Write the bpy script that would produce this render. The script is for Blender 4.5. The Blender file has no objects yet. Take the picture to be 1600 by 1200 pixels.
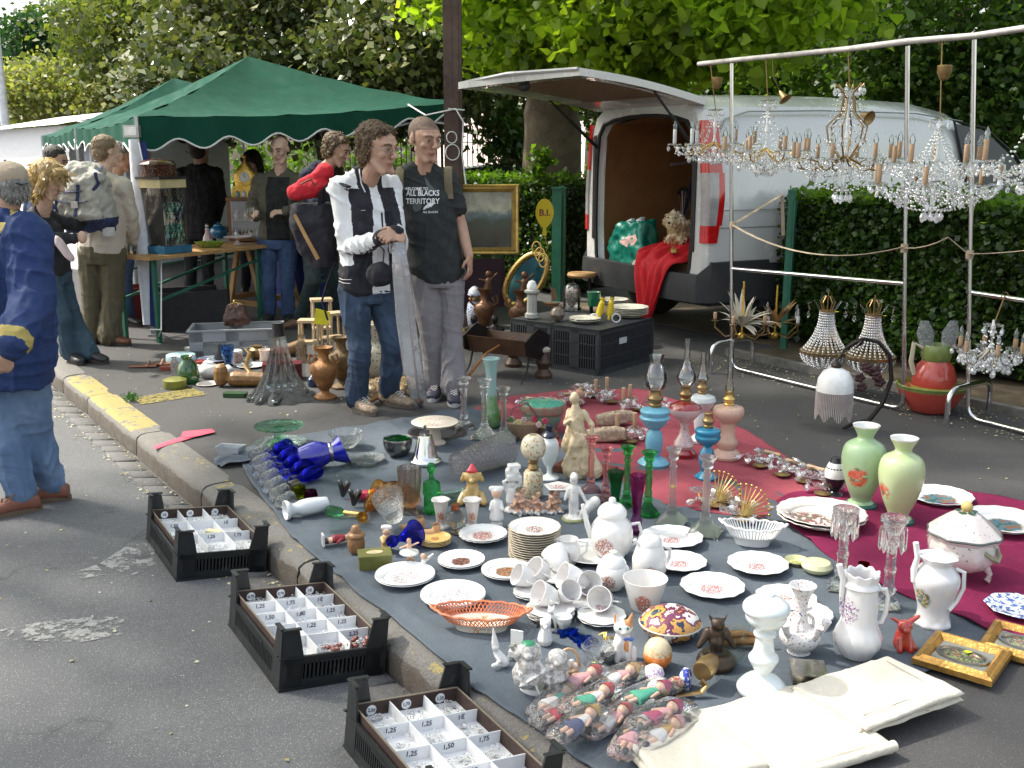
import bpy,bmesh,math,random
import numpy as np
from math import cos,sin
from mathutils import Vector,Matrix,noise
from mathutils.bvhtree import BVHTree
R=math.radians;Vc=Vector;PI=math.pi
random.seed(7);RU=random.uniform;rng=np.random.default_rng(7)
S=bpy.context.scene;COL=S.collection

# ---------------------------------------------------------------- camera, sky, sun, exposure
F=1600.0;CH=1.57;PIT=R(12.68)
cam=bpy.data.objects.new('camera',bpy.data.cameras.new('camera'));COL.objects.link(cam)
cam.location=(0,0,CH);cam.rotation_euler=(R(90)-PIT,0,0)
cam.data.sensor_width=36;cam.data.lens=36.0;cam.data.clip_start=.05;cam.data.clip_end=600
S.camera=cam
SUN_AZ=R(-72);SUN_EL=R(52)  # azimuth from +Y, negative is to the left
sd=Vc((sin(SUN_AZ)*cos(SUN_EL),cos(SUN_AZ)*cos(SUN_EL),sin(SUN_EL)))
W=bpy.data.worlds.new('World');S.world=W;W.use_nodes=True
wt=W.node_tree;wt.nodes.clear()
sky=wt.nodes.new('ShaderNodeTexSky');sky.sky_type='NISHITA';sky.sun_disc=False
sky.sun_elevation=SUN_EL;sky.sun_rotation=SUN_AZ;sky.air_density=1.6;sky.dust_density=4.0;sky.ozone_density=.6
bg=wt.nodes.new('ShaderNodeBackground');bg.inputs[1].default_value=.15
wo=wt.nodes.new('ShaderNodeOutputWorld');hs=wt.nodes.new('ShaderNodeHueSaturation');hs.inputs['Saturation'].default_value=.55;wt.links.new(sky.outputs[0],hs.inputs['Color']);wt.links.new(hs.outputs[0],bg.inputs[0]);wt.links.new(bg.outputs[0],wo.inputs[0])
sl=bpy.data.lights.new('sun','SUN');sl.energy=3.2;sl.angle=R(2);sl.color=(1,.95,.86)
so=bpy.data.objects.new('sun',sl);COL.objects.link(so);so.rotation_euler=sd.to_track_quat('Z','Y').to_euler()
S.view_settings.view_transform='Standard';S.view_settings.look='None';S.view_settings.exposure=1.2;S.view_settings.gamma=1
cy=S.cycles
cy.max_bounces=12;cy.transmission_bounces=10;cy.transparent_max_bounces=24;cy.diffuse_bounces=3;cy.glossy_bounces=4
cy.caustics_reflective=False;cy.caustics_refractive=False;cy.sample_clamp_indirect=4;cy.use_denoising=True

# ---------------------------------------------------------------- measuring the photograph
def ray(px,py):
 x=(px-800)/F;y=-(py-600)/F
 return Vc((x,cos(PIT)+y*sin(PIT),-sin(PIT)+y*cos(PIT)))
CAM=Vc((0,0,CH))
def G(px,py,z=0.0):
 d=ray(px,py);return CAM+d*((z-CH)/d.z)
def A(px,py,Y):
 d=ray(px,py);return CAM+d*(Y/d.y)
def dep(p):
 return p[1]*cos(PIT)+(CH-p[2])*sin(PIT)
def mpp(p):return dep(p)/F
U=Vc((-.571,.821,0));V=Vc((.821,.571,0))  # along the kerb / across the pavement
def UV(u,v,z=0.0):return U*u+V*v+Vc((0,0,z))
STREET=math.atan2(V.y,V.x)

# ---------------------------------------------------------------- materials
def N(nt,typ,props=None,**ins):
 n=nt.nodes.new('ShaderNode'+typ)
 for k,v in(props or{}).items():setattr(n,k,v)
 for k,v in ins.items():
  s=n.inputs[int(k[1:])]if k[0]=='i' and k[1:].isdigit()else n.inputs[k.replace('_',' ')]
  if isinstance(v,bpy.types.NodeSocket):nt.links.new(v,s)
  elif isinstance(v,bpy.types.Node):nt.links.new(v.outputs[0],s)
  else:
   if s.type=='RGBA' and len(v)==3:v=(*v,1)
   s.default_value=v
 return n
def nm(name):
 m=bpy.data.materials.new(name);m.use_nodes=True;nt=m.node_tree;nt.nodes.clear()
 return m,nt,nt.nodes.new('ShaderNodeOutputMaterial')
def fin(nt,out,sh):nt.links.new(sh.outputs[0],out.inputs[0])
def mixc(nt,f,a,b,bt='MIX'):
 n=nt.nodes.new('ShaderNodeMix');n.data_type='RGBA';n.blend_type=bt
 for i,v in((0,f),(6,a),(7,b)):
  s=n.inputs[i]
  if isinstance(v,bpy.types.NodeSocket):nt.links.new(v,s)
  elif isinstance(v,bpy.types.Node):nt.links.new(v.outputs[0],s)
  else:s.default_value=v if i==0 else(*v,1)if len(v)==3 else v
 return n.outputs[2]
def ramp(nt,fac,stops,interp='LINEAR'):
 r=N(nt,'ValToRGB',Fac=fac);cr=r.color_ramp;cr.interpolation=interp
 while len(cr.elements)<len(stops):cr.elements.new(.5)
 for e,(p,c)in zip(cr.elements,stops):e.position=p;e.color=(c,c,c,1)if not hasattr(c,'__len__')else(*c,1)
 return r.outputs[0]
def objc(nt):return nt.nodes.new('ShaderNodeTexCoord').outputs['Object']
def geop(nt):return nt.nodes.new('ShaderNodeNewGeometry').outputs['Position']
def noi(nt,vec,sc,det=3,rough=.6):return N(nt,'TexNoise',Vector=vec,Scale=float(sc),Detail=float(det),Roughness=rough).outputs[0]
def bumpn(nt,h,s=.3,d=.01):return N(nt,'Bump',Height=h,Strength=s,Distance=d)
def mul(c,k):return tuple(min(1,x*k)for x in c)
_mc={}
def M(name,col,rough=.5,metal=0,var=.15,sc=12,bump=0,bsc=60,coat=0,spec=.5,sss=0,wear=None):
 if name in _mc:return _mc[name]
 m,nt,out=nm(name);co=objc(nt)
 c=mixc(nt,ramp(nt,noi(nt,co,sc),[(.3,0.),(.7,1.)]),mul(col,1-var),mul(col,1+var))
 if wear:c=mixc(nt,ramp(nt,noi(nt,co,sc*2.3,5),[(wear[1],0.),(wear[1]+.06,1.)]),c,wear[0])
 r=ramp(nt,noi(nt,co,sc*3,4),[(.3,max(.02,rough*.8)),(.75,min(1,rough*1.2+.02))])
 p=N(nt,'BsdfPrincipled',Base_Color=c,Roughness=r,Metallic=float(metal),Coat_Weight=float(coat),Specular_IOR_Level=spec)
 if sss:p.inputs['Subsurface Weight'].default_value=sss;p.inputs['Subsurface Radius'].default_value=(.012,.005,.003)
 if bump:nt.links.new(bumpn(nt,noi(nt,co,bsc,4),bump).outputs[0],p.inputs['Normal'])
 fin(nt,out,p);_mc[name]=m;return m
def decor(name,base,cols,c=(0,0,0),r=.04,sc=60,thr=.5,rough=.12,rim=None,axis=None,coat=.5):
 """glazed pottery with a painted spray of colours round point c"""
 if name in _mc:return _mc[name]
 m,nt,out=nm(name);co=objc(nt)
 cc=mixc(nt,noi(nt,co,9),mul(base,.93),mul(base,1.04))
 d=N(nt,'VectorMath',{'operation':'DISTANCE'},i0=co,i1=c).outputs['Value']
 dn=N(nt,'Math',{'operation':'ADD'},i0=d,i1=N(nt,'Math',{'operation':'MULTIPLY'},i0=noi(nt,co,40,2),i1=r*.5)).outputs[0]
 mask=ramp(nt,N(nt,'Math',{'operation':'DIVIDE'},i0=dn,i1=r*1.5).outputs[0],[(.62,1.),(.75,0.)])
 n1=N(nt,'TexNoise',Vector=co,Scale=float(sc),Detail=4.);v1=noi(nt,co,sc*1.7,3)
 pal=ramp(nt,n1.outputs[0],[(.34+.32*i/max(1,len(cols)-1),k)for i,k in enumerate(cols)],'CONSTANT')
 f=N(nt,'Math',{'operation':'MULTIPLY'},i0=mask,i1=ramp(nt,v1,[(thr,0.),(thr+.05,1.)])).outputs[0]
 cc=mixc(nt,f,cc,pal)
 if rim:
  sp=N(nt,'SeparateXYZ',i0=co);L=N(nt,'VectorMath',{'operation':'LENGTH'},i0=N(nt,'CombineXYZ',i0=sp.outputs[0],i1=sp.outputs[1])).outputs['Value']
  cc=mixc(nt,ramp(nt,N(nt,'Math',{'operation':'DIVIDE'},i0=L,i1=rim[1]).outputs[0],[(.93,0.),(.96,1.)]),cc,rim[0])
 fin(nt,out,N(nt,'BsdfPrincipled',Base_Color=cc,Roughness=rough,Coat_Weight=coat,Coat_Roughness=.05));_mc[name]=m;return m
def glass(name,col=(1,1,1),ior=1.45,clear=.45,rough=.02,bump=0,bsc=40):
 if name in _mc:return _mc[name]
 m,nt,out=nm(name)
 g=N(nt,'BsdfGlass',Color=col,Roughness=rough,IOR=ior);t=N(nt,'BsdfTransparent',Color=col)
 if bump:nt.links.new(bumpn(nt,noi(nt,objc(nt),bsc,2),bump).outputs[0],g.inputs['Normal'])
 fin(nt,out,N(nt,'MixShader',i0=clear,i1=g,i2=t));_mc[name]=m;return m
def film(name,col=(1,1,1),haze=.12,rough=.12,bump=.6,bsc=30,fr=1.4):
 if name in _mc:return _mc[name]
 m,nt,out=nm(name);b=bumpn(nt,noi(nt,objc(nt),bsc,3),bump,.02)
 fz=N(nt,'Fresnel',i0=fr,Normal=b)
 g=N(nt,'BsdfGlossy',Color=(1,1,1),Roughness=rough,Normal=b);t=N(nt,'BsdfTransparent',Color=col);d=N(nt,'BsdfDiffuse',Color=mul(col,.85))
 a=N(nt,'MixShader',i0=haze,i1=t,i2=d)
 f2=N(nt,'Math',{'operation':'MULTIPLY_ADD'},i0=fz,i1=1.5,i2=.04)
 fin(nt,out,N(nt,'MixShader',i0=f2.outputs[0],i1=a,i2=g));_mc[name]=m;return m
def leafm(name,cols,trans=.4,rough=.45):
 m,nt,out=nm(name);ri=nt.nodes.new('ShaderNodeNewGeometry').outputs['Random Per Island']
 c=ramp(nt,ri,[(i/max(1,len(cols)-1),k)for i,k in enumerate(cols)])
 big=ramp(nt,noi(nt,geop(nt),.9,2),[(.35,.72),(.65,1.2)])
 c=mixc(nt,1.,c,big,'MULTIPLY')
 p=N(nt,'BsdfPrincipled',Base_Color=c,Roughness=rough);t=N(nt,'BsdfTranslucent',Color=mixc(nt,1.,c,(1.5,1.6,.6),'MULTIPLY'))
 fin(nt,out,N(nt,'MixShader',i0=trans,i1=p,i2=t));return m

 # ---------------------------------------------------------------- mesh builder
def frame_of(d,up=Vc((0,0,1))):
 d=d.normalized()
 if abs(d.dot(up))>.98:up=Vc((0,1,0))
 x=up.cross(d).normalized();return x,d.cross(x).normalized(),d
class MB:
 def __init__(s):s.v=[];s.f=[];s.m=[];s.mi=0;s.T=None
 def P(s,p):
  p=Vc(p);s.v.append(tuple(s.T@p if s.T else p));return len(s.v)-1
 def F_(s,*i):s.f.append(i);s.m.append(s.mi)
 def poly(s,pts):s.F_(*[s.P(p)for p in pts])
 def ring(s,a,b,closed=True):
  n=len(a)
  for i in range(n if closed else n-1):
   j=(i+1)%n;s.F_(a[i],a[j],b[j],b[i])
 def box(s,c,d,rz=0,M_=None):
  c=Vc(c);h=Vc(d)/2;q=Matrix.Rotation(rz,3,'Z')if M_ is None else M_
  i=[s.P(c+q@Vc((x*h.x,y*h.y,z*h.z)))for z in(-1,1)for x,y in((-1,-1),(1,-1),(1,1),(-1,1))]
  for f in((3,2,1,0),(4,5,6,7),(0,1,5,4),(1,2,6,5),(2,3,7,6),(3,0,4,7)):s.F_(*[i[k]for k in f])
  return s
 def bar(s,a,b,w,h=None):
  a,b=Vc(a),Vc(b);h=h or w;x,y,z=frame_of(b-a)
  R_=[[s.P(p+x*(w/2)*i+y*(h/2)*j)for i,j in((-1,-1),(1,-1),(1,1),(-1,1))]for p in(a,b)]
  s.ring(R_[0],R_[1]);s.F_(*R_[0][::-1]);s.F_(*R_[1]);return s
 def tube(s,pts,r,n=8,cap=True,flat=1.0,close=False):
  pts=[Vc(p)for p in pts];k=len(pts);rs=r if hasattr(r,'__len__')else[r]*k;rings=[];up=None
  for i,p in enumerate(pts):
   if close:d=pts[(i+1)%k]-pts[i-1]
   else:d=pts[min(i+1,k-1)]-pts[max(i-1,0)]
   if d.length<1e-9:d=Vc((0,0,1))
   if up is None:x,y,z=frame_of(d);up=y
   else:
    z=d.normalized();x=up.cross(z)
    if x.length<1e-6:x,y,z=frame_of(d)
    x.normalize();y=z.cross(x);up=y
   rings.append([s.P(p+(x*cos(t)+y*sin(t)*flat)*rs[i])for t in[2*PI*j/n for j in range(n)]])
  for a,b in zip(rings,rings[1:]):s.ring(a,b)
  if close:s.ring(rings[-1],rings[0])
  elif cap:s.F_(*rings[0][::-1]);s.F_(*rings[-1])
  return s
 def lathe(s,prof,n=32,c=(0,0,0),mod=None,ax=None,cap=True,ell=(1,1),sm=True):
  """prof [(r, z)], mod(theta, r, z) -> (r, z); ax a 3x3 matrix that turns it"""
  if len(prof)>=7 and n>=24 and sm:
   q=[prof[0]]
   for i in range(len(prof)-1):
    p0,p1,p2,p3=prof[max(0,i-1)],prof[i],prof[i+1],prof[min(len(prof)-1,i+2)];L=math.hypot(p2[0]-p1[0],p2[1]-p1[1])
    k=3 if L>.010 else 2 if L>.006 else 1
    for j in range(1,k+1):
     t=j/k;q.append(tuple(max(0.0 if d==0 else-9,.5*((2*p1[d])+(p2[d]-p0[d])*t+(2*p0[d]-5*p1[d]+4*p2[d]-p3[d])*t*t+(3*p1[d]-p0[d]-3*p2[d]+p3[d])*t**3))if t<1 else p2[d]for d in(0,1)))
   prof=q
  c=Vc(c);rings=[]
  for r,z in prof:
   if r<1e-6:
    rings.append([s.P(c+(ax@Vc((0,0,z))if ax else Vc((0,0,z))))]);continue
   a=[]
   for j in range(n):
    t=2*PI*j/n;rr,zz=mod(t,r,z)if mod else(r,z)
    p=Vc((rr*cos(t)*ell[0],rr*sin(t)*ell[1],zz));a.append(s.P(c+(ax@p if ax else p)))
   rings.append(a)
  for a,b in zip(rings,rings[1:]):
   if len(a)==1 and len(b)==1:continue
   if len(a)==1:
    for j in range(n):s.F_(a[0],b[j-1 if j else n-1],b[j])
   elif len(b)==1:
    for j in range(n):s.F_(a[j-1 if j else n-1],b[0],a[j])if 0 else s.F_(a[j],a[j-1 if j else n-1],b[0])
   else:s.ring(a,b)
  if cap:
   if len(rings[0])>1:s.F_(*rings[0][::-1])
   if len(rings[-1])>1:s.F_(*rings[-1])
  return s
 def ball(s,c,r,n=10,m=6,ax=None):
  r=r if hasattr(r,'__len__')else(r,r,r);c=Vc(c);rings=[]
  for i in range(m+1):
   t=PI*i/m;z=-cos(t);q=sin(t)
   pts=[Vc((0,0,z*r[2]))]if i in(0,m)else[Vc((q*r[0]*cos(a),q*r[1]*sin(a),z*r[2]))for a in[2*PI*j/n for j in range(n)]]
   rings.append([s.P(c+(ax@p if ax else p))for p in pts])
  for a,b in zip(rings,rings[1:]):
   for j in range(n):
    k=(j+1)%n
    if len(a)==1:s.F_(a[0],b[k],b[j])
    elif len(b)==1:s.F_(a[j],a[k],b[0])
    else:s.F_(a[j],a[k],b[k],b[j])
  return s
 def caps(s,a,b,r0,r1,n=12,fl=1.0):
  a,b=Vc(a),Vc(b);L=(b-a);x,y,z=frame_of(L);L=L.length;ax=Matrix((x,y,z)).transposed()
  pr=[(0,-r0)]+[(r0*cos(t),-r0*sin(t))for t in(1.1,.6)]+[(r0,0),((r0+r1)/2,L/2),(r1,L)]+[(r1*cos(t),L+r1*sin(t))for t in(.6,1.1)]+[(0,L+r1)]
  return s.lathe(pr,n,a,ax=ax,cap=False,ell=(1,fl))
 def loft(s,secs,n=20,p=2.4):
  """secs [(centre, half-width vector, half-depth vector)]; superelliptic closed rings"""
  rings=[]
  for c,a,b in secs:
   c,a,b=Vc(c),Vc(a),Vc(b);rg=[]
   for j in range(n):
    t=2*PI*j/n;ct,st=cos(t),sin(t)
    rg.append(s.P(c+a*(abs(ct)**(2/p)*(1 if ct>=0 else-1))+b*(abs(st)**(2/p)*(1 if st>=0 else-1))))
   rings.append(rg)
  for a,b in zip(rings,rings[1:]):s.ring(a,b)
  s.F_(*rings[0][::-1]);s.F_(*rings[-1]);return s
 def extr(s,pts,off):
  off=Vc(off);a=[s.P(p)for p in pts];b=[s.P(Vc(p)+off)for p in pts]
  s.ring(a,b);s.F_(*a[::-1]);s.F_(*b);return s
 def mesh(s,name,mats,ang=40):
  me=bpy.data.meshes.new(name);me.from_pydata(s.v,[],s.f)
  for m in(mats if isinstance(mats,(list,tuple))else[mats]):me.materials.append(m)
  if any(s.m):me.polygons.foreach_set('material_index',s.m)
  me.polygons.foreach_set('use_smooth',[True]*len(s.f));me.update()
  bm=bmesh.new();bm.from_mesh(me);bmesh.ops.recalc_face_normals(bm,faces=bm.faces);bm.to_mesh(me);bm.free()
  if ang is not None and ang<180:me.set_sharp_from_angle(angle=R(ang))
  return me
def ob(name,me,parent=None,loc=None):
 o=bpy.data.objects.new(name,me);COL.objects.link(o)
 if parent is not None:o.parent=parent
 if loc is not None:o.location=loc
 return o
def tag(o,label=None,cat=None,group=None,kind=None):
 for k,v in(('label',label),('category',cat),('group',group),('kind',kind)):
  if v:o[k]=v
 return o
def thing(name,label,cat,loc=(0,0,0),rz=0,group=None):
 o=bpy.data.objects.new(name,None);COL.objects.link(o);o.location=loc;o.rotation_euler=(0,0,rz);o.empty_display_size=.1
 return tag(o,label,cat,group)
def part(name,mb,mats,parent,ang=40,label=None):
 o=ob(name,mb.mesh(name,mats,ang),parent)
 if label:o['label']=label
 return o
def struct(name,mb,mats,ang=40,kind='structure'):
 o=ob(name,mb.mesh(name,mats,ang));o['kind']=kind;return o
def single(name,mb,mats,label,cat,loc=(0,0,0),rz=0,group=None,ang=40,grp=None):
 group=group or grp
 o=ob(name,mb.mesh(name,mats,ang),None,loc);o.rotation_euler=(0,0,rz);return tag(o,label,cat,group)
def kids(o):return[c for c in bpy.data.objects if c.parent is o]
def dup(o,loc=None,rz=None,label=None,parent=None,sc=None):
 c=o.copy();COL.objects.link(c)
 if parent is not None:c.parent=parent
 for k in kids(o):
  dup(k,parent=c)
 if loc is not None:c.location=loc
 if rz is not None:c.rotation_euler=(0,0,rz)
 if sc is not None:c.scale=(sc,sc,sc)if not hasattr(sc,'__len__')else sc
 if label:c['label']=label
 return c
def remesh(mb,vox,smooth=4,mats=None,disp=0,dsc=.1,dec=None,ang=180,name='m',folds=0):
 me=bpy.data.meshes.new('t');me.from_pydata(mb.v,[],mb.f)
 bm=bmesh.new();bm.from_mesh(me);bmesh.ops.recalc_face_normals(bm,faces=bm.faces);bm.to_mesh(me);bm.free()
 o=bpy.data.objects.new('t',me);COL.objects.link(o)
 r=o.modifiers.new('r','REMESH');r.mode='VOXEL';r.voxel_size=vox
 if smooth:q=o.modifiers.new('s','SMOOTH');q.factor=.6;q.iterations=smooth
 dg=bpy.context.evaluated_depsgraph_get();dg.update()
 nme=bpy.data.meshes.new_from_object(o.evaluated_get(dg));nme.name=name
 bpy.data.objects.remove(o);bpy.data.meshes.remove(me)
 if disp:
  n=len(nme.vertices);co=np.empty(n*3);no=np.empty(n*3)
  nme.vertices.foreach_get('co',co);nme.vertices.foreach_get('normal',no);co=co.reshape(-1,3);no=no.reshape(-1,3)
  if folds:
   def fo(p):
    w=noise.noise(p*3.1)*.10;q=noise.noise(p*2.2+Vc((5,3,9)))*.12
    a=1-abs(noise.noise(Vc((p.x*5+w*9,p.y*5,(p.z+p.x*.5+w)*13))))*2.6;b=1-abs(noise.noise(Vc(((p.x+q)*15,(p.y+q)*15,p.z*3.2+4))))*2.4
    k=noise.noise(Vc((p.x*2.5,p.y*2.5,p.z*3.5+11)))
    return max(0,a)**2*(.75+k)*min(1,folds)+max(0,b)**2*(.55-k)-.25+.3*noise.noise(p*7)
   d=np.array([fo(Vc(p))for p in co])
  else:d=np.array([noise.noise(Vc((p[0]/dsc,p[1]/dsc,p[2]/dsc*.8)))+.5*noise.noise(Vc((p[0]/dsc*2.3,p[1]/dsc*2.3,p[2]/dsc*2.1+7)))for p in co])
  co+=no*(d*disp)[:,None];nme.vertices.foreach_set('co',co.ravel());nme.update()
 nme.materials.clear()
 for m in(mats if isinstance(mats,(list,tuple))else[mats]):nme.materials.append(m)
 nme.polygons.foreach_set('use_smooth',[True]*len(nme.polygons))
 return nme
def paint(me,fn):
 me.polygons.foreach_set('material_index',[fn(p.center,p.normal)for p in me.polygons]);me.update()
def leaves(name,C,size,mat,shape='leaf',up=.3,seed=1,parent=None,droop=0):
 g=np.random.default_rng(seed);C=np.asarray(C);n=len(C)
 nr=g.normal(size=(n,3));nr[:,2]+=up*2;nr/=np.linalg.norm(nr,axis=1)[:,None]
 t=g.normal(size=(n,3));t[:,2]-=droop;t-=nr*(t*nr).sum(1)[:,None];t/=np.linalg.norm(t,axis=1)[:,None];b=np.cross(nr,t)
 s=size*g.uniform(.4,1.6,n)
 sh={'leaf':[(0,0,0),(.45,.5,.1),(0,1,-.05),(-.45,.5,.1)],
 'big':[(0,0,0),(.5,.05,.08),(.48,.5,.1),(0,1,-.12),(-.48,.5,.1),(-.5,.05,.08)],
 'thin':[(0,0,0),(.16,.5,.03),(0,1,0),(-.16,.5,.03)]}[shape]
 k=len(sh);V_=np.empty((n,k,3))
 for i,(a,c,d)in enumerate(sh):V_[:,i]=C+(b*a+t*c+nr*d)*s[:,None]
 me=bpy.data.meshes.new(name);me.vertices.add(n*k);me.vertices.foreach_set('co',V_.ravel())
 me.loops.add(n*k);me.loops.foreach_set('vertex_index',np.arange(n*k,dtype=np.int32))
 me.polygons.add(n);me.polygons.foreach_set('loop_start',np.arange(0,n*k,k,dtype=np.int32));me.polygons.foreach_set('loop_total',np.full(n,k,dtype=np.int32))
 me.materials.append(mat);me.update(calc_edges=True);me.validate()
 return ob(name,me,parent)
def clumps(c,r,nc,nl,cs,seed=1,shell=.55,flat=.6):
 """leaf points: clumps spread through an ellipsoid, denser at its outside"""
 g=np.random.default_rng(seed);d=g.normal(size=(nc,3));d/=np.linalg.norm(d,axis=1)[:,None]
 rad=g.uniform(shell,1,nc)**.7*g.uniform(.85,1.12,nc);P_=np.array(c)+d*rad[:,None]*np.array(r)
 q=np.repeat(P_,nl,axis=0)+g.normal(size=(nc*nl,3))*np.array([cs,cs,cs*flat])*np.repeat(g.uniform(.6,1.4,nc),nl)[:,None]
 return q
def textmesh(txt,size,mat,ext=.0006,name='lettering',bold=0):
 cu=bpy.data.curves.new('t','FONT');cu.body=txt;cu.size=size;cu.extrude=ext;cu.align_x='CENTER';cu.align_y='CENTER';cu.offset=bold
 o=bpy.data.objects.new('t',cu);COL.objects.link(o);dg=bpy.context.evaluated_depsgraph_get();dg.update()
 me=bpy.data.meshes.new_from_object(o.evaluated_get(dg));me.name=name;bpy.data.objects.remove(o);bpy.data.curves.remove(cu)
 me.materials.clear();me.materials.append(mat);return me

 # ================================================================ the setting
def asphalt(name,base,speck,spsc=260,stain=.35):
 m,nt,out=nm(name);p=geop(nt)
 big=noi(nt,p,.7,4);mid=noi(nt,p,6,5,.7);fine=noi(nt,p,190,2,.7)
 c=mixc(nt,ramp(nt,big,[(.3,0.),(.7,1.)]),mul(base,1-stain*.5),mul(base,1+stain*.5))
 c=mixc(nt,ramp(nt,mid,[(.35,0.),(.7,.5)]),c,mul(base,.7))
 c=mixc(nt,ramp(nt,fine,[(.3,0.),(.75,.8)]),c,mul(base,2.0))
 ck=N(nt,'TexVoronoi',{'feature':'DISTANCE_TO_EDGE'},Vector=N(nt,'VectorMath',{'operation':'ADD'},i0=p,i1=N(nt,'TexNoise',Vector=p,Scale=2.5,Detail=5.).outputs[1]).outputs[0],Scale=.55);c=mixc(nt,N(nt,'Math',{'operation':'MULTIPLY'},i0=ramp(nt,ck.outputs[0],[(.003,.3),(.009,0.)]),i1=ramp(nt,noi(nt,p,.8,2),[(.48,0.),(.56,1.)])).outputs[0],c,mul(base,.3));c=mixc(nt,ramp(nt,noi(nt,p,1.6,6,.75),[(.56,0.),(.64,.45)]),c,mul(base,.55))
 vo=N(nt,'TexVoronoi',{'feature':'F1'},Vector=p,Scale=float(spsc))
 sel=N(nt,'Math',{'operation':'MULTIPLY'},i0=ramp(nt,vo.outputs['Distance'],[(.28,1.),(.4,0.)]),i1=ramp(nt,N(nt,'SeparateColor',i0=vo.outputs['Color']).outputs[0],[(.86,0.),(.93,1.)])).outputs[0]
 c=mixc(nt,sel,c,speck)
 b=bumpn(nt,N(nt,'Math',{'operation':'ADD'},i0=fine,i1=noi(nt,p,70,3)).outputs[0],.55,.004)
 fin(nt,out,N(nt,'BsdfPrincipled',Base_Color=c,Roughness=.86,Normal=b));return m
m_road=asphalt('road asphalt',(.086,.086,.088),(.45,.43,.38))
m_pave=asphalt('pavement asphalt',(.044,.042,.042),(.19,.18,.16),300)
ZR=-.078;ZG=-.13
mb=MB();rr=[[mb.P(UV(u,v,z))for v,z in((-200,-.03),(-3,-.05),(1.06,ZR),(1.30,-.105),(1.46,ZG),(1.55,ZG-.01))]for u in(-60,-5,0,5,10,20,300)]
for r0,r1 in zip(rr,rr[1:]):mb.ring(r0,r1,False)
struct('road',mb,m_road,180)
def strip(mb,u0,u1,v0,v1,z0,z1,nu=1):
 pts=[UV(u0,v0,z0),UV(u1,v0,z0),UV(u1,v1,z0),UV(u0,v1,z0)];mb.extr(pts,(0,0,z1-z0))
mb=MB();strip(mb,-40,60,1.61,80,-.2,0.0);struct('pavement',mb,m_pave)
# kerb stones
m,nt,out=nm('kerb granite');p=geop(nt)
c=mixc(nt,noi(nt,p,5,5),(.13,.12,.105),(.23,.215,.195));c=mixc(nt,ramp(nt,noi(nt,p,160,2),[(.4,0.),(.6,.7)]),c,(.10,.095,.09))
sp=N(nt,'SeparateXYZ',i0=p);along=N(nt,'VectorMath',{'operation':'DOT_PRODUCT'},i0=p,i1=tuple(U)).outputs['Value']
pn=noi(nt,p,9,5,.75);
far=ramp(nt,N(nt,'Math',{'operation':'DIVIDE'},i0=along,i1=10.).outputs[0],[(.0,.60),(.56,.60),(.595,.62),(.60,.44),(.715,.40),(.72,.36),(.775,.5),(.8,.9)])
f=N(nt,'Math',{'operation':'GREATER_THAN'},i0=pn,i1=far).outputs[0]
hz=ramp(nt,sp.outputs[2],[(0.0,0.),(.004,1.)])if False else N(nt,'Math',{'operation':'GREATER_THAN'},i0=sp.outputs[2],i1=-.014).outputs[0]
f=N(nt,'Math',{'operation':'MULTIPLY'},i0=f,i1=hz).outputs[0]
c=mixc(nt,f,c,mixc(nt,noi(nt,p,50,3),(.25,.19,.055),(.36,.29,.11)))
dirt=N(nt,'Math',{'operation':'LESS_THAN'},i0=N(nt,'Math',{'operation':'ADD'},i0=sp.outputs[2],i1=N(nt,'Math',{'operation':'MULTIPLY'},i0=pn,i1=.06)),i1=-.008).outputs[0]
c=mixc(nt,N(nt,'Math',{'operation':'MULTIPLY'},i0=dirt,i1=ramp(nt,noi(nt,p,14,4),[(.3,.5),(.7,1.)])).outputs[0],c,(.075,.058,.042))
fin(nt,out,N(nt,'BsdfPrincipled',Base_Color=c,Roughness=.85,Normal=bumpn(nt,N(nt,'Math',{'operation':'ADD'},i0=noi(nt,p,28,5),i1=noi(nt,p,120,2)).outputs[0],.6,.006)))
m_kerb=m
mb=MB();us=[-14,-6,-2,.25,1.35,2.42,3.58,4.74,5.88,7.06,7.8,8.6,9.5,10.5,12,15,20,30,45]
for a,b in zip(us,us[1:]):
 a+=.009;b-=.009;jz=RU(-.004,.0)
 n=max(2,int((b-a)/.12));rings=[]
 for i in range(n+1):
  u=a+(b-a)*i/n;e=.012 if i in(0,n)else 0
  w=lambda:RU(-.003,.003)
  pr=[(1.445+e,-.2),(1.447+e+w(),-.06),(1.455+e+w(),-.028-e),(1.468+w(),-.009-e),(1.49+w(),.002-e*.6),(1.525,.006-e*.5+w()*.5),(1.60,.006-e*.4+w()*.5),(1.63,.004-e*.4),(1.635,-.2)]
  rings.append([mb.P(UV(u,v,z+jz))for v,z in pr])
 for r0,r1 in zip(rings,rings[1:]):mb.ring(r0,r1,False)
 mb.F_(*rings[0]);mb.F_(*rings[-1][::-1])
struct('kerb',mb,m_kerb,50)
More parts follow.
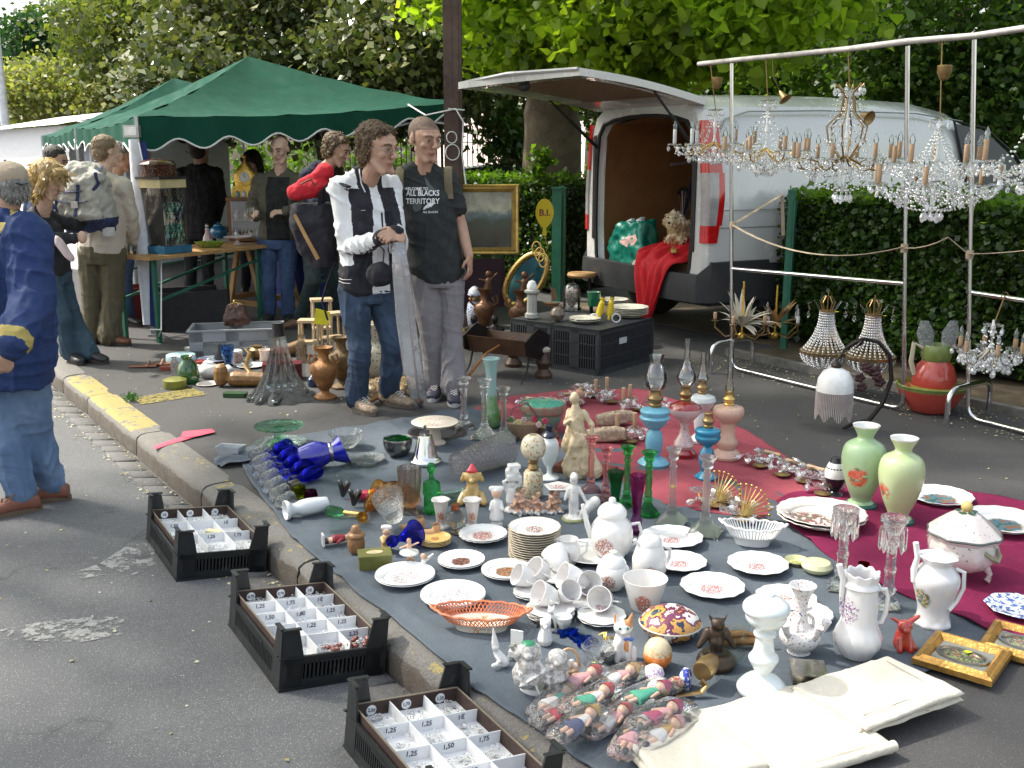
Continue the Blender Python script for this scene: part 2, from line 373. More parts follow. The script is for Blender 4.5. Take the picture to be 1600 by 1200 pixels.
# gutter of worn setts
m,nt,out=nm('gutter setts');p=geop(nt)
rot=N(nt,'VectorRotate',{'rotation_type':'Z_AXIS'},Vector=p,Angle=-math.atan2(U.y,U.x)).outputs[0]
wv=N(nt,'VectorMath',{'operation':'ADD'},i0=rot,i1=N(nt,'VectorMath',{'operation':'SCALE'},i0=N(nt,'TexNoise',Vector=p,Scale=7.).outputs[1],Scale=.035).outputs[0]).outputs[0]
br=N(nt,'TexBrick',{'offset':.37,'squash':.8},Vector=wv,Color1=(.085,.082,.08),Color2=(.15,.143,.135),Mortar=(.03,.028,.025),Scale=1.,Mortar_Size=.008,Brick_Width=7.,Row_Height=5.,Mortar_Smooth=.3)
c=mixc(nt,ramp(nt,noi(nt,p,90,3),[(.3,0.),(.8,.6)]),br.outputs[0],(.2,.19,.18))
fin(nt,out,N(nt,'BsdfPrincipled',Base_Color=c,Roughness=.8,Normal=bumpn(nt,N(nt,'Math',{'operation':'SUBTRACT'},i0=noi(nt,p,35,3),i1=br.outputs[1]).outputs[0],.6,.012)))
mb=MB();u=2.2
while u<16:
 L=RU(.13,.23);v0=1.315+RU(-.015,.012);q=[UV(u+.006,v0),UV(u+L-.006,v0+RU(-.008,.008)),UV(u+L-.006,1.438),UV(u+.006,1.438)];zz=RU(-.004,.004)
 for a,b_ in((0,1),):
  bot=[mb.P(p+Vc((0,0,-.13 if i_ in(0,1)else-.15)))for i_,p in enumerate(q)];c_=sum(q,Vc())/4
  mid=[mb.P(p+Vc((0,0,(-.104 if i_ in(0,1)else-.124)+zz)))for i_,p in enumerate(q)];top=[mb.P(c_+(p-c_)*.90+Vc((0,0,(-.098 if i_ in(0,1)else-.117)+zz)))for i_,p in enumerate(q)]
  mb.ring(bot,mid);mb.ring(mid,top);mb.F_(*top)
 u+=L
struct('gutter',mb,m,180)
# worn paint: patches whose edge is broken up inside the material
def wornpaint(name,col,thr=.5,sc=16):
 m,nt,out=nm(name);p=geop(nt);n=noi(nt,p,sc,6,.75)
 a=ramp(nt,n,[(thr,0.),(thr+.08,.95)])
 fin(nt,out,N(nt,'MixShader',i0=a,i1=N(nt,'BsdfTransparent'),i2=N(nt,'BsdfPrincipled',Base_Color=mixc(nt,noi(nt,p,60,3),mul(col,.7),col),Roughness=.8)));return m
m_wp=wornpaint('worn white paint',(.36,.355,.34),.46,20)
def flatpoly(px,z,mb):
 P_=[G(x,y,z)for x,y in px]
 if z<-.01:
  for p in P_:v=p.dot(V);p.z=ZR+.0069*max(0,1.06-v)-.115*max(0,v-1.06)+.0025
 mb.poly(P_)
mb=MB();flatpoly([(0,982),(60,970),(130,962),(205,958),(190,988),(130,1000),(80,1000),(0,996)],ZR+.012,mb)
flatpoly([(155,880),(200,850),(238,845),(245,885),(205,898)],ZR+.006,mb);flatpoly([(110,895),(150,880),(165,895),(128,902)],ZR+.01,mb)
flatpoly([(130,872),(152,868),(152,872),(130,875)],ZR+.01,mb)
struct('road_marking',mb,m_wp)
mb=MB();flatpoly([(205,622),(300,606),(325,616),(222,632)],.004,mb);struct('yellow_marking',mb,wornpaint('worn yellow paint',(.25,.20,.05),.42,30))
mb=MB();flatpoly([(240,697),(283,682),(330,670),(336,674),(300,684),(262,695),(242,702)],.0085,mb);flatpoly([(283,680),(286,674),(330,670),(336,675),(310,681),(290,684)],.0125,mb)
struct('pink_spray_mark',mb,wornpaint('pink spray paint',(.85,.10,.16),.25,40))
# bare earth under the hedge and in the gateway
mb=MB();strip(mb,-6,5.62,6.02,9.5,-.05,.006);strip(mb,5.62,8.6,6.6,9.5,-.05,.004)
m_earth=M('dry earth',(.105,.078,.05),.95,var=.4,sc=3,bump=.6,bsc=40)
struct('earth_bed',mb,m_earth)
mb=MB();mb.extr([UV(-6,5.98,0),UV(5.62,5.98,0),UV(5.62,6.04,0),UV(-6,6.04,0)],(0,0,.055));struct('bed_edging',mb,M('concrete edge',(.16,.15,.135),.9,var=.3,bump=.4))
# fallen petals and grit
C=[];g=np.random.default_rng(3)
for i in range(420):
 u=g.uniform(2.5,9.5);v=g.uniform(1.6,6.2);C.append(UV(u,v,.004))
for i in range(420):
 u=g.uniform(3.6,8.5);v=1.30-abs(g.normal())*.03 if g.random()<.6 else 1.43-abs(g.normal())*.03;C.append(UV(u,v,-.095 if v<1.33 else-.11))
for i in range(500):
 C.append(UV(g.uniform(.5,8.5),g.uniform(-1.5,1.05),ZR+.006))
for i in range(900):
 C.append(UV(g.uniform(2,5.6),g.uniform(5.45,6.0),.006))
o=leaves('fallen_petals',[tuple(c)for c in C],.013,leafm('petal litter',[(.55,.5,.33),(.62,.58,.42),(.35,.28,.12),(.5,.46,.2)],.1),up=3,seed=5);o['kind']='stuff'
C=[G(205+g.normal()*6,622+g.normal()*3,.01)for i in range(260)]
o=leaves('grass_tuft',[tuple(c)for c in C],.022,leafm('grass blades',[(.03,.09,.02),(.05,.13,.03)],.3),'thin',up=0,seed=6,droop=-2);tag(o,'small green weed tuft between the yellow kerb and yellow mark','weeds',kind='stuff')

# ---------------------------------------------------------------- trees, hedges and what stands behind
m_bark=M('bark',(.105,.078,.048),.95,var=.35,sc=7,bump=.9,bsc=30)
m_barkl=M('pale bark',(.30,.27,.23),.9,var=.3,sc=6,bump=.5,bsc=30)
def limb(mb,pts,r0,r1,n=12,wob=.04):
 P_=[Vc(p)for p in pts];out=[]
 for a,b in zip(P_,P_[1:]):
  for i in range(4):out.append(a.lerp(b,i/4)+Vc((random.gauss(0,wob),random.gauss(0,wob),0))*r0)
 out.append(P_[-1]);k=len(out)-1
 mb.tube(out,[r0+(r1-r0)*(i/k)**.8 for i in range(k+1)],n);return mb
def tree(label,trunk,crown,size,mat,cat='tree',bark=None,shape='leaf',name='tree',group='trees beyond the hedge',up=.3,droop=0,seed=1):
 base=Vc(trunk[0][0][0]);t=thing(name,label,cat,base,0,group);mb=MB();mb.T=Matrix.Translation(-base)
 for pts,r0,r1 in trunk:limb(mb,pts,r0,r1)
 part('trunk',mb,bark or m_bark,t)
 C=np.concatenate(crown)-np.array(base);leaves('crown',C,size,mat,shape,up,seed,t,droop);return t
lm_lime=leafm('lime leaves',[(.18,.28,.02),(.27,.39,.03),(.38,.48,.05),(.12,.20,.02)],.6)
lm_holly=leafm('variegated leaves',[(.05,.08,.025),(.08,.105,.04),(.19,.20,.08),(.065,.09,.03),(.25,.25,.12)],.2,.3)
lm_dark=leafm('dark leaves',[(.03,.07,.015),(.055,.11,.02),(.11,.19,.035),(.04,.08,.018)],.45)
lm_fine=leafm('fine leaves',[(.05,.10,.02),(.10,.18,.03),(.20,.30,.06),(.07,.13,.03)],.5)
lm_pale=leafm('pale leaves',[(.20,.21,.07),(.30,.30,.13),(.12,.16,.04)],.45)
lm_conif=leafm('deep green leaves',[(.018,.06,.02),(.03,.09,.025),(.05,.12,.03)],.25)
lm_hedge=leafm('hedge leaves',[(.016,.042,.008),(.03,.07,.012),(.06,.12,.018),(.022,.05,.01)],.35,.35)
lm_sun=leafm('young hedge leaves',[(.06,.13,.012),(.12,.22,.02),(.09,.17,.015)],.5)
Y=13.0;tb=A(866,300,Y);tb.z=0
sp_=A(866,110,Y)
T1=[([tb,A(862,200,Y),sp_],.42,.30),([sp_,A(800,50,Y-.3),A(740,-40,Y-.6),A(690,-140,Y-1)],.20,.07),
([sp_,A(880,40,Y+.2),A(885,-60,Y)],.18,.1),([sp_,A(915,50,Y),A(935,-60,Y-.5)],.15,.08),([A(870,150,Y),A(960,60,Y-.8),A(1080,0,Y-1.8),A(1180,-60,Y-2.4)],.14,.05)]
cr=[clumps(A(1040,60,11.4),(1.15,.9,.40),190,34,.14,11),clumps(A(1170,10,10.6),(1.1,.8,.5),170,32,.14,12),clumps(A(930,40,12),(1.0,.8,.6),150,30,.15,13),
clumps(A(860,-20,12.6),(1.6,1.1,.7),170,30,.16,14),clumps(A(780,60,12.6),(.5,.6,.4),36,20,.12,15),
clumps((1.6,9.6,4.9),(3.2,2.2,.8),330,22,.2,16),clumps((3.6,10.8,4.4),(2.2,1.8,.9),200,22,.2,17),clumps((.4,12.4,5.2),(3,2.5,1.4),260,22,.2,18)]
tree('big lime tree with thick trunk and bright yellow-green leaves above the raised van tailgate',T1,cr,.098,lm_lime,shape='big',up=.35,seed=21)
def bush(label,px,py,Y,w,h,d,mat,size,n,nl,cs,seed,name='tree',cat='tree',shape='leaf',bark=None,droop=0,up=.3,extra=(),tr=.2,grp='trees beyond the hedge'):
 c=A(px,py,Y);b=Vc((c.x,c.y,0));k=mpp(c)
 T_=[([b,b+Vc((.1,0,c.z*.5)),c+Vc((0,0,h*k*.3))],tr,tr*.35)]
 for i in range(5):
  a=RU(0,6.28);T_.append(([b+Vc((0,0,c.z*.45+.1*i)),c+Vc((cos(a)*w*k*.3,sin(a)*d*.5,RU(-.2,.4)*h*k)),c+Vc((cos(a)*w*k*.75,sin(a)*d*.8,RU(-.1,.7)*h*k))],tr*.4,tr*.08))
 cr=[clumps(c,(w*k,d,h*k),n,nl,cs,seed)]
 for e in extra:cc=A(e[0],e[1],e[2]);kk=mpp(cc);cr.append(clumps(cc,(e[3]*kk,d,e[4]*kk),e[5],nl,cs,seed+e[0]))
 return tree(label,T_,cr,size,mat,cat,bark,shape,name,grp,up,droop,seed)
bush('huge grey-green variegated holly filling the background behind the green tent',500,60,17,250,150,1.6,lm_holly,.10,700,42,.22,31,extra=((640,90,15.5,130,120,260),(330,130,16,120,80,220),(740,20,16.5,110,120,200)),tr=.3)
bush('loose olive-green tree between the holly and the birch',215,70,20,120,90,1.5,leafm('olive leaves',[(.06,.09,.02),(.12,.15,.035),(.17,.19,.05)],.4),.10,300,34,.25,32,extra=((300,20,20,100,70,150),))
bush('round dense dark green tree at the edge of the sky',55,95,27,62,80,1.2,lm_conif,.10,300,40,.2,33)
bush('thin pale birch with white stem and airy crown',135,45,29,62,66,1.5,leafm('birch leaves',[(.10,.15,.05),(.16,.22,.08)],.5),.09,220,22,.3,34,bark=m_barkl,tr=.14)
bush('pale cream-green weeping shrub above the white stall',90,150,21,105,48,1.2,lm_pale,.09,330,30,.2,35,name='shrub',cat='shrub',extra=((200,150,20,60,50,120),),tr=.1)
bush('dark feathery tree with sunlit patches behind the white van',1290,80,16.5,150,130,1.5,lm_fine,.075,480,40,.24,36,extra=((1200,120,17.5,90,60,160),(1120,60,18,90,90,200)),tr=.22)
bush('deep green tree arching over the far end of the van',1500,70,13,170,140,1.3,lm_dark,.075,520,36,.2,37,extra=((1640,150,12,120,150,300),),tr=.22)
bush('tall shadowed tree standing between the lamp post and the lime tree',790,60,19,120,80,1.2,lm_dark,.10,280,36,.25,38,extra=((800,205,17,34,40,50),(960,130,18,90,60,120),(1060,190,18,110,50,160)),tr=.2)
# far wood closing the horizon
C=[]
for i in range(44):
 x=-34+i*1.9;C.append(clumps((x,36+RU(-2,2),RU(1.8,3.2)),(2.2,1.5,RU(2.4,4.0)),34,26,.35,100+i))
o=leaves('far_woods',np.concatenate(C),.2,lm_fine,seed=50);tag(o,'distant belt of trees closing the view behind the park','woods',kind='stuff')
mb=MB();mb.poly([UV(-40,9.5,.008),UV(60,9.5,.008),UV(60,80,.008),UV(-40,80,.008)]);struct('lawn',mb,M('park lawn',(.06,.10,.025),.95,var=.3,sc=2,bump=.4))
# sunny park path rising beyond the fence
mb=MB();mb.extr([(-1.6,18,.02),(1.2,18,.02),(2.4,34,2.9),(-2.6,34,2.9)],(0,0,-.1));struct('park_path',mb,M('pink gravel path',(.48,.38,.33),.9,var=.15,sc=4))

# street tree left of the picture whose high crown dapples the stall with shade
ts=[([Vc((-6.2,5.2,ZR)),Vc((-6.1,5.3,3)),Vc((-5.6,5.3,6))],.28,.16),([Vc((-6.1,5.3,3.4)),Vc((-4.6,6.2,6)),Vc((-3,7,7.6))],.12,.03),([Vc((-6.1,5.3,3.4)),Vc((-4.6,4.2,6)),Vc((-3.5,3,7.6))],.12,.03)]
tree('street tree outside the frame shading the stall',ts,[clumps((-4.6,5.4,7.4),(3.6,3.2,.9),260,16,.24,41),clumps((-3.4,9.4,7.6),(3.2,2.4,.9),200,16,.24,42)],.13,lm_lime,shape='big',group='street trees',seed=43)

def hedge(label,u0,u1,v0,th,h,n,seed,topsun=True):
 t=thing('hedge',label,'hedge',UV(u0,v0),STREET+R(90),'clipped hedges');L=u1-u0  # local x runs along U, local -y faces the pavement... 
 g=np.random.default_rng(seed);mb=MB()
 mb.box((L/2,-th/2,h*.5-.02),(L-.1,th-.24,h-.12));part('dark_core',mb,M('hedge core',(.010,.016,.006),1,var=.3),t)  # added solid dark core so the hedge is not see-through
 sec=[]
 w1=int(n*.62);x=g.uniform(0,L,w1);z=g.uniform(.06,1,w1)**.9*h;y=.0-g.exponential(.05,w1)+.045*np.sin(x*5+z*3)+.04*np.sin(x*2.1-z*5);sec.append(np.stack([x,y,z],1))
 w2=int(n*.22);x=g.uniform(0,L,w2);y=-g.uniform(0,th,w2);z=h-g.exponential(.03,w2)+.03*np.sin(x*7);sec.append(np.stack([x,y,z],1))
 for xe in(0,L):
  w3=int(n*.06);z=g.uniform(.05,1,w3)*h;y=-g.uniform(0,th,w3);sec.append(np.stack([np.full(w3,xe)+g.normal(0,.04,w3),y,z],1))
 w4=int(n*.05);z=g.uniform(.05,1,w4)*h;sec.append(np.stack([g.uniform(0,L,w4),np.full(w4,-th)+g.normal(0,.04,w4),z],1))
 leaves('foliage',np.concatenate(sec),.042,lm_hedge,up=.2,seed=seed,parent=t)
 w5=int(n*.13);x=g.uniform(0,L,w5);y=-g.uniform(0,th,w5);z=h+np.abs(g.normal(0,.045,w5));leaves('young_shoots',np.stack([x,y,z],1),.05,lm_sun,up=.4,seed=seed+1,parent=t)
 return t
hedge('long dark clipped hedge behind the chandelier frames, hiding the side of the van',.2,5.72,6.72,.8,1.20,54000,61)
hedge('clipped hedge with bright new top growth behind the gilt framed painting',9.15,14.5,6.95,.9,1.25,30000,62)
C=clumps(A(846,262,11.3),(.10,.1,.22),14,20,.035,63);o=leaves('shrub_sprig',C,.06,lm_sun,seed=64);tag(o,'bright upright sprig growing above the hedge by the tree trunk','shrub')
# park fence of thin bars
ft=thing('iron_fence','tall dark iron fence of thin upright bars at the park edge','fence',(-3.2,17.4,0));mb=MB()
for i in range(46):mb.tube([(i*.085,0,0),(i*.085,0,2.02 if i%12 else 2.25)],.009 if i%12 else.022,6)
for z in(.3,1.75,1.95):mb.bar((0,0,z),(45*.085,0,z),.03,.012)
part('bars',mb,M('black iron',(.03,.028,.03),.5,.3),ft)
def flag(label,px0,py0,px1,py1,col,Y=17.2):
 a,b=A(px0,py0,Y),A(px1,py1,Y);mb=MB();n=8;rows=[]
 for j in range(5):
  rows.append([mb.P((a.x+(b.x-a.x)*i/n,Y+.03*sin(i*1.6+j),a.z+(b.z-a.z)*j/4-.02*sin(i*.8)))for i in range(n+1)])
 for r0,r1 in zip(rows,rows[1:]):mb.ring(r0,r1,False)
 single('hanging_cloth',mb,M('cloth '+label[:9],col,.9),label,'cloth',group='cloths hung on the park fence')
flag('red cloth hung on top of the park fence beside the post',726,160,741,180,(.6,.03,.05));flag('white cloth hung on the park fence between red and blue',742,156,752,196,(.75,.75,.8));flag('dark blue cloth hung on the park fence',753,162,765,172,(.02,.04,.22))
# black car parked behind the hedge
ct=thing('parked_car','black car behind the hedge with only its curved roof showing','car',(-.12,15.2,0),R(86));mb=MB()
def carsec(x,zt,zb,w):return[(x,-w,zb),(x,-w,zb+.35),(x,-w*.97,(zt+zb)*.55),(x,-w*.78,zt-.05),(x,0,zt),(x,w*.78,zt-.05),(x,w*.97,(zt+zb)*.55),(x,w,zb+.35),(x,w,zb)]
rs=[[mb.P(q)for q in carsec(x,zt,.22,w)]for x,zt,w in((-1.0,.8,.75),(-.9,.95,.8),(-.62,1.22,.82),(-.3,1.38,.84),(.1,1.43,.85),(.6,1.40,.85),(1.0,1.25,.84),(1.5,.98,.83),(2.2,.9,.82),(2.5,.7,.75))]
for a,b in zip(rs,rs[1:]):mb.ring(a,b)
mb.F_(*rs[0]);mb.F_(*rs[-1][::-1]);part('body',mb,M('black car paint',(.008,.009,.016),.15,0,coat=1),ct,30)
for x in(-.45,1.75):
 for y in(-.8,.8):
  w=MB();w.lathe([(.1,-.1),(.31,-.1),(.31,.1),(.1,.1)],20,(x,y,.31),ax=Matrix.Rotation(R(90),3,'X'));part('wheel',w,M('tyre',(.02,.02,.02),.8),ct)
  # pole with painted 8
pb=A(711,430,9.5);pb.z=0;pt=A(706,-60,9.5)
pp=thing('street_post','rusty brown square post with a white painted 8','post',pb);mb=MB();mb.bar((0,0,0),(pt.x-pb.x,0,4.4),.16,.16);mb.bar((.03,-.082,0),(pt.x-pb.x+.03,-.082,4.4),.05,.012)
mb.box((0,0,.06),(.3,.3,.12));part('shaft',mb,M('rusty brown post',(.085,.052,.042),.75,var=.3,sc=6,bump=.3),pp)
m_wpt=M('white daub',(.62,.6,.57),.8)
mb=MB()
for cz,r,cx in((A(0,238,9.5).z,.068,.0),(A(0,215,9.5).z,.050,-.006)):
 mb.tube([(cx-.003+r*.9*cos(t),-.092,cz+r*sin(t))for t in[i*PI/10 for i in range(20)]],.006,5,close=True)
part('painted_number',mb,m_wpt,pp)
# green metal posts of the gateway
m_green=M('green fence paint',(.02,.12,.075),.45,var=.2,sc=8,bump=.1)
for lb,a,b,w in(('dark green metal gatepost between the painting and the van',(872,470),(876,295),.11),('slim green metal post at the hedge end behind the light frame',(1224,545),(1224,300),.05)):
 base=G(*a);topp=A(b[0],b[1],base.y);t=thing('gatepost',lb,'post',base,R(-30),'green gateposts');mb=MB();h=topp.z
 mb.bar((0,0,0),(.0,0,h),w,w);part('shaft',mb,m_green,t);mb=MB();mb.box((0,0,h+.01),(w*1.15,w*1.15,.02));part('cap',mb,m_green,t)
 mb=MB();mb.bar((w*.5,0,h*.25),(w*.5,0,h*.95),.02,.05);part('flange',mb,m_green,t)
 # pale lamp post at the far left and white stall cloths
a=A(12,230,19);mb=MB();mb.tube([(a.x,a.y,0),(a.x,a.y,3),(a.x,a.y,7.5)],[.09,.07,.05],12);mb.lathe([(.14,0),(.14,.5),(.09,.6)],12,(a.x,a.y,0));single('lamp_post',mb,M('pale post paint',(.6,.62,.66),.5),'tall pale lamp post against the bright sky','lamp post')
t=thing('market_stall','plain white canvas stall behind the crowd beside the green tent','stall',A(60,300,15).xy.to_3d(),R(-45));mb=MB()
mb.extr([(-2.2,0,0),(1.2,0,0),(1.2,0,1.94),(-2.2,0,1.90)],(0,2.4,0));part('canvas_walls',mb,M('white canvas',(.8,.8,.82),.8,var=.05),t)
mb=MB();mb.poly([(-2.3,-.15,1.9),(1.3,-.15,1.95),(1.0,1.2,2.2),(-2,1.2,2.15)]);mb.poly([(1.3,2.5,1.95),(-2.3,2.5,1.9),(-2,1.2,2.15),(1.0,1.2,2.2)]);part('canvas_roof',mb,_mc['white canvas'],t)

# ================================================================ green stall tents
m_tent=M('green canopy cloth',(.008,.062,.040),.9,spec=.15,var=.12,sc=3,bump=.25,bsc=14)
m_under=M('dark blue underside',(.012,.02,.035),.8)
m_white=M('white trim',(.75,.75,.75),.6,var=.04)
m_frame=M('folding metal frame',(.45,.46,.48),.35,.7)
def tent(label,cor,peak,val,grp='green canopy tents',scal=True):
 """cor: FL, FR, BR, BL eave corners; val: drop of the valance at each"""
 base=Vc((cor[0].x,cor[0].y,0));t=thing('canopy_tent',label,'tent',base,0,grp);T=Matrix.Translation(-base)
 mb=MB();mb.T=T;n=14
 for k in range(4):
  a,b=cor[k],cor[(k+1)%4];rows=[]
  for j in range(n+1):
   s=j/n;row=[]
   for i in range(n+1):
    p=a.lerp(b,i/n).lerp(peak,s);e=i/n
    sag=-.16*sin(PI*s)*(.35+.65*sin(PI*e))*(1-s*.3)-.05*sin(PI*e)*(1-s)
    row.append(mb.P(p+Vc((0,0,sag+.012*sin(i*2.3+j*1.7+k)*(1-s)))))
   rows.append(row)
  for r0,r1 in zip(rows,rows[1:]):mb.ring(r0,r1,False)
 part('roof',mb,m_tent,t,60)
 for k in range(4):
  a,b=cor[k],cor[(k+1)%4];da,db=val[k],val[(k+1)%4];mb=MB();mb.T=T;tr=MB();tr.T=T;m_=72;top=[];bot=[];pp=[]
  for i in range(m_+1):
   e=i/m_;p=a.lerp(b,e)+Vc((0,0,-.05*sin(PI*e)));d=da+(db-da)*e+.045*sin(e*7*2*PI)*(1 if 0<i<m_ else 0)
   nrm=(b-a).cross(Vc((0,0,1))).normalized()*(.014*sin(i*.55));q=p+Vc((0,0,-d))+nrm
   top.append(mb.P(p));bot.append(mb.P(q));pp.append(q)
  mb.ring(top,bot,False);v=part('valance',mb,m_tent,t,60);tr.tube(pp,.009,5);part('piping',tr,m_white,v)
 for k,c in enumerate(cor):
  mb=MB();mb.T=T;f=Vc((c.x,c.y,0));mb.bar(f,c,.03);mb.box(f+Vc((0,0,.01)),(.07,.07,.02));part('leg',mb,m_frame,t)
 for k in range(4):
  a,b=cor[k],cor[(k+1)%4];mb=MB();mb.T=T;d=Vc((0,0,.13));m_=4
  for i in range(m_):
   ins=((cor[0]+cor[2])/2-(a+b)/2).normalized()*.07;p,q=a.lerp(b,i/m_)+ins,a.lerp(b,(i+1)/m_)+ins;z=Vc((0,0,-.09))
   mb.bar(p+z,q+z-d,.016);mb.bar(p+z-d,q+z,.016)
  part('truss',mb,m_frame,t)
 mb=MB();mb.T=T
 for c in cor:mb.bar(c.lerp(peak,.5)+Vc((0,0,-.2)),peak+Vc((0,0,-.08)),.02);mb.bar(c+Vc((0,0,-.15)),c.lerp(peak,.5)+Vc((0,0,-.2)),.02)
 part('roof_struts',mb,m_frame,t);return t
FL,FR=A(213,182,8.9),A(716,160,10.6);BL=A(118,200,11.4);BR=FR+U*3.0;BR.z=FR.z+.05
PK=A(388,88,11.0)
tent('near green canopy tent with tall peak and white scalloped edge tied to the post',[FL,FR,BR,BL],PK,[.24,.13,.2,.17])
BL2=A(66,212,13.9);BR2=BR+U*3
tent('second green canopy tent showing its lower peak behind the nearer one',[BL+Vc((-.02,.05,0)),BR+Vc((0,.06,0)),BR2,BL2],A(272,122,13.6),[.16,.2,.2,.13])
# side curtain rolled at the near pole, pole leans outwards
f0=G(234,532);c0=A(212,218,8.85)
mb=MB();mb.tube([c0+Vc((-.01,-.02,0)),c0.lerp(f0,.5)+Vc((.0,-.02,0)),f0+Vc((-.01,-.02,.14))],[.045,.06,.03],10,flat=.6)
t=thing('tent_curtain','white tent curtain with blue edge rolled round the near pole','curtain',f0);mb.T=None;mb.v=[tuple(Vc(p)-f0)for p in mb.v];part('white_cloth',mb,M('curtain white',(.62,.64,.7),.8,bump=.6,bsc=25),t)
mb=MB();mb.tube([c0-f0+Vc((.05,.02,-.02)),(c0-f0)*.5+Vc((.06,.02,0)),Vc((.03,.02,.12))],[.03,.05,.025],8,flat=.5);part('blue_edge',mb,M('curtain blue',(.015,.03,.16),.8,bump=.4),t)
mb=MB();mb.T=Matrix.Translation(-f0);s1=A(217,222,8.75)
mb.tube([s1,A(252,400,8.7),G(252,515,.15)],.006,5);mb.tube([G(252,515,.15),G(236,515,.12),G(266,528,.0)],.006,5);mb.tube([G(252,515,.15),G(246,532,.0)],.006,5)
single('guy_rope',mb,m_white,'thin white guy rope tied down beside the near tent pole','rope',f0)
mb=MB();mb.tube([FR+Vc((-.5,-.1,-.02)),A(665,180,9.5),A(712,170,9.38)],.007,5);mb.tube([A(712,170,9.35),A(724,190,9.32),A(722,240,9.33),A(728,288,9.33)],.007,5);mb.tube([A(700,170,9.36),A(726,172,9.36)],.007,5)
single('tie_rope',mb,m_white,'loose white cord looped round the brown post and tent corner','rope')
# white rear curtains in the tent
for lb,p0,p1,Y in(('white side sheet hanging in the tent behind the backpack man',(128,205),(212,330),11.3),('narrow white and navy striped sheet hanging inside the tent',(216,222),(246,400),10.6)):
 a,b=A(p0[0],p0[1],Y),A(p1[0],p1[1],Y);mb=MB();n=30;r0=[];r1=[]
 for i in range(n+1):
  x=a.x+(b.x-a.x)*i/n;y=Y+.05*sin(i*.9);r0.append(mb.P((x-a.x,y-Y,a.z)));r1.append(mb.P((x-a.x,y-Y+.02,.15)))
 mb.ring(r0,r1,False);single('tent_sheet',mb,M('sheet white',(.72,.74,.78),.8,var=.05),lb,'curtain',(a.x,Y,0),0,'sheets hanging in the tent',180)

 # ---------------------------------------------------------------- tables under the tent
m_pine=M('pine wood',(.40,.23,.09),.55,var=.25,sc=9,bump=.15);m_dkw=M('dark wood',(.07,.035,.018),.45,var=.3,sc=8,bump=.2)
TC=Vc((-2.97,8.42,0));TA=math.atan2(1.2,.70)
def table(label,loc,rz,L,W_,h,mat,legs=True,grp='stall tables'):
 t=thing('stall_table',label,'table',loc,rz,grp);mb=MB();mb.box((L/2,W_/2,h-.014),(L,W_,.028));part('table_top',mb,mat,t)
 for x in(.12,L-.12):
  for y in(.1,W_-.1):
   mb=MB();mb.bar((x,y,0),(x,y,h-.028),.035);part('leg',mb,m_green,t)
 mb=MB();mb.bar((.12,.1,.35),(L-.12,.1,.6),.02);mb.bar((.12,W_-.1,.35),(L-.12,W_-.1,.6),.02);part('brace',mb,m_green,t);return t
table('varnished wooden table carrying the glass cabinet at the near tent corner',TC,TA,1.45,.62,.74,m_pine)
t2=TC+Vc((cos(TA),sin(TA),0))*1.3+Vc((.25,.02,0))
table('long wooden table behind the man in the black polo shirt',t2+Vc((.1,.25,0)),R(25),2.2,.6,.73,m_pine)
table('table with green metal legs deep inside the tent',(-4.2,10.9,0),R(30),2.6,.7,.74,m_dkw)
# trestle
ta=G(392,498);tt=thing('trestle','open pine trestle standing under the table edge','trestle',ta,R(58))
for x0 in(-.05,.42):
 for y in(-.26,.26):
  mb=MB();mb.bar((x0,y,0),(x0+.0,y*.25,.70),.035,.05);part('leg',mb,m_pine,tt)
mb=MB();mb.bar((-.1,0,.71),(.47,0,.71),.05);part('top_rail',mb,m_pine,tt)
for z,y in((.2,.21),(.2,-.21)):
 mb=MB();mb.bar((-.05,y,z),(.42,y,z),.02,.05);part('rail',mb,m_pine,tt)
for x0 in(-.05,.42):
 mb=MB();mb.bar((x0,-.22,.16),(x0,.22,.16),.02,.05);part('rail',mb,m_pine,tt)
 # glass cabinet with things in it
g_clear=glass('clear glass',(.97,.99,.98),1.1,.85);g_cryst=glass('crystal',(1,1,1),1.5,.22,.0);g_thin=film('thin glass',(.93,.96,.96),.02,.03,.1,10,1.5)
def on(px,py,z):return G(px,py,z)
vc=on(258,397,.745);vt=thing('display_cabinet','glass display cabinet with cream fascia and blue base on the table corner','cabinet',vc,TA)
hx,hy,hh=.26,.30,.62
mb=MB();mb.box((hx/2,hy/2+.0,.03),(hx+.04,hy+.04,.06));part('base',mb,M('blue base',(.02,.12,.22),.5),vt)
mb=MB()
for x,y in((0,0),(hx,0),(0,hy),(hx,hy)):mb.bar((x,y,.06),(x,y,hh-.07),.012)
part('posts',mb,M('black trim',(.02,.02,.02),.4),vt)
mb=MB();mb.box((hx/2,hy/2,hh-.04),(hx+.02,hy+.02,.07));part('fascia',mb,M('cream fascia',(.5,.42,.22),.5),vt)
mb=MB();mb.box((hx/2,hy/2,hh+.005),(hx+.04,hy+.04,.018));part('top',mb,_mc['black trim'],vt)
mb=MB();mb.box((hx/2,0,hh/2),(hx,.004,hh-.14));mb.box((0,hy/2,hh/2),(.004,hy,hh-.14));mb.box((hx,hy/2,hh/2),(.004,hy,hh-.14));part('glass',mb,g_thin,vt)
for z in(.24,.42):
 mb=MB();mb.box((hx/2,hy/2,z),(hx-.02,hy-.02,.006));part('shelf',mb,g_thin,vt)
